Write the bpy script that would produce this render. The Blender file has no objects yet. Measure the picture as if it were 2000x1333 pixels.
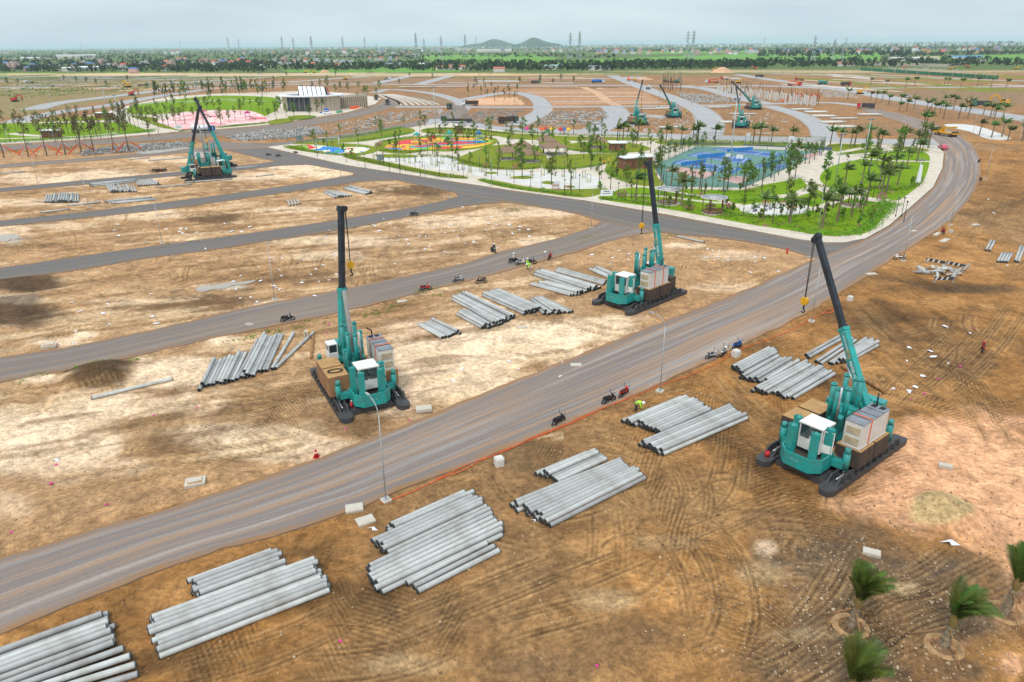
import bpy, bmesh, math, random
import numpy as np
from mathutils import Vector, Matrix, geometry
R = math.radians
rng = random.Random(11)
scene = bpy.context.scene
COL = scene.collection

# ------------------------------------------------------------------ camera
F, YH, ROLL, CH = 1400.0, 87.0, 0.43, 32.0          # focal length in photo pixels, horizon row, roll, height
_p = math.atan((666.5 - YH) / F); _r = R(ROLL)
_fw = np.array([0, math.cos(_p), -math.sin(_p)]); _u0 = np.array([0, math.sin(_p), math.cos(_p)]); _x0 = np.array([1., 0, 0])
_rt = math.cos(_r) * _x0 - math.sin(_r) * _u0; _up = math.cos(_r) * _u0 + math.sin(_r) * _x0
cam_d = bpy.data.cameras.new('camera'); cam = bpy.data.objects.new('camera', cam_d); COL.objects.link(cam)
cam_d.sensor_width = 36; cam_d.lens = F / 2000 * 36; cam_d.clip_start = 0.5; cam_d.clip_end = 60000
cam.matrix_world = Matrix(((_rt[0], _up[0], -_fw[0], 0), (_rt[1], _up[1], -_fw[1], 0), (_rt[2], _up[2], -_fw[2], CH), (0, 0, 0, 1)))
scene.camera = cam

# ------------------------------------------------------------------ sky, sun, exposure
SUN_EL, SUN_AZ = 58.0, 205.0     # azimuth clockwise from +Y
w = bpy.data.worlds.new('World'); scene.world = w; w.use_nodes = True
nt = w.node_tree; nt.nodes.clear()
sky = nt.nodes.new('ShaderNodeTexSky'); sky.sky_type = 'NISHITA'; sky.sun_disc = False
sky.sun_elevation = R(SUN_EL); sky.sun_rotation = R(SUN_AZ); sky.dust_density = 2.5; sky.air_density = 1.0
tc = nt.nodes.new('ShaderNodeTexCoord'); mp = nt.nodes.new('ShaderNodeMapping'); mp.inputs['Scale'].default_value = (1.0, 1.0, 7.0)
nz = nt.nodes.new('ShaderNodeTexNoise'); nz.inputs['Scale'].default_value = 2.2; nz.inputs['Detail'].default_value = 5; nz.inputs['Roughness'].default_value = 0.55
rp = nt.nodes.new('ShaderNodeValToRGB'); rp.color_ramp.elements[0].position = 0.3; rp.color_ramp.elements[1].position = 0.72
rp.color_ramp.elements[0].color = (6.2, 7.1, 7.6, 1); rp.color_ramp.elements[1].color = (4.2, 5.2, 6.0, 1)
mx = nt.nodes.new('ShaderNodeMix'); mx.data_type = 'RGBA'; mx.inputs[0].default_value = 0.80
bg = nt.nodes.new('ShaderNodeBackground'); bg.inputs[1].default_value = 0.115
out = nt.nodes.new('ShaderNodeOutputWorld')
L = nt.links.new
L(tc.outputs['Generated'], mp.inputs[0]); L(mp.outputs[0], nz.inputs['Vector']); L(nz.outputs[0], rp.inputs[0])
# an overcast layer is brighter overhead than at the horizon (luminance rises with the sine of elevation)
sx = nt.nodes.new('ShaderNodeSeparateXYZ'); L(tc.outputs['Generated'], sx.inputs[0])
lm_ = nt.nodes.new('ShaderNodeMapRange'); lm_.inputs[1].default_value = 0.0; lm_.inputs[2].default_value = 1.0; lm_.inputs[3].default_value = 1.0; lm_.inputs[4].default_value = 1.75; L(sx.outputs[2], lm_.inputs[0])
vs_ = nt.nodes.new('ShaderNodeVectorMath'); vs_.operation = 'SCALE'; L(rp.outputs[0], vs_.inputs[0]); L(lm_.outputs[0], vs_.inputs['Scale'])
L(sky.outputs[0], mx.inputs[6]); L(vs_.outputs[0], mx.inputs[7]); L(mx.outputs[2], bg.inputs[0]); L(bg.outputs[0], out.inputs[0])
sd = bpy.data.lights.new('sun', 'SUN'); sd.energy = 1.5; sd.angle = R(10); sd.color = (1, 0.95, 0.87)
so = bpy.data.objects.new('sun', sd); COL.objects.link(so); so.location = (0, 0, 150)
_el, _az = R(SUN_EL), R(SUN_AZ)
_sd = Vector((math.sin(_az) * math.cos(_el), math.cos(_az) * math.cos(_el), math.sin(_el)))
so.rotation_euler = _sd.to_track_quat('Z', 'Y').to_euler()
vs = scene.view_settings; vs.view_transform = 'Standard'; vs.look = 'None'; vs.exposure = 0.26; vs.gamma = 1.0; vs.use_curve_mapping = False
scene.cycles.use_denoising = True
scene.cycles.max_bounces = 6; scene.cycles.diffuse_bounces = 3; scene.cycles.transparent_max_bounces = 12; scene.cycles.volume_bounces = 1

# ------------------------------------------------------------------ pixel <-> ground
def G(px, py, z=0.0):
    d = _fw * F + _rt * (px - 1000) - _up * (py - 666.5)
    t = (z - CH) / d[2]
    return np.array([d[0] * t, d[1] * t, z])
def GL(pts, z=0.0): return [G(a, b, z)[:2] for a, b in pts]
def proj(x, y, z=0.0):
    vx, vy, vz = x, y, z - CH
    dd = vx * _fw[0] + vy * _fw[1] + vz * _fw[2]
    return 1000 + F * (vx * _rt[0] + vy * _rt[1] + vz * _rt[2]) / dd, 666.5 - F * (vx * _up[0] + vy * _up[1] + vz * _up[2]) / dd

# ------------------------------------------------------------------ value noise
def _hash(i, j, s):
    n = (i.astype(np.int64) * 374761393 + j.astype(np.int64) * 668265263 + s * 974711) & 0x7fffffff
    n = ((n ^ (n >> 13)) * 1274126177) & 0x7fffffff
    return ((n ^ (n >> 16)) & 0xffff) / 65535.0
def vnoise(x, y, s=0):
    i = np.floor(x); j = np.floor(y); u = x - i; v = y - j
    u = u * u * (3 - 2 * u); v = v * v * (3 - 2 * v)
    a = _hash(i, j, s); b = _hash(i + 1, j, s); c = _hash(i, j + 1, s); d = _hash(i + 1, j + 1, s)
    return (a * (1 - u) + b * u) * (1 - v) + (c * (1 - u) + d * u) * v
def fbm(x, y, o=4, s=0):
    t = 0; a = 0.5; q = 0
    for k in range(o):
        t = t + a * vnoise(x * 2 ** k, y * 2 ** k, s + k * 17); q += a; a *= 0.55
    return t / q
def sstep(a, b, x):
    t = np.clip((x - a) / (b - a), 0, 1); return t * t * (3 - 2 * t)

# ------------------------------------------------------------------ materials
MATS = {}
def srgb(r, g, b):
    f = lambda c: (c / 255 / 12.92) if c / 255 <= 0.04045 else ((c / 255 + 0.055) / 1.055) ** 2.4
    return (f(r), f(g), f(b))
def mat(name, col, rough=0.75, metal=0.0, var=0.12, scale=1.5, bump=0.0, bscale=8.0, spec=0.3, objvar=0.0, col2=None, trans=0.0, alpha=1.0, coord='Object'):
    """plain procedural surface: base colour broken up by two noises, optional relief, per-object tint"""
    if name in MATS: return MATS[name]
    m = bpy.data.materials.new(name); m.use_nodes = True; MATS[name] = m
    t = m.node_tree; b = t.nodes['Principled BSDF']; o = t.nodes['Material Output']; k = t.links.new
    b.inputs['Roughness'].default_value = rough; b.inputs['Metallic'].default_value = metal
    b.inputs['Specular IOR Level'].default_value = spec
    c = t.nodes.new('ShaderNodeTexCoord')
    n1 = t.nodes.new('ShaderNodeTexNoise'); n1.inputs['Scale'].default_value = scale; n1.inputs['Detail'].default_value = 5; n1.inputs['Roughness'].default_value = 0.65
    k(c.outputs[coord], n1.inputs['Vector'])
    mxx = t.nodes.new('ShaderNodeMix'); mxx.data_type = 'RGBA'
    c2 = col2 if col2 else tuple(x * (1 - var * 2.2) for x in col)
    c1 = col if col2 else tuple(min(1, x * (1 + var)) for x in col)
    mxx.inputs[6].default_value = (*c1, 1); mxx.inputs[7].default_value = (*c2, 1)
    r1 = t.nodes.new('ShaderNodeMapRange'); r1.inputs[1].default_value = 0.35; r1.inputs[2].default_value = 0.68
    k(n1.outputs[0], r1.inputs[0]); k(r1.outputs[0], mxx.inputs[0])
    last = mxx.outputs[2]
    if objvar:
        oi = t.nodes.new('ShaderNodeObjectInfo'); hs = t.nodes.new('ShaderNodeHueSaturation')
        mr = t.nodes.new('ShaderNodeMapRange'); mr.inputs[3].default_value = 1 - objvar; mr.inputs[4].default_value = 1 + objvar
        k(oi.outputs['Random'], mr.inputs[0]); k(mr.outputs[0], hs.inputs['Value']); k(last, hs.inputs['Color'])
        m2 = t.nodes.new('ShaderNodeMath'); m2.operation = 'MULTIPLY_ADD'; m2.inputs[1].default_value = 0.06 * objvar / 0.25; m2.inputs[2].default_value = 0.5 - 0.03 * objvar / 0.25
        k(oi.outputs['Random'], m2.inputs[0]); k(m2.outputs[0], hs.inputs['Hue'])
        last = hs.outputs[0]
    k(last, b.inputs['Base Color'])
    if bump:
        n2 = t.nodes.new('ShaderNodeTexNoise'); n2.inputs['Scale'].default_value = bscale; n2.inputs['Detail'].default_value = 4
        k(c.outputs[coord], n2.inputs['Vector'])
        bp = t.nodes.new('ShaderNodeBump'); bp.inputs['Strength'].default_value = bump; bp.inputs['Distance'].default_value = 0.1
        k(n2.outputs[0], bp.inputs['Height']); k(bp.outputs[0], b.inputs['Normal'])
    if trans:
        tr = t.nodes.new('ShaderNodeBsdfTranslucent'); k(last, tr.inputs[0])
        ms = t.nodes.new('ShaderNodeMixShader'); ms.inputs[0].default_value = trans
        k(b.outputs[0], ms.inputs[1]); k(tr.outputs[0], ms.inputs[2]); k(ms.outputs[0], o.inputs[0])
    if alpha < 1:
        tp = t.nodes.new('ShaderNodeBsdfTransparent'); ms = t.nodes.new('ShaderNodeMixShader'); ms.inputs[0].default_value = alpha
        k(tp.outputs[0], ms.inputs[1]); k(b.outputs[0], ms.inputs[2]); k(ms.outputs[0], o.inputs[0])
    return m

TEAL = mat('teal_paint', (0.006, 0.33, 0.30), 0.4, var=0.16, scale=1.6, col2=(0.045, 0.19, 0.165), spec=0.5)
STEEL = mat('dark_steel', (0.045, 0.047, 0.055), 0.55, var=0.25, scale=1.6, col2=(0.075, 0.066, 0.06))
BOOMD = mat('boom_black', (0.022, 0.028, 0.036), 0.5, var=0.2)
RUST = mat('rusty_block', (0.36, 0.19, 0.09), 0.85, var=0.3, scale=1.2, col2=(0.22, 0.11, 0.06))
RUSTD = mat('dark_block', (0.05, 0.042, 0.038), 0.8, var=0.3, scale=1.5, col2=(0.10, 0.06, 0.04))
DUST = mat('dusty_top', (0.50, 0.29, 0.12), 0.9, var=0.2, scale=1.2, col2=(0.33, 0.18, 0.075))
WHITE = mat('white_paint', (0.78, 0.77, 0.74), 0.5, var=0.05, scale=2.0, col2=(0.66, 0.62, 0.56))
CREAM = mat('cream_paint', (0.66, 0.62, 0.57), 0.55, var=0.06, scale=1.2, col2=(0.57, 0.52, 0.46))
LOUVER = mat('beige_louver', (0.52, 0.42, 0.27), 0.7, var=0.1)
GREYTOP = mat('grey_panel', (0.22, 0.23, 0.25), 0.5, var=0.15)
CABG = mat('cab_glass', (0.05, 0.09, 0.09), 0.1, var=0.1, spec=0.6, alpha=.5)
GLASS = mat('dark_glass', (0.03, 0.045, 0.05), 0.12, var=0.1, spec=0.6)
RED = mat('red_paint', (0.55, 0.025, 0.025), 0.45, var=0.1)
ORANGE = mat('orange_fabric', (0.80, 0.13, 0.03), 0.7, var=0.08)
YELLOW = mat('yellow_paint', (0.72, 0.36, 0.015), 0.45, var=0.12)
BLACK = mat('black_rubber', (0.018, 0.018, 0.02), 0.7, var=0.2)
CHROME = mat('bare_steel', (0.42, 0.42, 0.42), 0.35, metal=0.7, var=0.15)
CONC = mat('pile_concrete', (0.47, 0.47, 0.455), 0.6, var=0.10, scale=.8, objvar=0.22, bump=0.12, bscale=14, col2=(0.33, 0.315, 0.285), spec=.5)
CONCW = mat('wet_concrete', (0.30, 0.29, 0.27), 0.8, var=0.12, scale=1.0, objvar=0.12, col2=(0.23, 0.21, 0.18))
PILEEND = mat('pile_end_plate', (0.07, 0.075, 0.075), 0.6, var=0.3)
GALV = mat('galvanised', (0.42, 0.45, 0.46), 0.45, metal=0.4, var=0.06)
PALECON = mat('pale_concrete', (0.55, 0.49, 0.41), 0.85, var=0.08, scale=0.9, bump=0.1, col2=(0.46, 0.39, 0.31))
WOOD = mat('pole_wood', (0.36, 0.18, 0.07), 0.8, var=0.2)
BLUE = mat('blue_paint', (0.03, 0.16, 0.50), 0.45, var=0.1)
GREENP = mat('green_paint', (0.02, 0.17, 0.09), 0.5, var=0.1)
SILVER = mat('silver_paint', (0.55, 0.56, 0.58), 0.35, metal=0.3, var=0.05)
PINK = mat('pink_paint', (0.62, 0.12, 0.17), 0.4, var=0.05)
MAGENTA = mat('magenta_plastic', (0.70, 0.03, 0.26), 0.5, var=0.1)
PLASTIC = mat('white_plastic', (0.80, 0.80, 0.82), 0.5, var=0.06)
SKIN = mat('skin', (0.36, 0.19, 0.11), 0.6, var=0.05)
HIVIS = mat('hi_vis', (0.42, 0.80, 0.03), 0.6, var=0.06)
NAVY = mat('navy_cloth', (0.03, 0.035, 0.06), 0.85, var=0.2)
KHAKI = mat('pale_cloth', (0.55, 0.50, 0.42), 0.85, var=0.1)
BARK = mat('bark', (0.16, 0.115, 0.075), 0.9, var=0.25, scale=6, objvar=0.15, bump=0.4, bscale=10)
LEAF = mat('leaf_green', (0.155, 0.24, 0.025), 0.6, var=0.25, scale=1.3, objvar=0.25, trans=0.25, col2=(0.09, 0.15, 0.018))
LEAFL = mat('leaf_light', (0.20, 0.33, 0.022), 0.6, var=0.2, scale=1.3, objvar=0.25, trans=0.25, col2=(0.12, 0.22, 0.018))
LEAFB = mat('leaf_brownish', (0.16, 0.15, 0.05), 0.7, var=0.2, scale=1.3, objvar=0.25, trans=0.2, col2=(0.10, 0.085, 0.04))
LEAFD = mat('leaf_dark', (0.065, 0.12, 0.024), 0.6, var=0.25, scale=0.8, objvar=0.2, trans=0.2, col2=(0.03, 0.06, 0.018))
PALM = mat('palm_leaf', (0.13, 0.16, 0.022), 0.5, var=0.25, scale=2.0, objvar=0.42, trans=0.2, col2=(0.05, 0.095, 0.018))
PALMT = mat('palm_trunk', (0.25, 0.185, 0.12), 0.9, var=0.25, scale=4, objvar=0.1, bump=0.5, bscale=6)
THATCH = mat('thatch', (0.29, 0.19, 0.125), 0.95, var=0.2, scale=3, bump=0.6, bscale=12, col2=(0.20, 0.125, 0.08))
BROWNP = mat('brown_post', (0.16, 0.075, 0.04), 0.7, var=0.15)
BEIGE = mat('beige_cladding', (0.50, 0.41, 0.31), 0.8, var=0.06, scale=0.6)
FLOWER = mat('pink_flower', (0.62, 0.10, 0.33), 0.6, var=0.15, trans=0.2)

# ------------------------------------------------------------------ mesh builder
class MB:
    def __init__(s): s.v = []; s.f = []; s.m = []; s.sm = []
    def add(s, vs, fs, m=0, smooth=False):
        o = len(s.v); s.v += [tuple(map(float, q)) for q in vs]
        for f in fs: s.f.append(tuple(i + o for i in f)); s.m.append(m); s.sm.append(smooth)
        return s
    def box(s, c, d, m=0, rz=0.0, rx=0.0, ry=0.0, taper=1.0):
        x, y, z = d[0] / 2, d[1] / 2, d[2] / 2
        q = [(-x, -y, -z), (x, -y, -z), (x, y, -z), (-x, y, -z), (-x * taper, -y * taper, z), (x * taper, -y * taper, z), (x * taper, y * taper, z), (-x * taper, y * taper, z)]
        if rz or rx or ry:
            M = Matrix.Rotation(rz, 3, 'Z') @ Matrix.Rotation(ry, 3, 'Y') @ Matrix.Rotation(rx, 3, 'X'); q = [M @ Vector(p) for p in q]
        return s.add([(p[0] + c[0], p[1] + c[1], p[2] + c[2]) for p in q], [(0, 3, 2, 1), (4, 5, 6, 7), (0, 1, 5, 4), (1, 2, 6, 5), (2, 3, 7, 6), (3, 0, 4, 7)], m)
    def cyl(s, p0, p1, r0, r1=None, n=8, m=0, cap=True, smooth=True):
        r1 = r0 if r1 is None else r1
        a = Vector(p0); b = Vector(p1); d = (b - a); d = d.normalized() if d.length > 1e-9 else Vector((0, 0, 1))
        u = d.cross(Vector((0, 0, 1)) if abs(d.z) < 0.95 else Vector((1, 0, 0))).normalized(); v = d.cross(u)
        q = []
        for c, r in ((a, r0), (b, r1)):
            for k in range(n):
                t = 2 * math.pi * k / n; q.append(c + u * (r * math.cos(t)) + v * (r * math.sin(t)))
        s.add(q, [(k, (k + 1) % n, n + (k + 1) % n, n + k) for k in range(n)], m, smooth)
        if cap:
            o = len(s.v) - 2 * n
            s.f.append(tuple(o + k for k in range(n))[::-1]); s.m.append(m); s.sm.append(False)
            s.f.append(tuple(o + n + k for k in range(n))); s.m.append(m); s.sm.append(False)
        return s
    def path(s, pts, r, n=6, m=0):
        for a, b in zip(pts[:-1], pts[1:]): s.cyl(a, b, r, r, n, m, cap=False)
        return s
    def prism(s, poly, z0, z1, m=0, mside=None):
        n = len(poly); q = [(p[0], p[1], z0) for p in poly] + [(p[0], p[1], z1) for p in poly]
        s.add(q, [(k, (k + 1) % n, n + (k + 1) % n, n + k) for k in range(n)], m if mside is None else mside)
        o = len(s.v) - 2 * n
        s.f.append(tuple(o + k for k in range(n))[::-1]); s.m.append(m); s.sm.append(False)
        s.f.append(tuple(o + n + k for k in range(n))); s.m.append(m); s.sm.append(False)
        return s
    def lathe(s, prof, n=12, c=(0, 0, 0), m=0, smooth=True):
        q = []
        for r, z in prof:
            for k in range(n):
                t = 2 * math.pi * k / n; q.append((c[0] + r * math.cos(t), c[1] + r * math.sin(t), c[2] + z))
        fs = []
        for j in range(len(prof) - 1):
            for k in range(n): fs.append((j * n + k, j * n + (k + 1) % n, (j + 1) * n + (k + 1) % n, (j + 1) * n + k))
        return s.add(q, fs, m, smooth)
    def mesh(s, name, mats):
        me = bpy.data.meshes.new(name); me.from_pydata(s.v, [], s.f)
        for k in (mats if isinstance(mats, (list, tuple)) else [mats]): me.materials.append(k)
        me.polygons.foreach_set('material_index', s.m); me.polygons.foreach_set('use_smooth', s.sm); me.update()
        return me

def obj(name, me, parent=None, loc=(0, 0, 0), rz=0.0, rot=None, sc=1.0):
    o = bpy.data.objects.new(name, me); COL.objects.link(o)
    if parent: o.parent = parent
    o.location = tuple(float(q) for q in loc); o.rotation_euler = rot if rot else (0, 0, rz)
    o.scale = (sc, sc, sc) if not isinstance(sc, tuple) else sc
    return o
def tag(o, label=None, cat=None, group=None, kind=None):
    if label: o['label'] = label
    if cat: o['category'] = cat
    if group: o['group'] = group
    if kind: o['kind'] = kind
    return o
def thing(name, label, cat, loc=(0, 0, 0), rz=0.0, group=None, sc=1.0):
    return tag(obj(name, None, None, loc, rz, None, sc), label, cat, group)
def spawn(proto, name, label, cat, loc, rz=0.0, group=None, sc=1.0, swap=None):
    """proto: list of (part name, mesh, [sub-parts])  ->  Empty with shared-mesh parts"""
    t = thing(name, label, cat, loc, rz, group, sc)
    def rec(lst, par):
        for it in lst:
            c = obj(it[0], it[1], par)
            if len(it) > 2: rec(it[2], c)
    rec(proto, t)
    return t
ORD = ['first', 'second', 'third', 'fourth', 'fifth', 'sixth', 'seventh', 'eighth', 'ninth', 'tenth', 'eleventh', 'twelfth', 'thirteenth', 'fourteenth', 'fifteenth', 'sixteenth', 'seventeenth', 'eighteenth', 'nineteenth', 'twentieth']
def nth(k):
    if k < 20: return ORD[k]
    q = k + 1; s = 'th' if 10 <= q % 100 <= 20 else {1: 'st', 2: 'nd', 3: 'rd'}.get(q % 10, 'th')
    return '%d%s' % (q, s)
def order(objs, fmt):
    """label things by their order across the view, left to right, within one set"""
    objs = sorted(objs, key=lambda o: proj(*o.location)[0])
    for k, o in enumerate(objs):
        w_ = 'leftmost' if k == 0 else ('rightmost' if k == len(objs) - 1 else nth(k) + ' from the left')
        o['label'] = fmt % w_
def catmull(pts, n=6, closed=False):
    P = [np.array(p, float) for p in pts]
    if closed: P = [P[-1]] + P + [P[0], P[1]]
    else: P = [2 * P[0] - P[1]] + P + [2 * P[-1] - P[-2]]
    o = []
    for i in range(1, len(P) - 2):
        for k in range(n):
            t = k / n
            o.append(0.5 * ((2 * P[i]) + (-P[i - 1] + P[i + 1]) * t + (2 * P[i - 1] - 5 * P[i] + 4 * P[i + 1] - P[i + 2]) * t * t + (-P[i - 1] + 3 * P[i] - 3 * P[i + 1] + P[i + 2]) * t ** 3))
    if not closed: o.append(P[-2])
    return o

# ================================================================== GROUND
def segdist(x, y, pts):
    """distance of many points to a polyline"""
    d = np.full(x.shape, 1e9)
    for (ax, ay), (bx, by) in zip(pts[:-1], pts[1:]):
        ux, uy = bx - ax, by - ay; q = ux * ux + uy * uy + 1e-9
        t = np.clip(((x - ax) * ux + (y - ay) * uy) / q, 0, 1)
        d = np.minimum(d, np.hypot(x - ax - t * ux, y - ay - t * uy))
    return d
MAIN_NEAR = [(-160, 1313), (0, 1240), (105, 1197), (245, 1141), (385, 1089), (525, 1050), (665, 1003), (700, 993), (820, 945), (960, 890), (1090, 835), (1200, 790), (1300, 745), (1420, 690), (1550, 625), (1640, 575), (1720, 522), (1800, 470), (1860, 428), (1900, 380), (1916, 340), (1912, 305), (1892, 277), (1850, 252), (1780, 228), (1700, 211)]
MAIN_FAR = [(-160, 1148), (0, 1091), (90, 1064), (175, 1036), (350, 987), (525, 931), (640, 890), (740, 850), (900, 786), (1000, 746), (1100, 706), (1200, 666), (1300, 627), (1400, 590), (1500, 548), (1570, 515), (1640, 490), (1690, 468), (1735, 443), (1782, 403), (1822, 367), (1840, 330), (1843, 300), (1832, 280), (1795, 256), (1740, 233), (1680, 216)]
_mf = np.array(GL(MAIN_FAR[:15])); _dd = np.gradient(_mf, axis=0); _dd /= np.hypot(*_dd.T)[:, None]; _mf = _mf + np.stack([-_dd[:, 1], _dd[:, 0]], 1) * 1.15
MOUNDS = [(190, 732, 4.2, 1.5), (60, 560, 6.0, -0.5), (45, 612, 6.0, -0.4), (1838, 1003, 3.6, 1.6), (80, 672, 2.5, 0.35), (165, 655, 2.2, 0.3), (440, 668, 2.6, 0.2), (90, 745, 3.2, 0.35), (70, 640, 4, -0.3)]
_mw = [(*G(a, b)[:2], r, h) for a, b, r, h in MOUNDS]
def terr(x, y, fine=True):
    x = np.asarray(x, float); y = np.asarray(y, float)
    near = 1 - sstep(150, 260, y)
    z = -0.035 + (fbm(x / 7, y / 7, 4, 3) - 0.5) * 0.10 * near
    z = np.minimum(z, 0.02)
    for mx_, my_, r, h in _mw:
        d = np.hypot(x - mx_, y - my_) / r
        z = z + h * np.clip(1 - d, 0, 1) ** 1.2 * (0.75 + 0.5 * fbm(x * 1.3, y * 1.3, 3, 9))
    d = segdist(x, y, [(p[0], p[1]) for p in _mf]); side = np.exp(-(d / 0.55) ** 2)
    z = z + 0.20 * side * (0.4 + fbm(x * 0.8, y * 0.8, 3, 21)) * (y < 200)
    return z
def tz(x, y): return float(terr(np.array([x]), np.array([y]))[0])
def gp(px, py, dz=0.0):
    p = G(px, py); return (float(p[0]), float(p[1]), tz(p[0], p[1]) + dz)

NC = 1000
th = np.linspace(math.atan2(CH, 12), math.atan2(CH, 320), 640); rows = list(CH / np.tan(th)) + list(320 * (30000 / 320) ** (np.arange(1, 101) / 100))
rows = np.array([-40, -10, 4] + rows); NR = len(rows)
uu = np.linspace(-1, 1, NC); YY, UU = np.meshgrid(rows, uu, indexing='ij'); HW = np.maximum(0.82 * YY + 12, 30)
XX = UU * HW
PX, PY = proj(XX, np.maximum(YY, 12.0))
ZZ = terr(XX, YY)
# ---- how the soil differs from place to place
n1 = fbm(XX / 9, YY / 9, 5, 40); n2 = fbm(XX / 2.2, YY / 2.2, 4, 50); n3 = fbm(XX / 30, YY / 30, 4, 60); n4 = fbm(XX / 0.7, YY / 0.7, 3, 66)
C = np.zeros(XX.shape + (3,))
def mixc(mask, col):
    m = mask[..., None]; C[:] = C * (1 - m) + np.array(col) * m
DIRT, DARK, SAND, PINKC, GREY = (0.285, 0.132, 0.040), (0.088, 0.046, 0.019), (0.70, 0.50, 0.33), (0.64, 0.33, 0.175), (0.20, 0.145, 0.095)
C[:] = DIRT
mixc(sstep(0.46, 0.66, n1) * 0.55, (0.40, 0.20, 0.070))
mixc(sstep(0.52, 0.72, 1 - n1 * 0.6 - n2 * 0.4) * 0.65, (0.125, 0.068, 0.028))
mixc(sstep(0.5, 0.7, n3) * 0.5, (0.20, 0.128, 0.068))
_w = np.array(GL([(-400, 1230), (-160, 1148), (175, 1036), (525, 931), (740, 850), (1000, 746), (1300, 627), (1500, 548), (1640, 490), (1300, 430), (700, 300), (500, 275), (-400, 320)])); _in = np.zeros(XX.shape, bool); _j = len(_w) - 1
for _i in range(len(_w)):      # the blocks beyond the main road are drier and paler
    _in ^= ((_w[_i, 1] > YY) != (_w[_j, 1] > YY)) & (XX < (_w[_j, 0] - _w[_i, 0]) * (YY - _w[_i, 1]) / (_w[_j, 1] - _w[_i, 1] + 1e-9) + _w[_i, 0]); _j = _i
mixc(_in * (0.45 + 0.4 * n1), (0.40, 0.24, 0.125))
def blob(cx, cy, rx, ry, k=1.0, soft=0.5, s=0, nz=1.1):
    e = np.sqrt(((PX - cx) / rx) ** 2 + ((PY - cy) / ry) ** 2) + (n1 - 0.5) * nz * 1.1 + (n2 - 0.5) * nz * 0.7
    return (1 - sstep(1 - soft, 1 + soft * 0.4, e)) * k
for b in [(40, 850, 230, 65, 1), (230, 790, 190, 36, .95), (340, 735, 130, 34, .9), (120, 900, 160, 50, .7), (470, 855, 150, 32, .85), (590, 880, 110, 26, .6), (20, 990, 60, 40, .4),
          (850, 700, 190, 46, .9), (1010, 665, 190, 42, .9), (1160, 640, 120, 30, .8), (900, 755, 170, 38, .75), (1150, 700, 110, 30, .6), (760, 770, 90, 45, .7), (800, 640, 70, 20, .5),
          (440, 665, 46, 13, 1), (75, 742, 60, 14, .9), (165, 655, 34, 12, 1), (115, 668, 70, 12, .8), (640, 335, 100, 16, .9), (520, 345, 80, 12, .8), (560, 325, 60, 9, .7),
          (60, 395, 120, 8, .6), (220, 345, 170, 12, .75), (60, 350, 90, 10, .7), (330, 312, 90, 8, .6), (20, 455, 50, 20, .5), (280, 420, 130, 10, .6), (100, 440, 70, 8, .5),
          (1045, 472, 50, 10, 1), (900, 432, 110, 14, .7), (1020, 415, 110, 10, .7), (700, 470, 120, 12, .6), (610, 500, 80, 10, .55), (560, 410, 80, 8, .6), (390, 470, 60, 8, .5),
          (520, 590, 60, 7, .6), (1140, 470, 45, 10, .7), (1330, 480, 40, 6, .8), (1440, 500, 80, 10, .45), (1420, 560, 90, 14, .5), (1210, 620, 60, 10, .5), (250, 590, 100, 8, .45), (330, 640, 60, 8, .4)]:
    mixc(blob(*b), SAND)
for b in [(1900, 900, 180, 85, 1.0), (1840, 985, 180, 66, 1.0), (1965, 1010, 120, 75, 1.0), (1780, 950, 110, 30, .8), (1985, 1110, 45, 80, .8), (1960, 1190, 60, 50, .7), (1850, 1255, 60, 26, .95), (1830, 840, 90, 30, .5), (1690, 985, 90, 18, .6), (1975, 1300, 40, 40, .9)]:
    mixc(blob(*b), PINKC)
for b in [(1620, 1090, 210, 80, .85), (1800, 1120, 170, 46, .95), (1720, 1210, 270, 110, .9), (1890, 1210, 130, 70, .9), (1640, 1300, 260, 70, .85), (1500, 1010, 90, 40, .4), (1880, 1310, 90, 30, .7), (1260, 1240, 160, 60, .35), (1060, 1300, 160, 40, .3)]:
    mixc(np.clip(blob(*b, soft=.7) * (0.75 + 0.75 * sstep(.35, .6, n2)), 0, 1), (0.118, 0.076, 0.045))
for b in [(1480, 1120, 60, 30, .45), (1180, 1170, 90, 30, .45), (1300, 1060, 80, 20, .3), (800, 1300, 120, 24, .35), (1490, 1070, 30, 20, .5), (1770, 1150, 30, 14, .8), (1560, 1240, 90, 16, .35)]:
    mixc(blob(*b), (0.50, 0.36, 0.20))
for b in [(55, 553, 70, 20, .95), (30, 610, 95, 26, .85), (330, 600, 140, 12, .6), (190, 732, 70, 34, .9), (420, 585, 90, 9, .7), (640, 545, 120, 14, .5), (800, 372, 90, 12, .7), (450, 365, 60, 12, .35), (410, 425, 70, 14, .6),
          (1000, 452, 70, 9, .5), (1700, 610, 110, 26, .55), (1800, 640, 90, 30, .45), (1870, 560, 130, 9, .6), (1900, 700, 40, 50, .3), (1680, 750, 90, 24, .5), (1740, 800, 60, 16, .45), (1560, 940, 150, 40, .45), (1450, 870, 90, 30, .4),
          (1940, 380, 60, 60, .35), (1160, 530, 60, 14, .4), (60, 480, 90, 8, .5), (250, 470, 60, 8, .45), (340, 860, 90, 30, .35), (300, 790, 80, 14, .35), (690, 830, 80, 24, .45), (1250, 540, 80, 14, .4), (700, 1180, 120, 40, .35), (900, 1180, 120, 30, .35), (300, 1290, 160, 26, .4), (1120, 1090, 90, 16, .3), (1330, 930, 80, 40, .35)]:
    mixc(blob(*b), DARK)
for b in [(50, 552, 90, 20, 1.0), (30, 612, 110, 28, .95), (190, 728, 72, 36, 1.0), (1900, 565, 120, 10, .8), (420, 425, 60, 12, .7), (800, 372, 90, 12, .6)]: mixc(blob(*b, nz=.45), (0.095, 0.055, 0.026))
mixc(blob(40, 580, 60, 16, .8), GREY)
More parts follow.
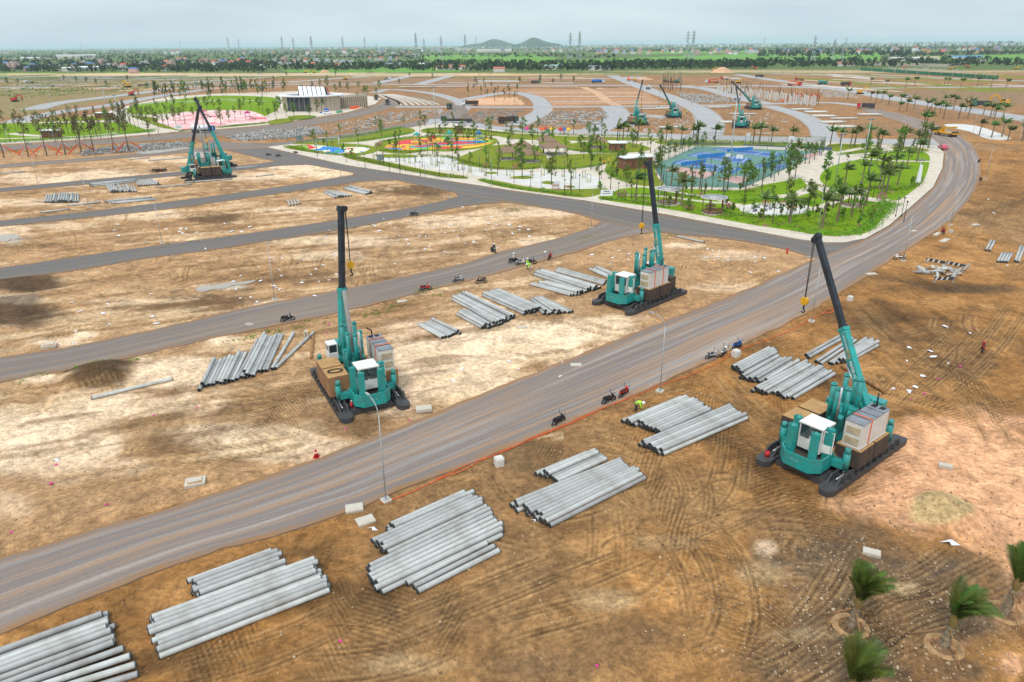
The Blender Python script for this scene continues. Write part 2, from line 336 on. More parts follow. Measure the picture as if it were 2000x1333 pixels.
mixc(blob(1838, 1003, 68, 34, 1.0, .25, nz=.25), (0.47, 0.32, 0.15))
mixc(blob(430, 560, 48, 5, .9), (0.42, 0.35, 0.28)); mixc(blob(20, 465, 26, 9, .8), (0.45, 0.38, 0.32)); mixc(blob(1495, 1070, 24, 18, .6), (0.55, 0.38, 0.26))
# streaky eroded strips on the left blocks run with the roads
st = fbm((XX * 0.93 + YY * 0.36) / 9, (YY * 0.93 - XX * 0.36) / 1.6, 4, 80)
leftm = sstep(20, 60, YY) * (1 - sstep(200, 240, YY)) * (PX < 1100) * (PY < 900 + 0)
mixc(sstep(.54, .72, st) * 0.6 * leftm, (0.60, 0.42, 0.25)); mixc(sstep(.54, .72, 1 - st) * 0.6 * leftm, (0.14, 0.072, 0.028))
for b in [(50, 550, 95, 20, 1.0), (30, 612, 115, 28, .95), (190, 722, 66, 30, 1.0)]: mixc(blob(*b, nz=.4), (0.085, 0.049, 0.024))
mixc(blob(40, 582, 50, 13, .8, nz=.6), GREY)
# right and far ground
def zone(poly, col, k=1.0):
    """a field whose outline is given in ground coordinates"""
    w_ = np.array(GL(poly)); xs, ys = w_[:, 0], w_[:, 1]; ins = np.zeros(XX.shape, bool); j = len(xs) - 1
    for i in range(len(xs)):
        c = ((ys[i] > YY) != (ys[j] > YY)); xx = (xs[j] - xs[i]) * (YY - ys[i]) / (ys[j] - ys[i] + 1e-9) + xs[i]
        ins ^= c & (XX < xx); j = i
    mixc(ins * k * (0.65 + 0.5 * n3), col); return ins
mixc(sstep(240, 300, YY) * (0.35 + 0.55 * n3), (0.23, 0.125, 0.062))
zone([(740, 187), (860, 189), (900, 205), (780, 212), (752, 200)], (0.22, 0.145, 0.085), .9)
zone([(910, 190), (1010, 192), (1030, 206), (915, 207)], (0.58, 0.33, 0.19), .95)
zone([(1000, 175), (1250, 172), (1300, 205), (1060, 208), (1040, 188)], (0.36, 0.19, 0.10), .9)
zone([(0, 153), (520, 150), (380, 168), (260, 190), (100, 215), (0, 230)], (0.20, 0.17, 0.07), .75)
zone([(1660, 180), (2000, 175), (2000, 205), (1840, 198)], (0.20, 0.13, 0.07), .7)
zone([(600, 153), (1200, 149), (1180, 164), (600, 163)], (0.22, 0.14, 0.08), .7)
mixc(((YY > 760) & (XX < 1e9)) * sstep(780, 900, YY), (0.085, 0.12, 0.03))
zone([(-200, 148), (200, 147), (340, 146), (340, 142), (-200, 143)], (0.16, 0.25, 0.04))
for q in [[(820, 108), (1040, 106), (1120, 120), (980, 125), (830, 118)], [(1050, 122), (1180, 115), (1500, 104), (1560, 116), (1300, 124), (1100, 128)], [(1540, 103), (1720, 103), (1720, 118), (1560, 120)], [(1780, 112), (2100, 104), (2100, 117), (1900, 122)], [(550, 136), (700, 135), (720, 142), (560, 142)], [(1200, 101), (1500, 98), (1500, 103), (1250, 106)], [(700, 132), (900, 133), (900, 141), (720, 141)]]:
    zone(q, (0.12, 0.26, 0.035), .95)
mixc(blob(560, 146, 700, 3.0, .85, .4, nz=.3), (0.62, 0.40, 0.22)); mixc(blob(1640, 140, 500, 3.0, .6, .4, nz=.3), (0.55, 0.36, 0.22))

# ---- wheel and crawler ruts, pressed into the soil
def idx(x, y):
    r = np.interp(y, rows, np.arange(NR)); hw = np.maximum(0.82 * y + 12, 30)
    return r, (x / hw + 1) / 2 * (NC - 1)
RUT = np.zeros(XX.shape); RIM = np.zeros(XX.shape)
def rut(pts, wid=0.26, k=1.0, gap=1.9, both=True):
    w_ = catmull([G(a, b)[:2] for a, b in pts], 10)
    w_ = np.array(w_); seg = np.r_[0, np.cumsum(np.hypot(*np.diff(w_, axis=0).T))]; n = max(8, int(seg[-1] / 0.13)); t = np.linspace(0, seg[-1], n)
    x = np.interp(t, seg, w_[:, 0]); y = np.interp(t, seg, w_[:, 1]); dx = np.gradient(x); dy = np.gradient(y); q = np.hypot(dx, dy) + 1e-9
    fade = np.minimum(1, np.minimum(t, seg[-1] - t) / 2.5 + 0.1) * (0.45 + 0.8 * vnoise(t / 3.0, t * 0, rng.randrange(999)))
    for sgn in ((-1, 1) if both else (0,)):
        xx = x - dy / q * gap / 2 * sgn; yy = y + dx / q * gap / 2 * sgn
        r, c = idx(xx, yy); r0 = np.round(r).astype(int); c0 = np.round(c).astype(int)
        for dr in range(-3, 4):
            for dc in range(-4, 5):
                ri = r0 + dr; ci = c0 + dc; ok = (ri >= 0) & (ri < NR) & (ci >= 0) & (ci < NC)
                ri = ri[ok]; ci = ci[ok]; dd = np.hypot(XX[ri, ci] - xx[ok], YY[ri, ci] - yy[ok])
                np.maximum.at(RUT, (ri, ci), np.exp(-(dd / wid) ** 2) * k * fade[ok])
                np.maximum.at(RIM, (ri, ci), np.exp(-((dd - wid * 1.9) / (wid * .7)) ** 2) * k * fade[ok])
for a in [[(1330, 1100), (1345, 1030), (1360, 960), (1330, 900)], [(1250, 990), (1330, 1010), (1400, 960), (1420, 900)], [(1180, 1130), (1185, 1050), (1180, 980)], [(1100, 1140), (1300, 1060), (1500, 980)],
          [(1265, 1010), (1320, 1060), (1360, 1130), (1380, 1230)], [(1300, 990), (1400, 1060), (1440, 1180), (1410, 1290)], [(1380, 840), (1460, 850), (1540, 900)], [(1340, 960), (1440, 930), (1500, 940)], [(1400, 720), (1480, 800), (1560, 850)],
          [(1680, 600), (1760, 680), (1840, 740), (1910, 800), (1960, 880)], [(1660, 640), (1750, 720), (1830, 790)], [(1690, 740), (1800, 780), (1900, 800)], [(1810, 690), (1880, 730), (1930, 800)], [(1900, 460), (1930, 430), (1960, 390)], [(1880, 470), (1905, 430), (1920, 400)], [(1990, 600), (1930, 680), (1830, 770)], [(1890, 640), (1800, 720), (1730, 790)],
          [(1600, 1310), (1690, 1240), (1760, 1195), (1870, 1160), (1990, 1100)], [(1450, 1330), (1540, 1260), (1640, 1180), (1690, 1090)], [(1600, 1333), (1700, 1270), (1800, 1230), (1900, 1190)], [(1560, 1250), (1620, 1170), (1660, 1100)], [(1700, 1150), (1800, 1140), (1890, 1080)], [(1470, 1333), (1560, 1300), (1700, 1210)],
          [(700, 1260), (900, 1180), (1100, 1100)], [(300, 1333), (520, 1270), (700, 1190)], [(560, 1310), (760, 1290), (900, 1240)], [(640, 1110), (700, 1090), (760, 1080)], [(960, 1240), (1060, 1210), (1180, 1180)],
          [(1240, 800), (1300, 770), (1400, 790), (1460, 850)], [(1130, 860), (1200, 870), (1260, 900)], [(880, 950), (930, 930), (960, 970), (990, 1000)], [(830, 960), (850, 990), (835, 1020)], [(1280, 930), (1240, 960), (1300, 1000)],
          [(330, 800), (480, 780), (600, 800)], [(120, 880), (260, 820), (380, 790)], [(0, 700 + 80), (130, 770), (260, 740)], [(640, 860), (540, 830), (440, 800)], [(300, 900), (480, 880), (620, 850)], [(60, 960), (220, 930), (420, 900)],
          [(690, 590), (700, 560), (690, 520)], [(740, 600), (745, 560), (735, 520)], [(600, 440), (760, 440), (900, 420)], [(420, 560), (560, 520), (700, 500)], [(300, 640), (420, 620), (560, 590)], [(0, 680), (160, 640), (330, 610)], [(1080, 470), (1000, 470), (940, 450)],
          [(1100, 620), (1200, 650), (1300, 640)], [(1320, 540), (1420, 560), (1520, 530)], [(960, 690), (1060, 700), (1180, 680)], [(1360, 640), (1470, 660), (1540, 640)], [(1500, 560), (1440, 600), (1380, 620)]]:
    rut(a, 0.15, rng.uniform(.75, 1.0)); rut(a, 0.13, rng.uniform(.5, .9), 2.6); rut(a, 0.13, rng.uniform(.5, .9), 1.25)
for _ in range(240):        # short tread marks about the work areas
    cx, cy, sx, sy = rng.choice([(1370, 940, 130, 90), (1600, 1010, 120, 50), (1250, 1090, 140, 80), (1700, 720, 120, 80), (1830, 640, 130, 90), (1450, 820, 90, 50), (520, 800, 150, 60), (900, 1000, 60, 40), (1500, 1180, 120, 90), (300, 870, 160, 60), (1880, 420, 70, 50), (200, 450, 150, 15), (330, 510, 160, 20), (700, 520, 160, 25), (1040, 445, 90, 14), (1400, 520, 100, 20), (450, 400, 120, 14)])
    x = rng.gauss(cx, sx * .6); y = rng.gauss(cy, sy * .6); a = rng.uniform(0, 6.28); l = rng.uniform(25, 90) * (y - 60) / 900; b = a + rng.uniform(-.9, .9)
    rut([(x, y), (x + l * math.cos(a), y + l * .5 * math.sin(a)), (x + l * (math.cos(a) + math.cos(b)), y + l * .5 * (math.sin(a) + math.sin(b)))], rng.uniform(.11, .2), rng.uniform(.6, 1.0), rng.choice([.6, 1.0, 1.9]), rng.random() < .7)
onroad = np.minimum(segdist(XX, YY, [((a[0] + b[0]) / 2, (a[1] + b[1]) / 2) for a, b in zip(GL(MAIN_NEAR[:20:2]), GL(MAIN_FAR[:20:2]))]), 99)
mixc(np.clip(RUT, 0, 1) * 0.68, (0.095, 0.05, 0.021)); mixc(np.clip(RIM - RUT, 0, 1) * 0.5, (0.46, 0.27, 0.115))
lump = sstep(.5, .75, fbm(XX / 0.55, YY / 0.55, 3, 91)) * (1 - sstep(80, 140, YY))
rough_zone = np.clip(blob(1700, 1160, 330, 130, 1, .6) + blob(190, 732, 70, 30, 1) + 0.25, 0, 1)
ZZ = ZZ - 0.10 * np.clip(RUT, 0, 1) + 0.03 * np.clip(RIM, 0, 1) + 0.07 * lump * rough_zone
ZZ = ZZ + 0.04 * (n4 - .5) * (1 - sstep(60, 120, YY))
C *= (0.86 + 0.28 * n4[..., None])
TRK = np.clip(0.25 + blob(1400, 940, 330, 190, .75, .7) + blob(1760, 700, 260, 170, .75, .7) + blob(1640, 1230, 330, 110, .6, .6) + blob(700, 1230, 420, 90, .45, .6) + blob(520, 820, 250, 70, .5, .6) + blob(620, 500, 420, 90, .4, .6) + blob(1900, 420, 120, 110, .6, .6), 0, 1) * (1 - sstep(170, 260, YY))
nv = NR * NC
me = bpy.data.meshes.new('ground'); me.vertices.add(nv)
me.vertices.foreach_set('co', np.stack([XX, YY, ZZ], -1).astype(np.float32).ravel())
ii, jj = np.meshgrid(np.arange(NR - 1), np.arange(NC - 1), indexing='ij'); a0 = (ii * NC + jj).ravel()
fq = np.stack([a0, a0 + 1, a0 + NC + 1, a0 + NC], -1).astype(np.int32); nf = len(fq)
me.loops.add(nf * 4); me.polygons.add(nf); me.loops.foreach_set('vertex_index', fq.ravel())
me.polygons.foreach_set('loop_start', np.arange(nf, dtype=np.int32) * 4); me.polygons.foreach_set('loop_total', np.full(nf, 4, np.int32))
me.polygons.foreach_set('use_smooth', np.ones(nf, bool)); me.update()
at = me.color_attributes.new('soil', 'FLOAT_COLOR', 'POINT')
at.data.foreach_set('color', np.concatenate([np.clip(C, 0, 1).reshape(-1, 3), TRK.reshape(-1, 1)], 1).astype(np.float32).ravel())
gm = bpy.data.materials.new('soil'); gm.use_nodes = True; t = gm.node_tree; b = t.nodes['Principled BSDF']; k = t.links.new
b.inputs['Roughness'].default_value = 0.92; b.inputs['Specular IOR Level'].default_value = 0.15
ca = t.nodes.new('ShaderNodeAttribute'); ca.attribute_name = 'soil'; tc = t.nodes.new('ShaderNodeTexCoord')
na = t.nodes.new('ShaderNodeTexNoise'); na.inputs['Scale'].default_value = 2.1; na.inputs['Detail'].default_value = 9; na.inputs['Roughness'].default_value = 0.80
nb = t.nodes.new('ShaderNodeTexNoise'); nb.inputs['Scale'].default_value = 0.35; nb.inputs['Detail'].default_value = 6; nb.inputs['Roughness'].default_value = 0.7; nb.inputs['Distortion'].default_value = 1.2
k(tc.outputs['Object'], na.inputs['Vector']); k(tc.outputs['Object'], nb.inputs['Vector'])
ra = t.nodes.new('ShaderNodeMapRange'); ra.inputs[1].default_value = .28; ra.inputs[2].default_value = .72; ra.inputs[3].default_value = .34; ra.inputs[4].default_value = 1.62; k(na.outputs[0], ra.inputs[0])
rb = t.nodes.new('ShaderNodeMapRange'); rb.inputs[1].default_value = .3; rb.inputs[2].default_value = .7; rb.inputs[3].default_value = .60; rb.inputs[4].default_value = 1.36; k(nb.outputs[0], rb.inputs[0])
mu = t.nodes.new('ShaderNodeMath'); mu.operation = 'MULTIPLY'; k(ra.outputs[0], mu.inputs[0]); k(rb.outputs[0], mu.inputs[1])
# crawler and tyre tread: patches of close parallel bars, each patch in its own direction
nd = t.nodes.new('ShaderNodeTexNoise'); nd.inputs['Scale'].default_value = .22; nd.inputs['Detail'].default_value = 2; k(tc.outputs['Object'], nd.inputs['Vector'])
dv = t.nodes.new('ShaderNodeVectorMath'); dv.operation = 'MULTIPLY_ADD'; k(nd.outputs['Color'], dv.inputs[0]); dv.inputs[1].default_value = (.7, .7, 0); k(tc.outputs['Object'], dv.inputs[2])
trk_out = mu.outputs[0]; hsum = None
for i_, (ang, wsc, dark_, off) in enumerate([(.35, .95, .34, 3.0), (1.15, .80, .36, 17.0), (-.55, 1.1, .36, 41.0), (-1.2, .85, .36, 91.0)]):
    mr_ = t.nodes.new('ShaderNodeMapping'); mr_.inputs['Rotation'].default_value = (0, 0, ang); k(dv.outputs[0], mr_.inputs[0])
    wv = t.nodes.new('ShaderNodeTexWave'); wv.wave_type = 'BANDS'; wv.inputs['Scale'].default_value = wsc; wv.inputs['Distortion'].default_value = .6; wv.inputs['Detail'].default_value = 4; wv.inputs['Detail Scale'].default_value = 3.0; wv.inputs['Detail Roughness'].default_value = .7; k(mr_.outputs[0], wv.inputs['Vector'])
    mo = t.nodes.new('ShaderNodeMapping'); mo.inputs['Location'].default_value = (off, off * .7, 0); mo.inputs['Rotation'].default_value = (0, 0, ang); mo.inputs['Scale'].default_value = (.30, .045, 1); k(tc.outputs['Object'], mo.inputs[0])
    mk = t.nodes.new('ShaderNodeTexNoise'); mk.inputs['Scale'].default_value = 1.0; mk.inputs['Detail'].default_value = 3; k(mo.outputs[0], mk.inputs['Vector'])
    mm = t.nodes.new('ShaderNodeMapRange'); mm.inputs[1].default_value = .55; mm.inputs[2].default_value = .64; k(mk.outputs[0], mm.inputs[0])
    wr = t.nodes.new('ShaderNodeMapRange'); wr.inputs[1].default_value = .45; wr.inputs[2].default_value = .85; k(wv.outputs[0], wr.inputs[0])
    a1 = t.nodes.new('ShaderNodeMath'); a1.operation = 'MULTIPLY'; k(mm.outputs[0], a1.inputs[0]); k(wr.outputs[0], a1.inputs[1])
    a2 = t.nodes.new('ShaderNodeMath'); a2.operation = 'MULTIPLY'; k(a1.outputs[0], a2.inputs[0]); k(ca.outputs['Alpha'], a2.inputs[1])
    a3 = t.nodes.new('ShaderNodeMath'); a3.operation = 'MULTIPLY_ADD'; a3.inputs[1].default_value = -dark_; a3.inputs[2].default_value = 1.06; k(a2.outputs[0], a3.inputs[0])
    a4 = t.nodes.new('ShaderNodeMath'); a4.operation = 'MULTIPLY'; k(trk_out, a4.inputs[0]); k(a3.outputs[0], a4.inputs[1]); trk_out = a4.outputs[0]
    if hsum is None: hsum = a2.outputs[0]
    else:
        a5 = t.nodes.new('ShaderNodeMath'); a5.operation = 'ADD'; k(hsum, a5.inputs[0]); k(a2.outputs[0], a5.inputs[1]); hsum = a5.outputs[0]
vm = t.nodes.new('ShaderNodeVectorMath'); vm.operation = 'SCALE'; k(ca.outputs['Color'], vm.inputs[0]); k(trk_out, vm.inputs['Scale']); k(vm.outputs[0], b.inputs['Base Color'])
bp = t.nodes.new('ShaderNodeBump'); bp.inputs['Strength'].default_value = 0.8; bp.inputs['Distance'].default_value = 0.22; hm = t.nodes.new('ShaderNodeMath'); hm.operation = 'MULTIPLY_ADD'; hm.inputs[1].default_value = -.5; k(hsum, hm.inputs[0]); k(na.outputs[0], hm.inputs[2]); k(hm.outputs[0], bp.inputs['Height']); k(bp.outputs[0], b.inputs['Normal'])
me.materials.append(gm)
tag(obj('ground', me), kind='structure')

# ================================================================== ROADS
def roadmat(name, col, streak, pale, k1=.5, k2=.35, edge=.85):
    """road surface: grain, long wheel streaks of dried mud and worn pale lanes along the road's own axis"""
    m = bpy.data.materials.new(name); m.use_nodes = True; t = m.node_tree; b = t.nodes['Principled BSDF']; k = t.links.new
    b.inputs['Roughness'].default_value = .85; b.inputs['Specular IOR Level'].default_value = .2
    uv = t.nodes.new('ShaderNodeUVMap'); uv.uv_map = 'road'
    def nzz(sx, sy, det, rgh=.6):
        mpp = t.nodes.new('ShaderNodeMapping'); mpp.inputs['Scale'].default_value = (sx, sy, 1); k(uv.outputs[0], mpp.inputs[0])
        n = t.nodes.new('ShaderNodeTexNoise'); n.inputs['Scale'].default_value = 1; n.inputs['Detail'].default_value = det; n.inputs['Roughness'].default_value = rgh; k(mpp.outputs[0], n.inputs['Vector']); return n
    def layer(prev, n, lo, hi, col, amt):
        r = t.nodes.new('ShaderNodeMapRange'); r.inputs[1].default_value = lo; r.inputs[2].default_value = hi; r.inputs[4].default_value = amt; k(n.outputs[0], r.inputs[0])
        x = t.nodes.new('ShaderNodeMix'); x.data_type = 'RGBA'; k(r.outputs[0], x.inputs[0]); k(prev, x.inputs[6]); x.inputs[7].default_value = (*col, 1); return x.outputs[2]
    base = t.nodes.new('ShaderNodeRGB'); base.outputs[0].default_value = (*col, 1)
    c = layer(base.outputs[0], nzz(1.1, .02, 3), .48, .66, streak, k1)
    c = layer(c, nzz(.8, .022, 4), .50, .66, pale, k2); c = layer(c, nzz(1.2, .009, 2), .60, .66, streak, k1)
    c = layer(c, nzz(1.6, .05, 3), .55, .75, tuple(q * .75 for q in col), .4)
    c = layer(c, nzz(.25, .12, 6, .7), .5, .7, tuple(q * .8 for q in streak), k1 * .6)
    c = layer(c, nzz(3.5, 3.5, 5, .75), .45, .75, tuple(q * .6 for q in col), .45)
    # soil washed and dragged over the two edges
    ue = t.nodes.new('ShaderNodeUVMap'); ue.uv_map = 'edge'; sp = t.nodes.new('ShaderNodeSeparateXYZ'); k(ue.outputs[0], sp.inputs[0])
    e1 = t.nodes.new('ShaderNodeMath'); e1.operation = 'MULTIPLY_ADD'; e1.inputs[1].default_value = 2; e1.inputs[2].default_value = -1; k(sp.outputs[0], e1.inputs[0]); e2 = t.nodes.new('ShaderNodeMath'); e2.operation = 'ABSOLUTE'; k(e1.outputs[0], e2.inputs[0])
    ne = nzz(.9, .35, 5, .7); e3 = t.nodes.new('ShaderNodeMath'); e3.operation = 'MULTIPLY_ADD'; e3.inputs[1].default_value = .55; k(ne.outputs[0], e3.inputs[0]); k(e2.outputs[0], e3.inputs[2])
    er = t.nodes.new('ShaderNodeMapRange'); er.inputs[1].default_value = 1.10; er.inputs[2].default_value = 1.28; er.inputs[4].default_value = edge; k(e3.outputs[0], er.inputs[0])
    ex_ = t.nodes.new('ShaderNodeMix'); ex_.data_type = 'RGBA'; k(er.outputs[0], ex_.inputs[0]); k(c, ex_.inputs[6]); ex_.inputs[7].default_value = (.30, .15, .055, 1)
    k(ex_.outputs[2], b.inputs['Base Color']); return m
ROAD_MAIN = roadmat('road_dusty', (.21, .172, .155), (.42, .25, .14), (.42, .38, .35), .75, .6)
ROAD_MID = roadmat('road_grey', (.19, .155, .135), (.34, .215, .125), (.34, .30, .27), .6, .5)
ROAD_DARK = roadmat('road_asphalt', (.145, .128, .118), (.26, .195, .14), (.30, .29, .285), .35, .22)
ROAD_PALE = roadmat('road_pale', (.37, .36, .36), (.45, .36, .29), (.52, .51, .50), .4, .4)
def resample(pts, n):
    p = np.array(pts); s = np.r_[0, np.cumsum(np.hypot(*np.diff(p, axis=0).T))]; t = np.linspace(0, s[-1], n)
    return np.stack([np.interp(t, s, p[:, 0]), np.interp(t, s, p[:, 1])], 1), s[-1]
def sheet_strip(name, A, B, z, m, n=200, kc=1, kind='structure', skirt=.12, jit=.22):
    """strip between two edge lines given in ground metres; road UV = (metres across, metres along)"""
    a, la = resample(A, n); b_, lb = resample(B, n); wd = np.mean(np.hypot(*(a - b_).T))
    a0_, b0_ = a, b_
    if jit:
        na_ = (b_ - a) / (np.hypot(*(b_ - a).T)[:, None] + 1e-9); a = a + na_ * ((fbm(a[:, 0] / 2.2, a[:, 1] / 2.2, 3, 5) - .5) * 2.4 * jit)[:, None]; b_ = b_ + na_ * ((fbm(b_[:, 0] / 2.2, b_[:, 1] / 2.2, 3, 6) - .5) * 2.4 * jit)[:, None]
    v = []; uvs = []
    for i in range(n):
        for j in range(kc + 1):
            q = (a[i] if j == 0 else b_[i]) if j in (0, kc) else a0_[i] * (1 - j / kc) + b0_[i] * j / kc; v.append((q[0], q[1], z)); uvs.append((j / kc * wd, i / (n - 1) * (la + lb) / 2))
    f = [(i * (kc + 1) + j, i * (kc + 1) + j + 1, (i + 1) * (kc + 1) + j + 1, (i + 1) * (kc + 1) + j) for i in range(n - 1) for j in range(kc)]
    o = len(v)
    for i in range(n):
        for q in (a[i], b_[i]): v.append((q[0], q[1], z - skirt)); uvs.append((0, i))
    for i in range(n - 1):
        f.append((i * (kc + 1), (i + 1) * (kc + 1), o + 2 * (i + 1), o + 2 * i)); f.append(((i + 1) * (kc + 1) + kc, i * (kc + 1) + kc, o + 2 * i + 1, o + 2 * i + 3))
    me = bpy.data.meshes.new(name); me.from_pydata(v, [], f); me.materials.append(m)
    ul = me.uv_layers.new(name='road'); ul.data.foreach_set('uv', np.array([uvs[i] for i in [l.vertex_index for l in me.loops]], np.float32).ravel()); me.update()
    ue = me.uv_layers.new(name='edge'); ue.data.foreach_set('uv', np.array([((i % (kc + 1)) / kc if i < n * (kc + 1) else 0, 0) for i in [l.vertex_index for l in me.loops]], np.float32).ravel())
    return tag(obj(name, me), kind=kind)
def sheet_poly(name, pts_px, z, m, kind='structure', skirt=.12, smooth=0, world=None, parent=None):
    w_ = world if world is not None else [tuple(q) for q in GL(pts_px)]
    if smooth: w_ = [tuple(q) for q in catmull(w_, smooth, True)]
    tri = geometry.tessellate_polygon([[Vector((q[0], q[1], 0)) for q in w_]])
    n = len(w_); v = [(q[0], q[1], z) for q in w_] + [(q[0], q[1], z - skirt) for q in w_]
    f = []
    for tr in tri:
        a, b_, c = [Vector(w_[i]) for i in tr]
        f.append(tuple(tr) if (b_ - a).cross(c - a) > 0 else tuple(tr)[::-1])
    f += [(i, (i + 1) % n, n + (i + 1) % n, n + i) for i in range(n)]
    me = bpy.data.meshes.new(name); me.from_pydata(v, [], f); me.materials.append(m); me.update()
    ul = me.uv_layers.new(name='road'); ul.data.foreach_set('uv', np.array([[v[l.vertex_index][1], v[l.vertex_index][0]] for l in me.loops], np.float32).ravel())
    o = obj(name, me, parent)
    if kind: tag(o, kind=kind)
    return o
def line_strip(name, pts_px, width, z, m, n=60, world=None, smooth=8, jit=0):
    w_ = np.array(catmull(GL(pts_px) if world is None else world, smooth)); d = np.gradient(w_, axis=0); d /= np.hypot(*d.T)[:, None] + 1e-9
    nn = np.stack([-d[:, 1], d[:, 0]], 1)
    return sheet_strip(name, w_ + nn * width / 2, w_ - nn * width / 2, z, m, n, jit=jit)
def sm(pts, n=4): return [tuple(q) for q in catmull(GL(pts), n)]
# lateral roads first (lowest), then the park road, then the main road
sheet_strip('side_road', sm([(-150, 730), (0, 699), (111, 683), (222, 661), (361, 630), (511, 595), (650, 569), (780, 542), (900, 516), (974, 493), (1058, 474), (1127, 454), (1160, 441), (1172, 432), (1160, 420)]),
            sm([(-150, 780), (0, 747), (139, 722), (278, 694), (417, 661), (539, 636), (650, 614), (761, 587), (900, 553), (1000, 527), (1080, 505), (1141, 488), (1197, 470), (1250, 459), (1300, 448)]), .050, ROAD_MID)
sheet_strip('side_road', sm([(-150, 545), (0, 524), (167, 499), (333, 476), (500, 454), (650, 431), (780, 410), (860, 394), (893, 383), (880, 372)]),
            sm([(-150, 568), (0, 546), (139, 531), (278, 507), (417, 488), (530, 470), (660, 450), (780, 428), (880, 408), (930, 400), (990, 396)]), .050, ROAD_DARK)
sheet_strip('side_road', sm([(-150, 447), (0, 432), (167, 414), (333, 394), (500, 372), (600, 357), (660, 347), (690, 341), (680, 334)]),
            sm([(-150, 459), (0, 443), (167, 426), (333, 408), (500, 385), (625, 367), (690, 357), (730, 354), (790, 352)]), .050, ROAD_DARK)
sheet_strip('side_road', sm([(-150, 382), (0, 368), (194, 350), (361, 335), (461, 325), (520, 318), (550, 313)]),
            sm([(-150, 389), (0, 375.5), (167, 361), (347, 344), (472, 333), (540, 325), (600, 322)]), .050, ROAD_DARK)
sheet_strip('side_road', sm([(-150, 335), (0, 322), (194, 307), (375, 291), (440, 284), (500, 279)]),
            sm([(-150, 342), (0, 329), (139, 318), (375, 298), (450, 292), (520, 290)]), .050, ROAD_MID)
sheet_strip('park_front_road', sm([(505, 283), (522, 289), (600, 307), (675, 324), (750, 335.5), (875, 355), (1000, 374), (1137, 393), (1285, 418), (1450, 449), (1560, 470), (1625, 477), (1690, 470)]),
            sm([(430, 291), (480, 303), (530, 314), (600, 322), (690, 338), (790, 356), (900, 379), (1030, 401), (1120, 417), (1180, 434), (1300, 456), (1400, 465), (1500, 480), (1575, 500), (1625, 520)]), .056, ROAD_DARK, 160, jit=0)
sheet_strip('boulevard', sm([(-200, 300), (0, 285), (208, 272), (338, 261), (430, 254), (520, 246), (617, 231), (680, 221), (735, 205), (756, 193), (742, 185)]),
            sm([(-200, 310), (0, 295), (208, 282), (360, 271), (440, 266), (520, 258), (617, 244), (690, 231), (760, 213), (782, 204), (775, 195)]), .054, ROAD_MID)
sheet_strip('boulevard', sm([(380, 270), (440, 277), (500, 281), (560, 277), (620, 270), (675, 261), (740, 250), (800, 239), (850, 227), (880, 213), (860, 203)]),
            sm([(420, 292), (470, 292), (525, 289), (575, 281), (640, 275), (700, 268), (760, 258), (820, 246), (880, 237), (915, 222), (908, 208)]), .058, ROAD_MID)
sheet_strip('boulevard', sm([(840, 233), (900, 232), (950, 244), (1020, 250), (1165, 255), (1262, 260), (1400, 265), (1550, 268), (1670, 271), (1780, 272), (1850, 268)]),
            sm([(830, 246), (880, 240), (940, 251), (1000, 257), (1165, 263), (1262, 269), (1400, 274), (1550, 277), (1670, 280), (1760, 285), (1850, 292)]), .062, ROAD_PALE)
sheet_strip('main_road', sm(MAIN_FAR, 3), sm(MAIN_NEAR, 3), .070, ROAD_MAIN, 420, 6, jit=.3)
for pts, wd, z in [([(730, 182), (762, 175), (838, 182), (885, 194), (905, 207), (890, 225)], 9, .05), ([(770, 209), (1020, 210), (1224, 208), (1364, 207), (1520, 203), (1618, 201), (1700, 209)], 9, .053),
                   ([(1005, 246), (1030, 234), (1060, 216), (1052, 196), (1030, 186), (990, 181), (905, 195)], 11, .046), ([(1150, 260), (1185, 244), (1206, 228), (1200, 213), (1185, 208)], 13, .046), ([(1378, 268), (1386, 240), (1368, 216), (1315, 193), (1262, 174), (1195, 148)], 13, .049),
                   ([(1612, 270), (1598, 246), (1562, 225), (1500, 207)], 10, .046), ([(520, 165), (620, 165), (760, 165), (890, 166.5), (1030, 167), (1229, 167.5), (1364, 172), (1430, 188), (1494, 203)], 13, .047),
                   ([(1364, 170), (1480, 168), (1640, 175), (1740, 192), (1870, 212), (2050, 240)], 17, .044), ([(1440, 146), (1520, 158), (1640, 172)], 14, .041), ([(1640, 174), (1800, 171.5), (2050, 169)], 13, .05), ([(1500, 144), (1700, 150), (2050, 160)], 12, .04),
                   ([(560, 161), (640, 155), (725, 149)], 13, .042), ([(735, 163), (800, 149)], 13, .042), ([(818, 165), (878, 149)], 13, .042), ([(-60, 175), (0, 172), (150, 170), (260, 166), (364, 161), (540, 150)], 11, .042), ([(60, 215), (117, 201), (200, 191), (290, 180), (370, 170), (560, 160)], 14, .044),
                   ([(-60, 150), (200, 149), (520, 146), (900, 146)], 15, .04), ([(-60, 160), (250, 157), (480, 152)], 9, .04), ([(0, 246), (100, 222), (220, 205), (300, 190), (400, 175)], 13, .041)]:
    line_strip('far_road', pts, wd, z, ROAD_PALE, 50)

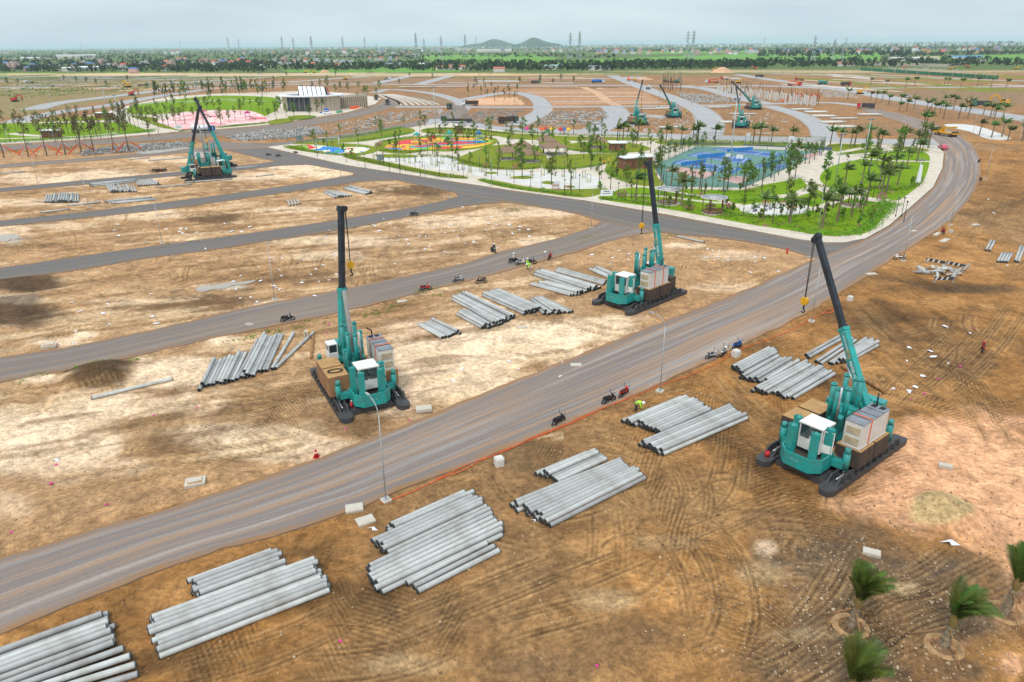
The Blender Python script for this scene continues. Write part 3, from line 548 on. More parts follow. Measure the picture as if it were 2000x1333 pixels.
# ================================================================== PARK SURFACES
PAVE = mat('park_paving', (.66, .56, .45), .85, var=.07, scale=.35, coord='Object', col2=(.50, .42, .33))
PLAZA = mat('white_plaza', (.64, .61, .57), .8, var=.04, scale=.2, col2=(.54, .50, .44))
GRASS = mat('lawn_grass', (.15, .215, .012), .95, var=.2, scale=.22, bump=.6, bscale=3.0, col2=(.235, .225, .03), spec=.05)
GRASSB = mat('lawn_bright', (.135, .265, .006), .95, var=.2, scale=.2, bump=.6, bscale=3.0, col2=(.20, .265, .015), spec=.05)
KERB = mat('kerb_stone', (.62, .57, .50), .85, var=.08)
def patchmat(name, cols, sc, seed):
    m = bpy.data.materials.new(name); m.use_nodes = True; t = m.node_tree; b = t.nodes['Principled BSDF']; k = t.links.new; b.inputs['Roughness'].default_value = .8
    tc = t.nodes.new('ShaderNodeTexCoord'); mpp = t.nodes.new('ShaderNodeMapping'); mpp.inputs['Scale'].default_value = (sc, sc * .8, 1); mpp.inputs['Location'].default_value = (seed, seed * 1.7, 0); k(tc.outputs['Object'], mpp.inputs[0])
    n = t.nodes.new('ShaderNodeTexNoise'); n.inputs['Scale'].default_value = 1; n.inputs['Detail'].default_value = 0.4; n.inputs['Distortion'].default_value = .9; k(mpp.outputs[0], n.inputs['Vector'])
    r = t.nodes.new('ShaderNodeValToRGB'); r.color_ramp.interpolation = 'CONSTANT'; e = r.color_ramp.elements
    while len(e) < len(cols): e.new(.5)
    for i, c in enumerate(cols): e[i].position = .0 if i == 0 else .30 + .42 * (i - 1) / max(1, len(cols) - 2); e[i].color = (*c, 1)
    k(n.outputs[0], r.inputs[0]); k(r.outputs[0], b.inputs['Base Color']); return m
cY, cR, cB, cT, cG, cO = (.80, .48, .02), (.66, .035, .04), (.03, .20, .62), (.02, .33, .27), (.16, .45, .03), (.82, .25, .015)
RUB1 = patchmat('rubber_waves', [cT, cG, cR, (.75, .70, .5), cB, cT, cO], .085, 3.1); RUB2 = patchmat('rubber_play', [cB, cO, cY, cR, cY, cG, cB, cR], .06, 9.3)
RUBP = patchmat('rubber_pink', [(.66, .10, .13), (.72, .34, .33), (.78, .56, .52), (.72, .36, .34), (.78, .52, .48), (.63, .12, .15)], .07, 5.2)
COURT = mat('court_green', (.125, .235, .185), .8, var=.06, scale=.1); COURTB = mat('court_blue', (.05, .135, .33), .75, var=.06, scale=.1); COURTP = mat('court_pink', (.55, .30, .27), .8, var=.06, scale=.1)
LINE = mat('court_line', (.75, .75, .72), .8, var=.03)
PARK = [(522, 289), (600, 307), (675, 324), (750, 335.5), (875, 355), (1000, 374), (1137, 393), (1285, 418), (1450, 449), (1560, 470), (1610, 476), (1650, 476), (1690, 468), (1735, 443), (1782, 403), (1822, 367), (1840, 330), (1843, 300), (1830, 287), (1800, 284), (1760, 286), (1670, 281), (1550, 278), (1400, 275), (1262, 270), (1165, 264), (1000, 258), (940, 252), (880, 241), (820, 247), (760, 259), (700, 269), (640, 276), (575, 282)]
PZ = .22
sheet_poly('park_pavement', PARK, PZ, PAVE, skirt=.3)
def inset(pts_px, d):
    w_ = np.array(GL(pts_px)); c = w_.mean(0); n = len(w_); o = []
    ar = 0.5 * np.sum(w_[:, 0] * np.roll(w_[:, 1], -1) - w_[:, 1] * np.roll(w_[:, 0], -1)); sg = 1 if ar > 0 else -1
    for i in range(n):
        a = w_[i] - w_[i - 1]; b = w_[(i + 1) % n] - w_[i]; t = a / np.hypot(*a) + b / np.hypot(*b); t /= np.hypot(*t) + 1e-9
        o.append(w_[i] + sg * np.array([-t[1], t[0]]) * d)
    return o
kb = MB(); pw = [tuple(q) for q in GL(PARK)]; pi_ = [tuple(q) for q in inset(PARK, .22)]
for i in range(len(pw)):
    j = (i + 1) % len(pw); q = [pw[i], pw[j], pi_[j], pi_[i]]
    kb.add([(*p, PZ + .03) for p in q] + [(*p, -.05) for p in q], [(0, 1, 2, 3), (0, 4, 5, 1), (2, 6, 7, 3)])
tag(obj('kerb', kb.mesh('kerb', KERB)), kind='structure')
LAWNS = [
 [(560, 289), (600, 285), (650, 282), (715, 286), (733, 296), (700, 305), (660, 304), (600, 297)],
 [(578, 282), (650, 276), (720, 266), (782, 252), (804, 254), (800, 262), (750, 271), (700, 278), (640, 281), (600, 283)],
 [(672, 307), (700, 307), (760, 319), (830, 334), (905, 347), (910, 351), (870, 348), (800, 336), (740, 324), (690, 314)],
 [(736, 291), (745, 279), (800, 271), (900, 267), (958, 271), (966, 280), (940, 290), (880, 297), (830, 296), (790, 302), (745, 297)],
 [(826, 256), (850, 251), (900, 252), (950, 257), (1008, 263), (1000, 268), (900, 264), (840, 262)],
 [(932, 353), (960, 354), (1050, 370), (1130, 372), (1180, 371), (1185, 376), (1140, 388), (1060, 379), (980, 367)],
 [(900, 312), (930, 298), (970, 286), (1040, 286), (1062, 308), (1056, 326), (1030, 332), (960, 330), (915, 324)],
 [(1068, 326), (1088, 308), (1125, 304), (1200, 302), (1218, 305), (1190, 319), (1167, 324), (1120, 330), (1072, 332)],
 [(1110, 287), (1140, 280), (1225, 281), (1265, 291), (1250, 297), (1200, 300), (1125, 296)],
 [(970, 261), (1100, 268), (1275, 272), (1270, 276), (1200, 275), (1100, 276), (1000, 272)],
 [(1188, 332), (1200, 316), (1225, 312), (1268, 316), (1275, 345), (1290, 362), (1262, 365), (1225, 355), (1197, 345)],
 [(1172, 391), (1198, 379), (1215, 371), (1270, 368), (1330, 371), (1440, 374), (1500, 362), (1590, 345), (1620, 325), (1664, 306), (1760, 297), (1810, 302), (1812, 330), (1795, 363), (1745, 402), (1700, 452), (1645, 463), (1600, 462), (1560, 455), (1450, 438), (1300, 410)],
 [(1290, 277), (1400, 279), (1550, 283), (1605, 288), (1600, 292), (1480, 286), (1380, 286), (1300, 284)], [(1625, 284), (1700, 285), (1790, 291), (1806, 297), (1740, 294), (1670, 301), (1625, 300)],
 [(1058, 279), (1085, 276), (1110, 279), (1098, 287), (1066, 288)], [(740, 304), (800, 305), (806, 309), (750, 309)], [(690, 309), (706, 311), (712, 316), (700, 315)]]
for i, q in enumerate(LAWNS): sheet_poly('lawn', q, PZ + .05 + i * .0004, GRASSB if i == 11 else GRASS, smooth=4, skirt=.1, world=[tuple(u) for u in inset(q, -.9 if i not in (11, 2, 5) else -.1)])
sheet_poly('plaza', [(708, 309), (740, 310), (800, 310), (860, 308), (900, 315), (935, 331), (1000, 337), (1040, 339), (1100, 339), (1160, 345), (1175, 360), (1150, 370), (1080, 371), (1020, 362), (960, 351), (900, 338), (840, 331), (780, 320)], PZ + .008, PLAZA, smooth=4)
for q in [(1070, 359, 12, 3), (1020, 349, 22, 3), (1115, 367, 8, 2), (905, 321, 14, 2), (960, 340, 12, 2.4)]:
    sheet_poly('lawn', [(q[0] + q[2] * math.cos(a * .785), q[1] + q[3] * math.sin(a * .785)) for a in range(8)], PZ + .06, GRASS, smooth=3)
for pts, wd in [([(1607, 296), (1640, 303), (1664, 311), (1625, 320), (1596, 332), (1583, 350), (1597, 366), (1634, 380), (1700, 392), (1765, 398)], 4.2), ([(1596, 364), (1572, 376), (1545, 384), (1500, 388)], 3.0), ([(1664, 310), (1740, 316), (1826, 318)], 2.4), ([(1660, 311), (1700, 303), (1735, 296), (1720, 285)], 3),
                ([(1260, 367), (1330, 380), (1400, 392), (1460, 412), (1500, 420)], 1.8), ([(1205, 384), (1290, 386), (1370, 396), (1440, 402), (1475, 408)], 1.5), ([(1560, 416), (1600, 408), (1640, 392), (1660, 384)], 2.0), ([(1640, 300), (1700, 290), (1800, 289), (1838, 300)], 2.5)]:
    _pz = globals().get('_pz', 0) + .0006; line_strip('path', pts, wd, PZ + .062 + _pz, PAVE, 60)
ring = lambda cx, cy, rx, ry, n=20: [(cx + rx * math.cos(6.2832 * a / n), cy + ry * math.sin(6.2832 * a / n)) for a in range(n)]
sheet_poly('plaza', ring(1515, 411, 72, 13), PZ + .07, PLAZA)
sheet_poly('flower_bed', ring(1546, 408, 12, 3), PZ + .15, DUST)
for c in [(1304, 400, 24, 6), (1392, 418, 22, 6), (1664, 404, 22, 5)]: sheet_poly('gazebo_floor', ring(*c), PZ + .075, PALECON)
sheet_poly('play_surface', [(590, 286), (620, 285), (660, 290), (700, 289), (722, 292), (706, 300), (675, 302), (640, 302), (615, 297)], PZ + .058, RUB1, smooth=4)
sheet_poly('play_surface', [(752, 288), (790, 276), (850, 271), (910, 270), (955, 273), (960, 281), (925, 290), (880, 292), (850, 293), (800, 295), (765, 293)], PZ + .058, RUB2, smooth=4)
sheet_poly('court_surface', [(1276, 326), (1362, 287), (1608, 299), (1452, 369), (1300, 366)], PZ + .066, COURT)
for q, m_ in [([(1338, 306), (1372, 298), (1470, 312), (1455, 324)], COURTB), ([(1308, 321), (1335, 313), (1450, 332), (1430, 343)], COURTB), ([(1385, 294), (1420, 290), (1530, 302), (1510, 311)], COURTB), ([(1297, 334), (1328, 328), (1400, 340), (1375, 352)], COURTP), ([(1468, 330), (1490, 319), (1545, 325), (1522, 334)], COURTB), ([(1562, 306), (1600, 298), (1606, 302), (1580, 312)], COURTP), ([(1400, 352), (1440, 346), (1470, 350), (1440, 362)], COURTP)]:
    sheet_poly('court_surface', q, PZ + .070, m_)
    w_ = [np.array(p) for p in GL(q)]; lb = MB()
    for (s0, s1), (t0, t1) in [((.08, .92), (.08, .10)), ((.08, .92), (.90, .92)), ((.08, .09), (.08, .92)), ((.91, .92), (.08, .92)), ((.30, .31), (.2, .8)), ((.69, .70), (.2, .8)), ((.08, .92), (.20, .215)), ((.08, .92), (.785, .80))]:
        f = lambda s, t: (1 - s) * ((1 - t) * w_[0] + t * w_[1]) * 1 + s * ((1 - t) * w_[3] + t * w_[2])
        lb.add([(*f(s0, t0), PZ + .074), (*f(s1, t0), PZ + .074), (*f(s1, t1), PZ + .074), (*f(s0, t1), PZ + .074)], [(0, 1, 2, 3)])
    tag(obj('court_marking', lb.mesh('court_marking', LINE)), kind='structure')
for q in [[(1290, 280), (1340, 282), (1430, 282), (1430, 284.5), (1330, 284)], [(1452, 284), (1600, 290), (1598, 292), (1450, 286)], [(1560, 287), (1625, 290), (1625, 296), (1580, 294)]]: sheet_poly('court_surface', q, PZ + .078, mat('slate_court', (.055, .075, .13), .8))
# the larger park on the left
LP = [(-200, 298), (0, 283), (208, 270.5), (338, 259.5), (430, 253), (520, 245), (617, 230), (680, 220), (733, 204), (745, 193), (700, 184), (600, 178), (520, 181), (420, 184), (330, 190), (262, 204), (200, 222), (100, 238), (0, 248), (-200, 258)]
sheet_poly('park_pavement', LP, .18, PAVE, skirt=.25)
for q in [[(-200, 293), (0, 278.5), (120, 272), (210, 265), (285, 260), (306, 256), (275, 246), (240, 240), (130, 241), (0, 243), (-200, 252)], [(262, 206), (330, 197), (420, 188), (520, 190), (540, 196), (545, 212), (510, 232), (480, 243), (450, 248), (440, 235), (350, 222), (300, 225), (250, 222)], [(230, 232), (262, 227), (305, 232), (320, 244), (350, 254), (330, 254), (300, 246), (262, 238)],
          [(60, 236), (200, 226), (215, 222), (230, 234), (130, 238)], [(527, 237), (560, 232), (575, 236), (545, 243), (525, 243)], [(562, 229), (590, 226), (618, 228), (600, 233), (572, 235)], [(350, 256), (430, 249), (470, 246), (520, 241), (518, 243), (430, 251), (352, 257.5)]]:
    sheet_poly('lawn', q, .22, GRASSB if len(q) > 10 else GRASS, smooth=4)
for pts, wd in [([(218, 221), (260, 237), (299, 252), (345, 259)], 7), ([(-50, 274), (60, 271), (156, 268), (230, 261)], 2.5), ([(0, 240), (130, 240), (234, 238)], 3), ([(20, 262), (60, 266), (110, 268)], 4)]:
    _pz += .0006; line_strip('path', pts, wd, .228 + _pz, PAVE, 40)
for pts in [[(330, 201), (360, 199), (395, 197.5)], [(362, 201), (390, 200), (420, 198)], [(405, 197), (440, 195.5), (462, 195)], [(446, 198), (480, 197.5), (520, 199)], [(255, 207), (285, 204), (337, 198)]]: line_strip('path', pts, 1.6, .30, PLAZA, 20)
sheet_poly('play_surface', [(307, 238), (330, 232), (351, 221), (380, 219), (430, 216), (494, 219), (525, 237), (490, 242), (450, 246), (425, 251), (390, 254), (351, 254), (325, 246)], .240, RUBP, smooth=4)
# construction blocks behind the parks: pale trenches and strips
STRIP = mat('pale_strip', (.62, .55, .48), .9, var=.1, scale=.2); CLAY = mat('orange_clay', (.60, .35, .20), .9, var=.12, scale=.08); PUD = mat('puddle_mud', (.36, .30, .235), .35, var=.06, scale=.1, spec=.5)
for k_ in range(8):
    a = k_ / 7; line_strip('trench_edge', [(770 + 88 * a, 205 + 1.5 * (1 - a)), (765 + 70 * a, 198), (748 + 50 * a, 190), (738 + 30 * a, 184.5)], 1.3, .05 + .004 * k_, STRIP, 16)
for y0, x0, x1, m_ in [(178.5, 1035, 1200, CLAY), (181, 1030, 1250, STRIP), (184, 1042, 1255, CLAY), (189, 1060, 1262, STRIP), (194.5, 1072, 1280, CLAY), (199.5, 1075, 1290, STRIP), (203, 1078, 1300, CLAY), (150.6, 1010, 1170, CLAY), (154, 1005, 1160, CLAY)]:
    line_strip('clay_strip', [(x0, y0), ((x0 + x1) / 2, y0), (x1, y0 + .4)], 2.6 if y0 > 160 else 7, .047 + y0 * .0002, m_, 12)
line_strip('clay_strip', [(1140, 171), (1165, 182), (1185, 197), (1205, 207)], 6, .10, CLAY, 12)
for q in [[(1325, 167.5), (1360, 168), (1350, 170), (1330, 170)], [(1260, 224), (1300, 227), (1298, 231), (1262, 229)], [(1218, 151), (1262, 151), (1255, 154), (1220, 154)], [(1425, 153), (1440, 152), (1450, 155), (1428, 155)], [(270, 296), (365, 287), (370, 290), (290, 301)], [(935, 157), (1010, 158), (1010, 160.5), (940, 160)], [(1850, 243), (1905, 246), (1975, 271), (1930, 272), (1895, 258), (1850, 248)]]:
    sheet_poly('wet_ground', q, .058, PUD if q[0][0] != 1850 else PLAZA, smooth=3)
for q in [[(382, 566), (400, 560), (420, 558), (445, 553), (470, 552), (500, 548), (484, 555), (455, 558), (440, 564), (415, 566), (395, 571)], [(-10, 463), (12, 461), (25, 458), (38, 464), (30, 468), (22, 467), (14, 472), (-10, 470)], [(478, 633), (486, 631), (496, 634), (490, 637), (482, 636)]]: sheet_poly('puddle', q, .062, PUD, smooth=4)

# ================================================================== CONCRETE PILES
PR = .188
_pm = {}
def pile_mesh(L_):
    k_ = round(L_ * 2) / 2
    if k_ in _pm: return _pm[k_]
    b = MB(); n = 12
    b.lathe([(PR, -k_ / 2 + .06), (PR, k_ / 2 - .06)], n); sh = b
    sh.v = [(z, x, y) for x, y, z in sh.v]
    e1 = MB(); e1.lathe([(.0, .33), (PR * .62, .33), (PR * .62, 0), (PR * 1.015, 0), (PR * 1.015, .07)], n, smooth=False); e1.v = [(z, x, y) for x, y, z in e1.v]
    ea = e1.mesh('end_plate', PILEEND)
    _pm[k_] = (sh.mesh('concrete_pile', CONC), ea, k_); return _pm[k_]
PILES = []
def pile(a, b, z, label, group, dark=False):
    a = np.array(a[:2]); b = np.array(b[:2]); d = b - a; L_ = float(np.hypot(*d)); me, ea, kl = pile_mesh(L_); c = (a + b) / 2
    zz = float(np.min(terr(np.array([a[0], c[0], b[0]]), np.array([a[1], c[1], b[1]])))) * 0 + float(np.mean(terr(np.array([a[0], c[0], b[0]]), np.array([a[1], c[1], b[1]])))) + z
    o = obj('concrete_pile', me, None, (c[0], c[1], zz + PR), math.atan2(d[1], d[0])); tag(o, label, 'concrete pile', group)
    obj('end_plate', ea, o, (-kl / 2, 0, 0)); obj('end_plate', ea, o, (kl / 2, 0, 0), math.pi)
    PILES.append(o); return o
def stack(desc, A0, B0, A1, B1, n=None, top=1.0, jit=.18, from_='left', layers=2):
    """piles lying side by side; A = near ends, B = far ends of the first and last pile (pixels on the ground)"""
    a0, b0, a1, b1 = [G(*q)[:2] for q in (A0, B0, A1, B1)]
    d = (b0 - a0) / np.hypot(*(b0 - a0)); pr = np.array([-d[1], d[0]]); wd = abs((a1 - a0) @ pr)
    if n is None: n = max(1, int(round(wd / (2 * PR * 1.05))) + 1)
    nl = max(np.hypot(*(b0 - a0)), np.hypot(*(b1 - a1)))
    gname = 'piles of ' + desc
    for k_ in range(n):
        t_ = k_ / max(1, n - 1); a = a0 + (a1 - a0) * t_; b = b0 + (b1 - b0) * t_; dd = (b - a) / np.hypot(*(b - a)); s = rng.uniform(-jit, jit)
        pile(a + dd * s, b + dd * s, 0.0, 'concrete pile %s from the %s, lower layer, %s' % (nth(k_), from_, desc), gname)
    m = 0; cnt = 0
    for k_ in range(n - 1):
        if layers < 2 or rng.random() > top: continue
        t_ = (k_ + .5) / max(1, n - 1); a = a0 + (a1 - a0) * t_; b = b0 + (b1 - b0) * t_; dd = (b - a) / np.hypot(*(b - a)); s = rng.uniform(-jit, jit) * 1.6
        pile(a + dd * s, b + dd * s, PR * 1.74, 'concrete pile %s from the %s, upper layer, %s' % (nth(cnt), from_, desc), gname); cnt += 1
T = stack
T('cut-off stack at lower left, road side', (-125, 1327), (212, 1203), (-110, 1370), (224, 1247), top=.8, from_='road')
T('cut-off stack in the bottom left corner', (-105, 1388), (234, 1254), (-95, 1430), (266, 1322), top=.9, from_='road')
T('short half of second roadside stack', (366, 1140), (535, 1078), (388, 1176), (558, 1112), top=.85, from_='road')
T('long half of second roadside stack', (289, 1218), (615, 1099), (317, 1284), (649, 1154), top=.9, from_='road')
T('road-side top of middle stack', (757, 1036), (905, 969), (768, 1043), (925, 974), top=1, from_='road')
T('upper part of middle stack', (731, 1063), (920, 978), (750, 1086), (950, 992), top=1, from_='road')
T('lower part of middle stack', (716, 1116), (957, 1000), (742, 1162), (985, 1046), top=.95, from_='road')
T('loose few before middle stack', (797, 1142), (955, 1062), (817, 1158), (976, 1078), n=3, top=.4, from_='road')
T('short part of third roadside stack', (1048, 928), (1150, 886), (1090, 942), (1186, 898), top=.8, from_='road')
T('long part of third roadside stack', (997, 991), (1203, 908), (1073, 1030), (1257, 937), top=.95, from_='road')
T('short half of hi-vis worker stack', (1215, 826), (1333, 778), (1294, 852), (1392, 808), top=.75, from_='road')
T('long half of hi-vis worker stack', (1250, 872), (1420, 800), (1294, 890), (1457, 820), top=.95, from_='road')
T('road-side cluster under the right hook', (1429, 722), (1503, 684), (1450, 733), (1519, 696), top=.7, from_='road')
T('middle cluster under the right hook', (1444, 742), (1517, 701), (1498, 752), (1562, 713), top=.75, from_='road')
T('wide cluster near the right boom', (1472, 765), (1571, 712), (1532, 778), (1616, 727), top=.7, from_='road', jit=.4)
T('pair lying off the wide cluster', (1537, 778), (1624, 727), (1548, 781), (1632, 731), n=2, top=0, from_='road')
T('lone pair beyond the clusters', (1571, 698), (1638, 660), (1578, 701), (1646, 663), n=2, top=0, from_='road')
T('pair just left of right boom', (1592, 710), (1663, 664), (1601, 714), (1671, 667), n=2, top=0, from_='road')
T('group behind the right boom', (1617, 714), (1690, 664), (1658, 708), (1712, 678), n=6, top=.5, from_='road', jit=.3)
T('left half of the fanned stack', (391, 761), (414, 712), (455, 745), (482, 688), n=9, top=.45, jit=.5)
T('right half of the fanned stack', (463, 743), (505, 664), (520, 727), (552, 655), n=8, top=.5, jit=.5)
pile(G(531, 724), G(574, 652), 0, 'single pile leaning out of the fanned stack toward the bent worker', 'loose piles')
pile(G(538, 722), G(612, 652), 0, 'longest slanting pile at the right end of the fanned stack', 'loose piles')
pile(G(181, 780), G(336, 743), 0, 'single grey pile lying alone on pale sand at left', 'loose piles')
pile(G(1320, 463), G(1376, 475), 0, 'single pile lying alone beside the park front road', 'loose piles')
T('small leftmost stack beyond the road', (865, 663), (818, 637), (897, 653), (846, 629), top=.25, jit=.3)
T('front of big stack beyond road', (944, 644), (893, 616), (974, 637), (925, 607), top=.9)
T('back of big stack beyond road', (976, 636), (886, 588), (1005, 622), (909, 576), top=.8)
T('second stack beyond the road', (1025, 616), (943, 579), (1058, 607), (975, 571), top=.7)
T('short third stack beyond the road', (1064, 616), (1037, 592), (1118, 611), (1056, 582), n=8, top=.5)
T('front of stack by far cab', (1117, 580), (1035, 557), (1140, 575), (1072, 557), top=.5)
T('back of stack by far cab', (1143, 573), (1042, 538), (1172, 564), (1062, 532), top=.8)
T('thin few beside the far cab', (1180, 558), (1083, 531), (1186, 552), (1090, 526), n=3, top=0)
T('group half hidden by far machine', (1196, 548), (1153, 528), (1206, 541), (1172, 526), n=6, top=.4)
T('leftmost distant stack', (87, 397), (93, 382), (152, 396), (153, 380), n=14, top=.5)
T('distant stack right of the leftmost one', (218, 377), (207, 363), (266, 376), (260, 364), n=11, top=.5)
T('distant stack nearest the double machine', (271, 365), (267, 354), (313, 362), (296, 353), n=9, top=.3)
T('long piles behind the distant stacks', (173, 363), (262, 354), (182, 365), (270, 356), n=4, top=.4)
T('long piles in front of the distant stacks', (204, 397), (300, 389), (224, 399), (306, 391), n=4, top=.4)
T('few piles across the dark road at left', (567, 404), (562, 393), (586, 400), (578, 391), n=4, top=0)
T('small pair of stacks across the dark road', (655, 388), (632, 377), (687, 384), (656, 375), n=7, top=.4)
T('flat stack at the end of the dark road', (716, 381), (671, 370), (727, 378), (682, 366), n=7, top=.3)
T('pair at the right edge of the view', (1982, 513), (1994, 482), (1988, 514), (2000, 484), n=2, top=0)
T('group of four near the right edge', (1948, 513), (1958, 496), (1966, 514), (1976, 497), n=4, top=0)
T('pair left of the group of four', (1925, 491), (1936, 471), (1932, 492), (1942, 472), n=2, top=0)
for (a, b), d in zip([((133, 403), (198, 396)), ((78, 417), (137, 410)), ((307, 367), (376, 361)), ((254, 313), (292, 309)), ((290, 315), (369, 309)), ((0, 341), (49, 336)), ((500, 346), (535, 342)), ((461, 330), (505, 326)), ((360, 358), (455, 351))],
                     ['left of the dark road', 'near the left edge', 'beside the double machine', 'beyond the upper dirt road', 'on pale sand behind the double machine', 'at the left picture edge', 'at the tip of the sandy corner', 'right of the double machine', 'right in front of the double machine']):
    pile(G(*a), G(*b), 0, 'long grey pile lying singly ' + d, 'loose piles')

# only the 300 piles that show largest stay single; the tiny distant rest is one mass
PILES.sort(key=lambda o: -o.dimensions.x / o.location.y ** 2 if False else o.location.y)
_rest = PILES[300:]
if _rest:
    b = MB()
    for o in _rest:
        r = o.rotation_euler.z; h = max(q[0] for q in o.bound_box); c_ = o.location; d_ = Vector((math.cos(r), math.sin(r), 0)) * h
        b.cyl(c_ - d_, c_ - d_ * .975, PR * 1.01, n=8, m=1); b.cyl(c_ - d_ * .975, c_ + d_ * .975, PR, n=8); b.cyl(c_ + d_ * .975, c_ + d_, PR * 1.01, n=8, m=1)
        for ch in list(o.children): bpy.data.objects.remove(ch)
        bpy.data.objects.remove(o)
    tag(obj('distant_piles', b.mesh('distant_piles', [CONC, PILEEND])), 'small stacks of grey piles lying far off on the left blocks', 'concrete piles', kind='stuff')

# ================================================================== PILE-PRESSING MACHINES
def text_mesh(s, size):
    cu = bpy.data.curves.new('txt', 'FONT'); cu.body = s; cu.size = size; cu.extrude = .004; cu.align_x = 'LEFT'; cu.align_y = 'CENTER'; cu.resolution_u = 2
    o = bpy.data.objects.new('txt', cu); COL.objects.link(o); dg = bpy.context.evaluated_depsgraph_get(); me = bpy.data.meshes.new_from_object(o.evaluated_get(dg))
    bpy.data.objects.remove(o); return me
TXT = {}
def lettering(parent, s, size, m, loc, rot):
    key = (s, size, m.name)
    if key not in TXT:
        me = text_mesh(s, size); me.materials.clear(); me.materials.append(m); TXT[key] = me
    o = obj('lettering', TXT[key], parent); o.matrix_local = Matrix.Translation(loc) @ rot.to_4x4(); return o
LETW = mat('letter_white', (.78, .78, .76), .5, var=.03); LETO = mat('letter_orange', (.85, .33, .02), .5, var=.03)
HAZ = mat('hazard_yellow', (.62, .36, .02), .6, var=.1)
_part = {}
def pm(name, key, fn, mats):
    k_ = (name, key)
    if k_ not in _part:
        b = MB(); fn(b); _part[k_] = b.mesh(name, mats)
    return _part[k_]
def machine(label, org, heading, tip, cw_l, cw_r, hookz, letters=True, pile_up=False, group='pile pressing machines', cw_extra=False, strap=2):
    """hydraulic static pile press: local X = front, Y = left"""
    t = thing('pile_press_machine', label, 'machine', org, heading, group)
    for s in (1, -1):
        def f(b):
            b.prism([(-6.4, -.55), (-5.9, -.62), (5.9, -.62), (6.4, -.3), (6.4, .3), (5.9, .62), (-5.9, .62), (-6.4, .55)], 0, .5)
        p = obj('pontoon', pm('pontoon', 0, f, [STEEL]), t, (0, 2.75 * s, 0))
        for yy in (-.36, .36):
            def f2(b):
                b.add([(-5.4, -.06, .5), (5.3, -.06, .5), (4.7, -.06, 1.08), (-4.9, -.06, 1.08), (-5.4, .06, .5), (5.3, .06, .5), (4.7, .06, 1.08), (-4.9, .06, 1.08)], [(0, 1, 2, 3), (7, 6, 5, 4), (3, 2, 6, 7), (1, 5, 6, 2), (4, 0, 3, 7)])
                for x in range(-5, 5): b.box((x + .4, .17 * (1 if yy > 0 else -1), .74), (.07, .24, .46), rx=.25 * (1 if yy > 0 else -1))
            obj('rail', pm('rail', yy, f2, [STEEL]), p, (0, yy, 0))
        obj('ram', pm('ram', 0, lambda b: b.cyl((1.5, 0, .68), (4.6, 0, .68), .07, n=8), [CHROME]), p)
    for k_, x in enumerate((4.3, -2.6)):
        def f(b):
            pr_ = [(-1.9, 0.0), (-1.2, 0.0), (-.7, .16), (.7, .16), (1.2, 0), (1.9, 0), (2.1, .3), (1.7, .62), (-1.7, .62), (-2.1, .3)]
            n = len(pr_); b.add([(-.9, y, z) for y, z in pr_] + [(.9, y, z) for y, z in pr_], [(i, (i + 1) % n, n + (i + 1) % n, n + i) for i in range(n)] + [tuple(range(n))[::-1], tuple(range(n, 2 * n))])
        obj('walking_foot', pm('walking_foot', 0, f, [STEEL]), t, (x, 0, 0))
    def f(b):
        b.box((-.3, 0, 1.35), (9.2, 2.5, .5)); b.box((-.3, 0, .88), (7.6, 1.5, .5)); b.box((2.6, 0, 1.65), (2.2, 3.4, .1), m=1); b.box((-3.6, -.2, 1.64), (2.4, 2.6, .09), m=1)
        for x in (2.9, -3.3): b.box((x, 0, 1.15), (.7, 5.2, .5))
    obj('deck', pm('deck', 0, f, [STEEL, DUST]), t)
    ap = [(3.4, 1.75), (5.2, 1.75), (5.95, 1.05), (5.95, -1.05), (5.2, -1.75), (3.4, -1.75), (3.4, -1.62), (5.14, -1.62), (5.83, -.99), (5.83, .99), (5.14, 1.62), (3.4, 1.62)]
    def f(b):
        b.prism(ap, .95, 2.15); b.prism([(3.4, 1.6), (5.1, 1.6), (5.8, .98), (5.8, -.98), (5.1, -1.6), (3.4, -1.6)], 1.0, 1.55, m=1)
    a_ = obj('apron', pm('apron', 0, f, [TEAL, RUSTD]), t)
    if letters: lettering(a_, 'No.11' if False else 'M1118', .26, mat('letter_pale', (.25, .50, .46), .6), Vector((5.962, -.5, 1.62)), Matrix(((0, 0, 1), (1, 0, 0), (0, 1, 0))))
    for x, y, h in ((5.35, .95, 4.15), (5.35, -.95, 4.15), (3.9, 1.35, 4.2), (3.9, -1.35, 4.2)):
        def f(b):
            b.box((0, 0, (h - 1.3) / 2), (.42, .62, h - 1.3)); b.box((.05, .26, (h - 1.3) + .06), (.42, .1, .14)); b.box((.05, -.26, (h - 1.3) + .06), (.42, .1, .14)); b.cyl((-.2, 0, h - 1.32), (.25, 0, h - 1.32), .2, n=10)
        obj('pillar', pm('pillar', h, f, [TEAL]), t, (x, y, 1.3), .25 * (1 if y > 0 else -1))
    # cab
    cb = obj('cab', pm('cab', 0, lambda b: [b.box((0, 0, .45), (1.7, 1.9, .9)), b.box((0, 0, 2.2), (1.9, 2.05, .12)), [b.box((sx * .81, sy * .91, 1.5), (.09, .09, 1.3)) for sx in (-1, 1) for sy in (-1, 1)], b.box((-.81, 0, 1.5), (.08, 1.8, 1.3))], [WHITE]), t, (3.55, .05, 2.0))
    for q, nme in (((.80, -.45, .80, .9), 'x'), ((.80, .45, .80, .9), 'x')):
        obj('window', pm('window', 'f', lambda b: b.box((0, 0, 0), (.03, .74, 1.05)), [CABG]), cb, (.83, q[1], 1.5))
    for s in (-1, 1): obj('window', pm('window', 's', lambda b: b.box((0, 0, 0), (1.4, .03, 1.05)), [CABG]), cb, (0, s * .93, 1.5))
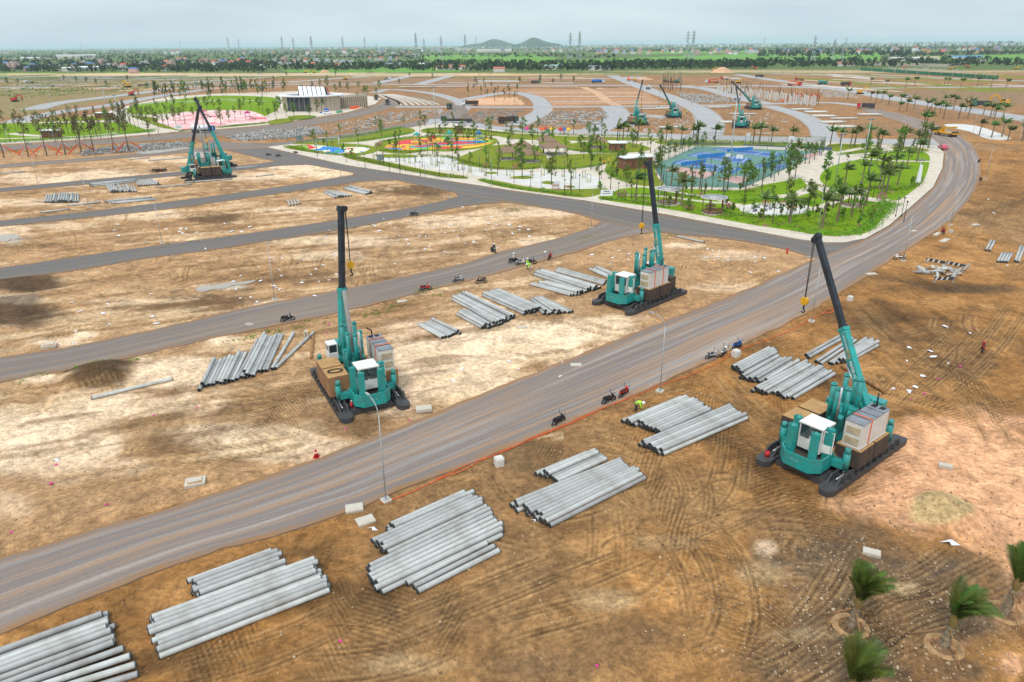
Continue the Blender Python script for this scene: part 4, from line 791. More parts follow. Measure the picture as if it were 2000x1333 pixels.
    obj('door', pm('door', 0, lambda b: [b.box((0, 0, .35), (.06, .8, .7)), b.box((0, 0, 1.85), (.06, .8, .07)), b.box((0, .37, 1.1), (.06, .07, 1.5)), b.box((0, -.37, 1.1), (.06, .07, 1.5))], [WHITE]), cb, (.55, 1.35, .2), .35)
    obj('seat', pm('seat', 0, lambda b: [b.box((0, 0, .2), (.5, .5, .15)), b.box((-.25, 0, .55), (.12, .5, .6))], [NAVY]), cb, (-.2, 0, .9))
    # ballast blocks
    for s, mt, z1 in ((-1, cw_r, 3.15), (1, cw_l, 2.65)):
        for k_, x in enumerate((1.55, -.85)):
            def f(b):
                b.box((0, 0, (z1 - 1.15) / 2 + 1.15), (2.3, 2.0, z1 - 1.15)); b.box((0, 0, z1 + .015), (2.26, 1.96, .03), m=1)
                b.box((-.4, 1.005 * s, (z1 + 1.15) / 2), (.03, .02, z1 - 1.3), m=2)
            obj('ballast_block', pm('ballast_block', (s, mt.name, z1), f, [mt, DUST, BLACK]), t, (x * 1.04, s * 2.42, .0))
        if cw_extra and s > 0: obj('ballast_block', pm('ballast_block', 'x', lambda b: b.box((0, 0, 0), (1.1, 1.6, 1.7)), [RUSTD]), t, (-2.75, 2.5, 2.3))
    # generator
    g = obj('generator', pm('generator', 0, lambda b: [b.box((0, 0, 1.05), (4.2, 1.42, 2.1)), b.box((0, 0, .04), (4.3, 1.5, .1)), [b.box((-1.4 + i * .7, s * .715, 1.0), (.02, .02, 1.8)) for i in range(5) for s in (-1, 1)]], [CREAM]), t, (.45, 2.45, 2.72))
    obj('roof_panel', pm('roof_panel', 0, lambda b: [b.box((0, 0, 2.14), (4.28, 1.5, .06)), [b.box((-1.05 + i * 1.05, 0, 2.18), (.03, 1.46, .03), m=1) for i in range(3)], b.box((-1.75, .3, 2.185), (.55, .4, .03), m=1), b.box((-1.75, -.35, 2.185), (.55, .4, .03), m=1)], [GREYTOP, BLACK]), g)
    for z in (.55, 1.45): obj('louver', pm('louver', 0, lambda b: [b.box((0, 0, 0), (.04, 1.1, .6))] + [b.box((.03, 0, -.24 + .12 * i), (.03, 1.08, .05), rx=0, ry=.5) for i in range(5)], [LOUVER]), g, (2.12, 0, z))
    obj('exhaust_pipe', pm('exhaust_pipe', 0, lambda b: b.path([(-1.75, -.2, 2.15), (-1.75, -.2, 2.75), (-1.85, -.25, 2.85), (-2.5, -.5, 2.9)], .07, 8), [BLACK]), g)
    for k_ in range(strap):
        x = (-.9, .9)[k_] if strap == 2 else .8
        obj('strap', pm('strap', (strap, k_), lambda b: [b.box((x, 0, 2.215), (.12, 1.54, .02)), b.box((x, .735, 1.0), (.12, .03, 2.4)), b.box((x, -.735, 1.0), (.12, .03, 2.4))], [ORANGE]), g)
    # clamp tower
    def f(b):
        for s in (-1, 1):
            b.box((.9 * s, 0, 2.6), (.35, 1.6, 2.4)); b.box((.55 * s, 0, 3.9), (.9, 1.7, .45)); b.box((1.2 * s, .5 * s, 3.4), (.5, .5, 1.2), ry=.35 * s)
        b.box((0, .75, 3.0), (1.6, .25, 1.2)); b.box((0, -.75, 3.0), (1.6, .25, 1.2)); b.box((0, 0, 2.1), (1.5, 1.3, .6))
    obj('clamp_frame', pm('clamp_frame', 0, f, [TEAL]), t, (-.55, 0, 0))
    for x, y, z in ((.45, .62, 6.3), (.45, -.62, 6.3), (.85, 0, 6.2), (-1.55, .62, 6.5), (-1.55, -.62, 6.5), (-1.95, .0, 6.2)):
        c_ = obj('press_cylinder', pm('press_cylinder', z, lambda b: [b.cyl((0, 0, 3.6), (0, 0, z), .21, n=12), b.cyl((0, 0, z), (0, 0, z + .13), .25, n=12), b.cyl((0, 0, z + .13), (0, 0, z + .24), .1, n=8)], [TEAL]), t, (x, y, 0))
    obj('guide_rod', pm('guide_rod', 0, lambda b: b.cyl((0, 0, 3.5), (0, 0, 6.6), .10, n=8), [CHROME]), t, (1.1, .35, 0))
    # outriggers
    for x in (3.4, -3.7):
        for s in (-1, 1):
            def f(b):
                b.box((0, 1.55, 1.45), (.75, 1.5, .55), taper=.9); b.box((.38, 1.5, 1.45), (.02, .5, .34), m=1); b.cyl((0, 2.72, 1.1), (0, 2.72, 2.55), .27, n=12); b.cyl((0, 2.72, 2.55), (0, 2.72, 3.0), .22, n=12); b.box((0, 2.4, 1.45), (.6, .5, .6))
                for i in range(4): b.box((.393, 1.32 + i * .13, 1.45), (.01, .05, .36), m=2, rx=.5)
            q = obj('outrigger', pm('outrigger', 0, f, [TEAL, HAZ, BLACK]), t, (x, 0, 0)); q.scale = (1, s, 1)
            obj('ram', pm('ram', 'v', lambda b: [b.cyl((0, 2.72, .62), (0, 2.72, 1.1), .13, n=10), b.box((0, 2.72, .6), (.75, .6, .16), m=1)], [CHROME, STEEL]), q)
    # hoses sagging from the clamp to the deck, and a guard rail at the rear
    for k_, (hx, hy, hz, ex, ey) in enumerate([(.3, -.8, 4.0, 1.9, -1.2), (.4, .7, 4.1, 2.2, .9), (-1.6, -.8, 4.2, -3.0, -1.2), (-1.7, .8, 4.0, -2.8, 1.0), (.6, .2, 4.4, 2.4, .2)]):
        obj('hose', pm('hose', k_, lambda b: b.path([(hx + (ex - hx) * u, hy + (ey - hy) * u + .15 * math.sin(u * 9), hz + (1.75 - hz) * u - .9 * math.sin(math.pi * u) * (1 - u)) for u in np.linspace(0, 1, 9)], .045, 6), [BLACK]), t)
    obj('guard_rail', pm('guard_rail', 0, lambda b: (b.path([(-2.5, -1.45, 2.6), (-5.6, -1.45, 2.6), (-5.6, 1.45, 2.6), (-2.5, 1.45, 2.6)], .03, 5), b.path([(-2.5, -1.45, 2.15), (-5.6, -1.45, 2.15), (-5.6, 1.45, 2.15), (-2.5, 1.45, 2.15)], .025, 5), [b.cyl((x, y, 1.6), (x, y, 2.6), .03, n=5) for x in (-2.5, -3.5, -4.5, -5.6) for y in (-1.45, 1.45)]), [TEAL]), t)
    # ladder
    obj('ladder', pm('ladder', 0, lambda b: [[b.box((0, s * .28, .9), (.06, .05, 1.7), ry=.25) for s in (-1, 1)]] + [b.box((.2 - .06 * i, 0, .2 + .3 * i), (.18, .56, .05)) for i in range(6)], [STEEL]), t, (3.0, 1.95, 0))
    # crane at the rear
    cr = obj('crane_base', pm('crane_base', 0, lambda b: [b.cyl((0, 0, 1.55), (0, 0, 2.1), .95, n=20, m=1), b.prism([(-1.7, -1.15), (1.1, -1.15), (1.5, -.6), (1.5, .6), (1.1, 1.15), (-1.7, 1.15), (-2.1, .6), (-2.1, -.6)], 2.1, 2.45), b.box((-1.5, 0, 2.85), (.9, 2.2, .9)), b.box((-.2, .42, 2.9), (1.3, .12, 1.1)), b.box((-.2, -.42, 2.9), (1.3, .12, 1.1))], [TEAL, STEEL]), t, (-4.4, .0, 0))
    obj('crane_cab', pm('crane_cab', 0, lambda b: [b.box((0, 0, .4), (1.3, .95, .8)), b.box((-.1, 0, 1.65), (1.25, 1.0, .1)), [b.box((sx * .58, sy * .43, 1.2), (.07, .07, .9)) for sx in (-1, 1) for sy in (-1, 1)], b.box((.0, 0, 1.2), (1.1, .8, .8), m=1)], [WHITE, GLASS]), cr, (.6, -1.35, 2.3))
    obj('control_box', pm('control_box', 0, lambda b: b.box((0, 0, .4), (.5, .6, .8)), [CREAM]), cr, (1.0, 1.1, 2.3))
    # boom: solved towards the tip
    Mi = (Matrix.Translation(org) @ Matrix.Rotation(heading, 4, 'Z')).inverted(); tl = Mi @ Vector(tip); piv = Vector((-4.6, .0, 3.15)); d = tl - piv; Lb = d.length; d.normalize()
    side = Vector((0, 0, 1)).cross(d).normalized(); upn = d.cross(side)
    Mb = Matrix(((d.x, side.x, upn.x), (d.y, side.y, upn.y), (d.z, side.z, upn.z)))
    cb_ = Lb * .44
    bm_ = MB(); bm_.box((cb_ / 2 - .3, 0, 0), (cb_ + .6, .52, .80)); bm_.box((cb_ - .15, 0, 0), (.3, .62, .92)); bm_.box((cb_ * .55, 0, -.45), (.8, .4, .3)); bm_.cyl((cb_ - .5, -.45, .2), (cb_ - .5, .45, .2), .1, n=8); bm_.box((cb_ * .8, -.3, .1), (.5, .12, .3))
    bo = obj('boom_base', bm_.mesh('boom_base', [TEAL]), cr); bo.matrix_local = Matrix.Translation(piv - Vector((-4.4, 0, 0))) @ Mb.to_4x4()
    if letters:
        Lt = Matrix(((-1, 0, 0), (0, 0, 1), (0, 1, 0)))
        lettering(bo, 'SUNWARD', .34, LETW, Vector((cb_ * .93, .267, .05)), Lt); lettering(bo, 'ZYJ', .54, LETO, Vector((cb_ * .70, .267, .0)), Lt); lettering(bo, '460B-II', .54, LETW, Vector((cb_ * .70 - 1.0, .267, .0)), Lt)
    bx = MB(); bx.box(((cb_ + Lb) / 2, 0, 0), (Lb - cb_, .40, .58)); bx.box((cb_ + .12, 0, 0), (.25, .46, .66)); bx.box(((cb_ + Lb) / 2, 0, 0), (.12, .43, .62))
    obj('boom_extension', bx.mesh('boom_extension', [BOOMD]), bo)
    hd = MB(); hd.box((Lb + .1, 0, -.12), (.5, .5, 1.0), ry=0.1); hd.cyl((Lb + .1, -.22, -.5), (Lb + .1, .22, -.5), .26, n=14)
    obj('boom_head', hd.mesh('boom_head', [BOOMD]), bo)
    lc = MB(); p1 = Vector((cb_ * .55, 0, -.65)); p0w = Vector((.9, 0, -.75)); p0 = Mb.inverted() @ p0w
    p0 = Vector((p0.x, 0, p0.z)); mid = p0.lerp(p1, .5)
    for s in (-.22, .22): lc.cyl((p0.x, s, p0.z), (mid.x, s, mid.z), .16, n=10); lc.cyl((mid.x, s, mid.z), (p1.x, s, p1.z), .09, n=8, m=1)
    obj('luffing_cylinder', lc.mesh('luffing_cylinder', [TEAL, CHROME]), bo)
    # hook: hangs straight down from the head
    hb = Vector(tip) + (Matrix.Rotation(heading, 3, 'Z') @ (upn * -.62))
    ca = MB()
    for s in (-.16, 0, .16): ca.cyl((s, 0, 0), (s * .6, 0, hookz + .9 - hb.z), .022, n=5)
    hk = thing('crane_hook', 'yellow hook block of the ' + label.split(' with ')[0].replace('pile pressing ', '').split(', the ')[-1], 'hook', (hb.x, hb.y, hookz), heading, 'crane hooks')
    co = obj('hoist_cable', ca.mesh('hoist_cable', [BLACK]), hk, (0, 0, hb.z - hookz))
    obj('hook_block', pm('hook_block', 0, lambda b: [b.box((0, 0, .6), (.28, .5, .7)), b.cyl((-.2, 0, .6), (.2, 0, .6), .36, n=14), b.cyl((0, 0, .25), (0, 0, -.2), .08, n=8, m=1)], [YELLOW, BLACK]), hk)
    obj('hook', pm('hook', 0, lambda b: b.path([(0, 0, -.2), (0, .14, -.34), (0, .12, -.52), (0, -.04, -.6), (0, -.16, -.48)], .06, 6), [BLACK]), hk)
    return t
def aim(tip_px, yg):
    d = _fw * F + _rt * (tip_px[0] - 1000) - _up * (tip_px[1] - 666.5)
    ts = np.linspace(.005, .5, 20000); X_ = d[0] * ts; Y_ = d[1] * ts; yy = proj(X_, Y_, 0)[1]; Z_ = CH + d[2] * ts
    i = np.argmin(np.abs(yy - yg) + (Z_ < 1) * 1e6); return (float(X_[i]), float(Y_[i]), float(Z_[i]))
def aimL(base, tip_px, Lb, far=True):
    d = _fw * F + _rt * (tip_px[0] - 1000) - _up * (tip_px[1] - 666.5); ts = np.linspace(.005, .5, 30000)
    P = np.stack([d[0] * ts, d[1] * ts, CH + d[2] * ts], 1); q = np.hypot(np.hypot(*(P[:, :2] - np.array(base)[:2]).T), P[:, 2] - base[2]); im = int(np.argmin(q))
    if q[im] > Lb: return tuple(map(float, P[im]))
    rngi = range(im, len(ts)) if far else range(im, -1, -1)
    for i in rngi:
        if q[i] >= Lb: break
    return tuple(map(float, P[i]))
def place(front_px, rear_px, side, off):
    """centre and heading from one pontoon's ends; side = +1 when that pontoon is the left one"""
    a = G(*front_px)[:2]; b = G(*rear_px)[:2]; u = (a - b) / np.hypot(*(a - b)); s = np.array([-u[1], u[0]]); c = a - u * off - s * side * 2.75
    return (float(c[0]), float(c[1]), tz(c[0], c[1]) + .02), math.atan2(u[1], u[0])
def rear(org, hd): return (org[0] - 4.6 * math.cos(hd), org[1] - 4.6 * math.sin(hd), 3.15)
o_, h_ = place((1607, 968), (1757, 862), 1, 6.35)
M1 = machine('teal pile pressing machine at right with a white generator and one orange strap', o_, h_, aim((1597, 466), 752), RUSTD, RUSTD, 8.2, strap=1)
o_, h_ = place((680, 825), (618, 728), -1, 6.2)
M2 = machine('teal pile pressing machine at centre with rust brown ballast blocks', o_, h_, aim((666, 410), 716), RUST, RUST, 10.6)
M2c = o_
o_, h_ = place((1222, 617), (1340, 570), 1, 6.6)
M3 = machine('teal pile pressing machine beyond the road with black ballast blocks', o_, h_, aim((1268, 320), 558), RUSTD, RUSTD, 8.0, cw_extra=True)
M3c, M3h = o_, h_
o_, h_ = place((462, 346), (356, 356), -1, 6.4)
M4 = machine('teal pile pressing machine at left, the nearer of the two with crossing booms', o_, h_, aimL(rear(o_, h_), (389, 208), 17, False), RUST, RUSTD, 9.5, letters=False)
M4c = o_
c = G(412, 327); M5 = machine('teal pile pressing machine at left, the one behind its crossing neighbour', (c[0], c[1], .0), R(172), aimL(rear((c[0], c[1], 0), R(172)), (382, 194), 17, True), RUST, RUSTD, 12.5, letters=False)
for px, py, hd, tp, fr, lab in [(1244, 243, R(-78), (1255, 158), True, 'teal pile pressing machine far off with its boom leaning right, behind the park palms'), (1315, 229, R(-95), (1290, 167), False, 'teal pile pressing machine far off facing the camera with boom leaning left'), (1446, 248, R(-105), (1438, 172), True, 'teal pile pressing machine half hidden by park palms with near upright boom'), (1471, 213, R(-95), (1430, 160), False, 'farthest teal pile pressing machine, boom reaching left over white columns')]:
    c = G(px, py); o_ = (float(c[0]), float(c[1]), 0.0)
    machine(lab, o_, hd, aimL(rear(o_, hd), tp, 19, fr), RUSTD, RUST, 5.5, letters=False)
# upright piles held in the clamps
def upright(x, y, z0, h, label, lean=(0, 0)):
    b = MB(); b.cyl((0, 0, 0), (lean[0], lean[1], h), .21, n=12); o = obj('concrete_pile', b.mesh('upright_pile', CONCW), None, (x, y, z0)); tag(o, label, 'concrete pile', 'piles held upright'); return o
for m_, lab, h in ((M2c, 'brown-grey pile held upright in the clamp of the centre machine', 8.6), (M4c, 'pale grey pile held upright in the left machine of the crossing pair', 11.5)):
    upright(m_[0], m_[1], 1.7, h, lab, (-.5, .4))

# ================================================================== PEOPLE
def body_mesh(name, joints, edges, radii, cols):
    """one continuous skinned body; cols: list of (z below, material index)"""
    me = bpy.data.meshes.new(name); me.from_pydata(joints, edges, []); o = bpy.data.objects.new(name, me); COL.objects.link(o)
    m = o.modifiers.new('s', 'SKIN'); m.use_smooth_shade = True
    for i, r in enumerate(radii): me.skin_vertices[0].data[i].radius = (r, r)
    me.skin_vertices[0].data[0].use_root = True
    s = o.modifiers.new('d', 'SUBSURF'); s.levels = 1; s.render_levels = 1
    dg = bpy.context.evaluated_depsgraph_get(); out_ = bpy.data.meshes.new_from_object(o.evaluated_get(dg)); bpy.data.objects.remove(o)
    out_.materials.clear()
    for q in cols: out_.materials.append(q)
    return out_
def paint(me, fn):
    for p in me.polygons: p.material_index = fn(p.center)
    return me
J_st = [(0, 0, .95), (0, 0, 1.15), (0, 0, 1.38), (0, 0, 1.50), (.02, 0, 1.60), (.02, 0, 1.70), (0, .2, 1.42), (.05, .27, 1.15), (.2, .25, .95), (.27, .24, .88), (0, -.2, 1.42), (.05, -.27, 1.15), (.22, -.22, 1.0), (.3, -.2, .95), (0, .1, .9), (.03, .12, .5), (0, .13, .09), (.16, .13, .04), (0, -.1, .9), (.0, -.12, .5), (-.06, -.13, .09), (.1, -.13, .04)]
E_st = [(0, 1), (1, 2), (2, 3), (3, 4), (4, 5), (2, 6), (6, 7), (7, 8), (8, 9), (2, 10), (10, 11), (11, 12), (12, 13), (0, 14), (14, 15), (15, 16), (16, 17), (0, 18), (18, 19), (19, 20), (20, 21)]
R_st = [.16, .15, .17, .06, .10, .09, .07, .055, .04, .045, .07, .055, .04, .045, .095, .07, .045, .05, .095, .07, .045, .05]
J_bd = [(0, 0, .88), (.2, 0, 1.02), (.42, 0, 1.06), (.52, 0, 1.04), (.62, 0, 1.02), (.70, 0, .98), (.4, .2, 1.02), (.5, .24, .75), (.6, .2, .5), (.63, .18, .42), (.4, -.2, 1.02), (.5, -.24, .75), (.62, -.18, .5), (.65, -.16, .42), (0, .1, .84), (.1, .13, .46), (0, .14, .09), (.16, .14, .04), (0, -.1, .84), (.06, -.13, .46), (-.1, -.13, .09), (.06, -.13, .04)]
J_si = [(0, 0, .82), (.05, 0, 1.0), (.1, 0, 1.22), (.12, 0, 1.33), (.15, 0, 1.43), (.15, 0, 1.53), (.1, .2, 1.25), (.25, .25, 1.05), (.5, .22, 1.0), (.56, .2, 1.02), (.1, -.2, 1.25), (.25, -.25, 1.05), (.5, -.22, 1.0), (.56, -.2, 1.02), (.1, .13, .78), (.42, .17, .68), (.3, .17, .3), (.44, .17, .25), (.1, -.13, .78), (.42, -.17, .68), (.3, -.17, .3), (.44, -.17, .25)]
HELM = lambda m_: pm('hard_hat', m_.name, lambda b: (b.lathe([(.155, 0), (.15, .07), (.11, .14), (.0, .17)], 12), b.lathe([(.155, 0), (.20, -.01), (.20, .01)], 12)), [m_])
_bm = {}
def person(px, py, pose, top, legs, hat, rz, label, dz=0.0, group='site workers', loc=None, nm='person'):
    J = {'st': J_st, 'bd': J_bd, 'si': J_si}[pose]; key = (pose, top.name, legs.name)
    if key not in _bm:
        me = body_mesh('person', J, E_st, R_st, [top, legs, SKIN])
        hz = .92 if pose == 'st' else (.9 if pose == 'bd' else .84)
        hd = J[4]; hands = [J[9], J[13]]
        def f(c):
            if (c - Vector(J[4])).length < .15 or (c - Vector(J[5])).length < .15: return 2
            if min((c - Vector(q)).length for q in hands) < .08: return 2
            if pose == 'bd': return 1 if (c.x < .05 and c.z < .95) or (c.z < .8 and c.x < .3) else 0
            return 1 if c.z < hz and min((c - Vector(J[7])).length, (c - Vector(J[8])).length, (c - Vector(J[11])).length, (c - Vector(J[12])).length) > .12 else 0
        _bm[key] = paint(me, f)
    p = loc if loc else gp(px, py, dz)
    o = obj(nm, _bm[key], None, p, rz); tag(o, label, 'person', group)
    hp = Vector(J[5]); obj('hard_hat', HELM(hat), o, (hp.x, hp.y, hp.z + .02))
    if top is HIVIS: obj('reflective_band', pm('reflective_band', pose, lambda b: b.lathe([(.205, -.03), (.21, .03)], 12), [SILVER]), o, (J[1][0], J[1][1], J[1][2]), rot=(0, .9 if pose == 'bd' else 0, 0))
    return o
person(1030, 527, 'st', HIVIS, NAVY, WHITE, R(-30), 'standing worker in hi-vis vest and white helmet beside the motorbikes')
person(1037, 528, 'bd', HIVIS, KHAKI, WHITE, R(200), 'stooping worker in hi-vis vest beside the standing one')
person(1241, 803, 'bd', HIVIS, NAVY, WHITE, R(-20), 'worker in lime hi-vis vest bending at the end of a pile stack')
person(596, 662, 'bd', KHAKI, KHAKI, YELLOW, R(-10), 'bending worker in pale clothes and yellow helmet by the slanting pile')
person(379, 358, 'st', KHAKI, NAVY, YELLOW, R(-80), 'worker standing in front of the double machine')
person(1180, 323, 'st', mat('orange_shirt', (.75, .28, .02), .8), NAVY, YELLOW, R(-90), 'worker in orange shirt on the park path, left of two')
person(1188, 321, 'st', mat('yellow_shirt', (.78, .6, .03), .8), NAVY, YELLOW, R(60), 'worker in yellow shirt on the park path, right of two')
person(741, 210, 'st', HIVIS, NAVY, WHITE, R(60), 'tiny worker in hi-vis on the curved road by the building')
person(310, 262, 'st', NAVY, NAVY, BLACK, R(30), 'dark clothed person standing near the blue water truck')
person(1341, 223, 'st', HIVIS, NAVY, WHITE, R(30), 'hi-vis worker right of the machine facing the camera')
person(1291, 181, 'st', HIVIS, NAVY, WHITE, R(30), 'tiny hi-vis worker on the far pale road')
person(1304, 206, 'st', HIVIS, NAVY, WHITE, R(30), 'hi-vis worker just behind the machine facing the camera')

# ================================================================== MOTORBIKES
def bike_proto(colm):
    def body(b):
        b.box((.1, 0, .55), (.9, .18, .18), ry=.1); b.box((.45, 0, .72), (.18, .24, .55), ry=-.4); b.box((-.55, 0, .74), (.5, .2, .16), ry=-.15); b.box((.02, 0, .4), (.5, .22, .2), m=1); b.cyl((-.2, -.14, .3), (-.75, -.16, .38), .045, n=7, m=1); b.box((.62, 0, .62), (.34, .12, .05), ry=.35)
        for s in (-1, 1): b.cyl((.62, .07 * s, .3), (.42, .07 * s, .9), .028, n=6, m=1); b.cyl((-.6, .09 * s, .3), (-.35, .09 * s, .68), .03, n=6, m=1)
    def wheel(b):
        n = 16; pr_ = [(.20, -.04), (.29, -.045), (.30, 0), (.29, .045), (.20, .04)]
        b.lathe(pr_, n); b.v = [(x, z, y) for x, y, z in b.v]
    def rim(b):
        b.cyl((0, -.05, 0), (0, .05, 0), .06, n=8)
        for k_ in range(6): a = k_ * math.pi / 3; b.cyl((0, 0, 0), (.21 * math.cos(a), 0, .21 * math.sin(a)), .014, n=4)
    W_, Rm = pm('tyre', 0, wheel, [BLACK]), pm('rim', 0, rim, [CHROME])
    return [('body', pm('bike_body', colm.name, body, [colm, BLACK])), ('seat', pm('bike_seat', 0, lambda b: (b.box((-.25, 0, .80), (.72, .24, .09)), b.box((-.58, 0, .86), (.2, .2, .05))), [BLACK])),
            ('handlebar', pm('handlebar', 0, lambda b: (b.path([(.30, -.34, 1.0), (.40, -.1, .95), (.40, .1, .95), (.30, .34, 1.0)], .02, 6), [b.cyl((.36, s * .25, .98), (.36, s * .3, 1.16), .012, n=4) for s in (-1, 1)], [b.box((.36, s * .31, 1.2), (.03, .12, .08)) for s in (-1, 1)]), [BLACK])),
            ('headlight', pm('headlight', 0, lambda b: b.cyl((.46, 0, .88), (.56, 0, .87), .09, .07, n=10), [WHITE]))], W_, Rm
BIKES = []
def bike(px, py, rz, m_, label, lean=.12, group='parked motorbikes'):
    pr_, W_, Rm = bike_proto(m_); p = gp(px, py, .0)
    if label.startswith('#'): pass
    t = spawn(pr_, 'motorbike', label, 'motorbike', p, R(rz), group)
    t.rotation_euler = (lean, 0, R(rz))
    for x in (.66, -.62):
        w_ = obj('wheel', W_, t, (x, 0, .30)); obj('rim', Rm, w_)
    obj('stand', pm('stand', 0, lambda b: b.cyl((-.1, .08, .35), (-.15, .26, .02), .015, n=5), [BLACK]), t)
    BIKES.append(t); return t
BK, WB, RB, BB, SB = mat('bike_black', (.03, .03, .033), .35), WHITE, RED, BLUE, SILVER
for px, py, rz, m_, lab in [(562, 628, 30, BK, 'black motorbike parked alone on the grey side road edge'), (809, 422, 20, BK, 'black motorbike parked on the narrow dark road'), (831, 568, 25, RED, 'red and white motorbike parked on the verge, leftmost of three'), (895, 551, 30, SB, 'grey motorbike on the verge, middle of three'), (940, 554, 200, BK, 'dark motorbike on the verge, rightmost of three'),
      (1003, 514, 15, BK, 'black motorbike ridden by the person in white helmet'), (1017, 518, 25, WB, 'white scooter beside the black motorbike with rider'), (1037, 516, 10, BK, 'dark motorbike behind the hi-vis workers'), (1073, 506, 70, RED, 'red motorbike standing off from the rest near the piles'), (964, 494, -60, BK, 'motorbike with a rider at the far side of the side road'),
      (1090, 828, 45, BK, 'dark motorbike parked by the orange cable, leftmost on the road edge'), (1188, 787, 35, BK, 'black motorbike beside the red one on the road edge'), (1217, 774, 50, RED, 'bright red scooter parked on the main road edge'), (1390, 701, 20, SB, 'silver black motorbike, leftmost of three by the white box'), (1412, 694, 55, WB, 'white motorbike, middle of three by the white box'), (1438, 681, 40, BB, 'blue motorbike, rightmost of three by the white box'),
      (1757, 508, 165, WB, 'white scooter parked at the junction corner'), (1841, 456, 75, RED, 'red black motorbike parked where the road bends'), (1911, 318, 40, BK, 'upper dark motorbike at the outer kerb of the bend'), (1914, 354, 75, BK, 'lower dark motorbike at the outer kerb of the bend'), (1917, 685, 60, RED, 'red motorbike standing out on the rutted soil at right'),
      (525, 305, 10, BK, 'dark motorbike at the sandy corner, left of two'), (544, 307, 5, BK, 'dark motorbike at the sandy corner, right of two'), (578, 301, -20, BK, 'black motorbike lying along the park kerb'), (303, 336, 30, BK, 'motorbike in the cluster left of the double machine, first of four'), (309, 336.5, 50, BK, 'motorbike in the cluster left of the double machine, second of four'), (315, 336, 20, RED, 'reddish motorbike in the cluster left of the double machine'), (321, 335.5, 60, BK, 'motorbike in the cluster nearest the double machine'), (57, 283, 5, WB, 'pale scooter on the boulevard before the left park')]:
    bike(px, py, rz, m_, lab)
p = gp(1003, 514); person(0, 0, 'si', KHAKI, NAVY, WHITE, R(15), 'rider in pale shirt and white helmet on the black motorbike', loc=(p[0] - .1, p[1], p[2] + .02), group='riders')
p = gp(964, 494); person(0, 0, 'si', NAVY, NAVY, WHITE, R(-60), 'dark clothed rider in white helmet at the side road', loc=(p[0], p[1] + .1, p[2] + .02), group='riders')

# ================================================================== STREET LIGHTS
def lamp_mesh(h, arm):
    def f(b):
        b.cyl((0, 0, 0), (0, 0, h - 1.3), .055, .035, n=8); pts = [(arm * (1 - math.cos(a)), 0, h - 1.3 + 1.15 * math.sin(a)) for a in (0, .35, .7, 1.05, 1.4)]; b.path(pts, .032, 7)
    return f
def lamp(px, py, h, az, label, arm=1.4, group='street lights', base=True):
    p = gp(px, py); p = (p[0], p[1], max(p[2], 0)); t = thing('street_lamp', label, 'street lamp', p, R(az), group)
    obj('pole', pm('pole', (h, arm), lamp_mesh(h, arm), [GALV]), t)
    obj('lamp_head', pm('lamp_head', (h, arm), lambda b: (b.box((arm + .1, 0, h - .13), (.5, .18, .08)), b.box((arm + .12, 0, h - .175), (.35, .14, .02), m=1)), [GALV, GLASS]), t)
    if base: obj('footing', pm('footing', 0, lambda b: (b.box((0, 0, .0), (.7, .7, .25)), b.cyl((0, 0, .16), (0, 0, .2), .2, n=10, m=1)), [PALECON, GALV]), t)
    return t
for a in [(754, 978, 8.6, 128, 'tall street lamp on the near road edge before the centre machine'), (1289, 765, 8.2, 145, 'street lamp on the near road edge beside the orange cable'), (1585, 628, 8.2, 150, 'street lamp half hidden behind the hanging hook cables'), (1764, 510, 8.4, 155, 'street lamp on the outer edge of the junction'), (537, 586, 7.8, 100, 'street lamp on the grey side road, left of the centre boom'), (317, 476, 7.6, 100, 'street lamp on the second side road at left'), (174, 404, 7.8, 100, 'street lamp by the distant left stacks'), (74, 358, 7.4, 100, 'leftmost street lamp on the upper side road'), (311, 333, 7.4, 100, 'street lamp by the motorbike cluster'),
          (666, 345, 7.6, -60, 'street lamp at the tip of the pale sandy block'), (877, 387, 7.8, -60, 'street lamp at the rounded corner of the second block'), (1155, 446, 7.8, -60, 'street lamp at the rounded corner of the third block'), (1856, 440, 8.4, 170, 'street lamp on the outer side of the bend'), (1925, 350, 8.4, 190, 'street lamp at the outermost point of the bend')]: lamp(*a)
kl = []
for x, y in [(700, 326), (830, 347), (960, 366), (1057, 381), (1286, 416), (1596, 458)]: kl.append(lamp(x, y, 8.0, -120, '', base=False, group='lamps along the park kerb'))
order(kl, 'street lamp on the park front kerb, %s of that row')
fl = []
for x, y in [(20, 300), (110, 293), (215, 285), (300, 283), (420, 280), (735, 262), (640, 278), (950, 256), (1100, 262), (1340, 270), (1480, 273), (1640, 279)]: fl.append(lamp(x, y, 8.0, 80, '', base=False, group='lamps on the boulevards'))
order(fl, 'thin street lamp on the boulevard behind, %s of that line')
fl = []
for x, y in [(1720, 222), (1790, 240), (1700, 190), (1760, 196), (1830, 206), (1900, 214), (1960, 224), (1660, 170), (1730, 171), (1800, 170), (1870, 169), (1940, 168), (1130, 166), (1060, 166), (990, 166), (920, 166), (850, 165), (780, 165), (700, 165), (640, 165), (1330, 192), (1290, 178), (1240, 166), (240, 190), (170, 196), (100, 206), (330, 172), (60, 172), (150, 171), (1900, 262), (1960, 262), (1985, 300)]: fl.append(lamp(x, y, 9.0, 90, '', base=False, group='far street lights'))
order(fl, 'hair-thin far street lamp, %s of the far ones')
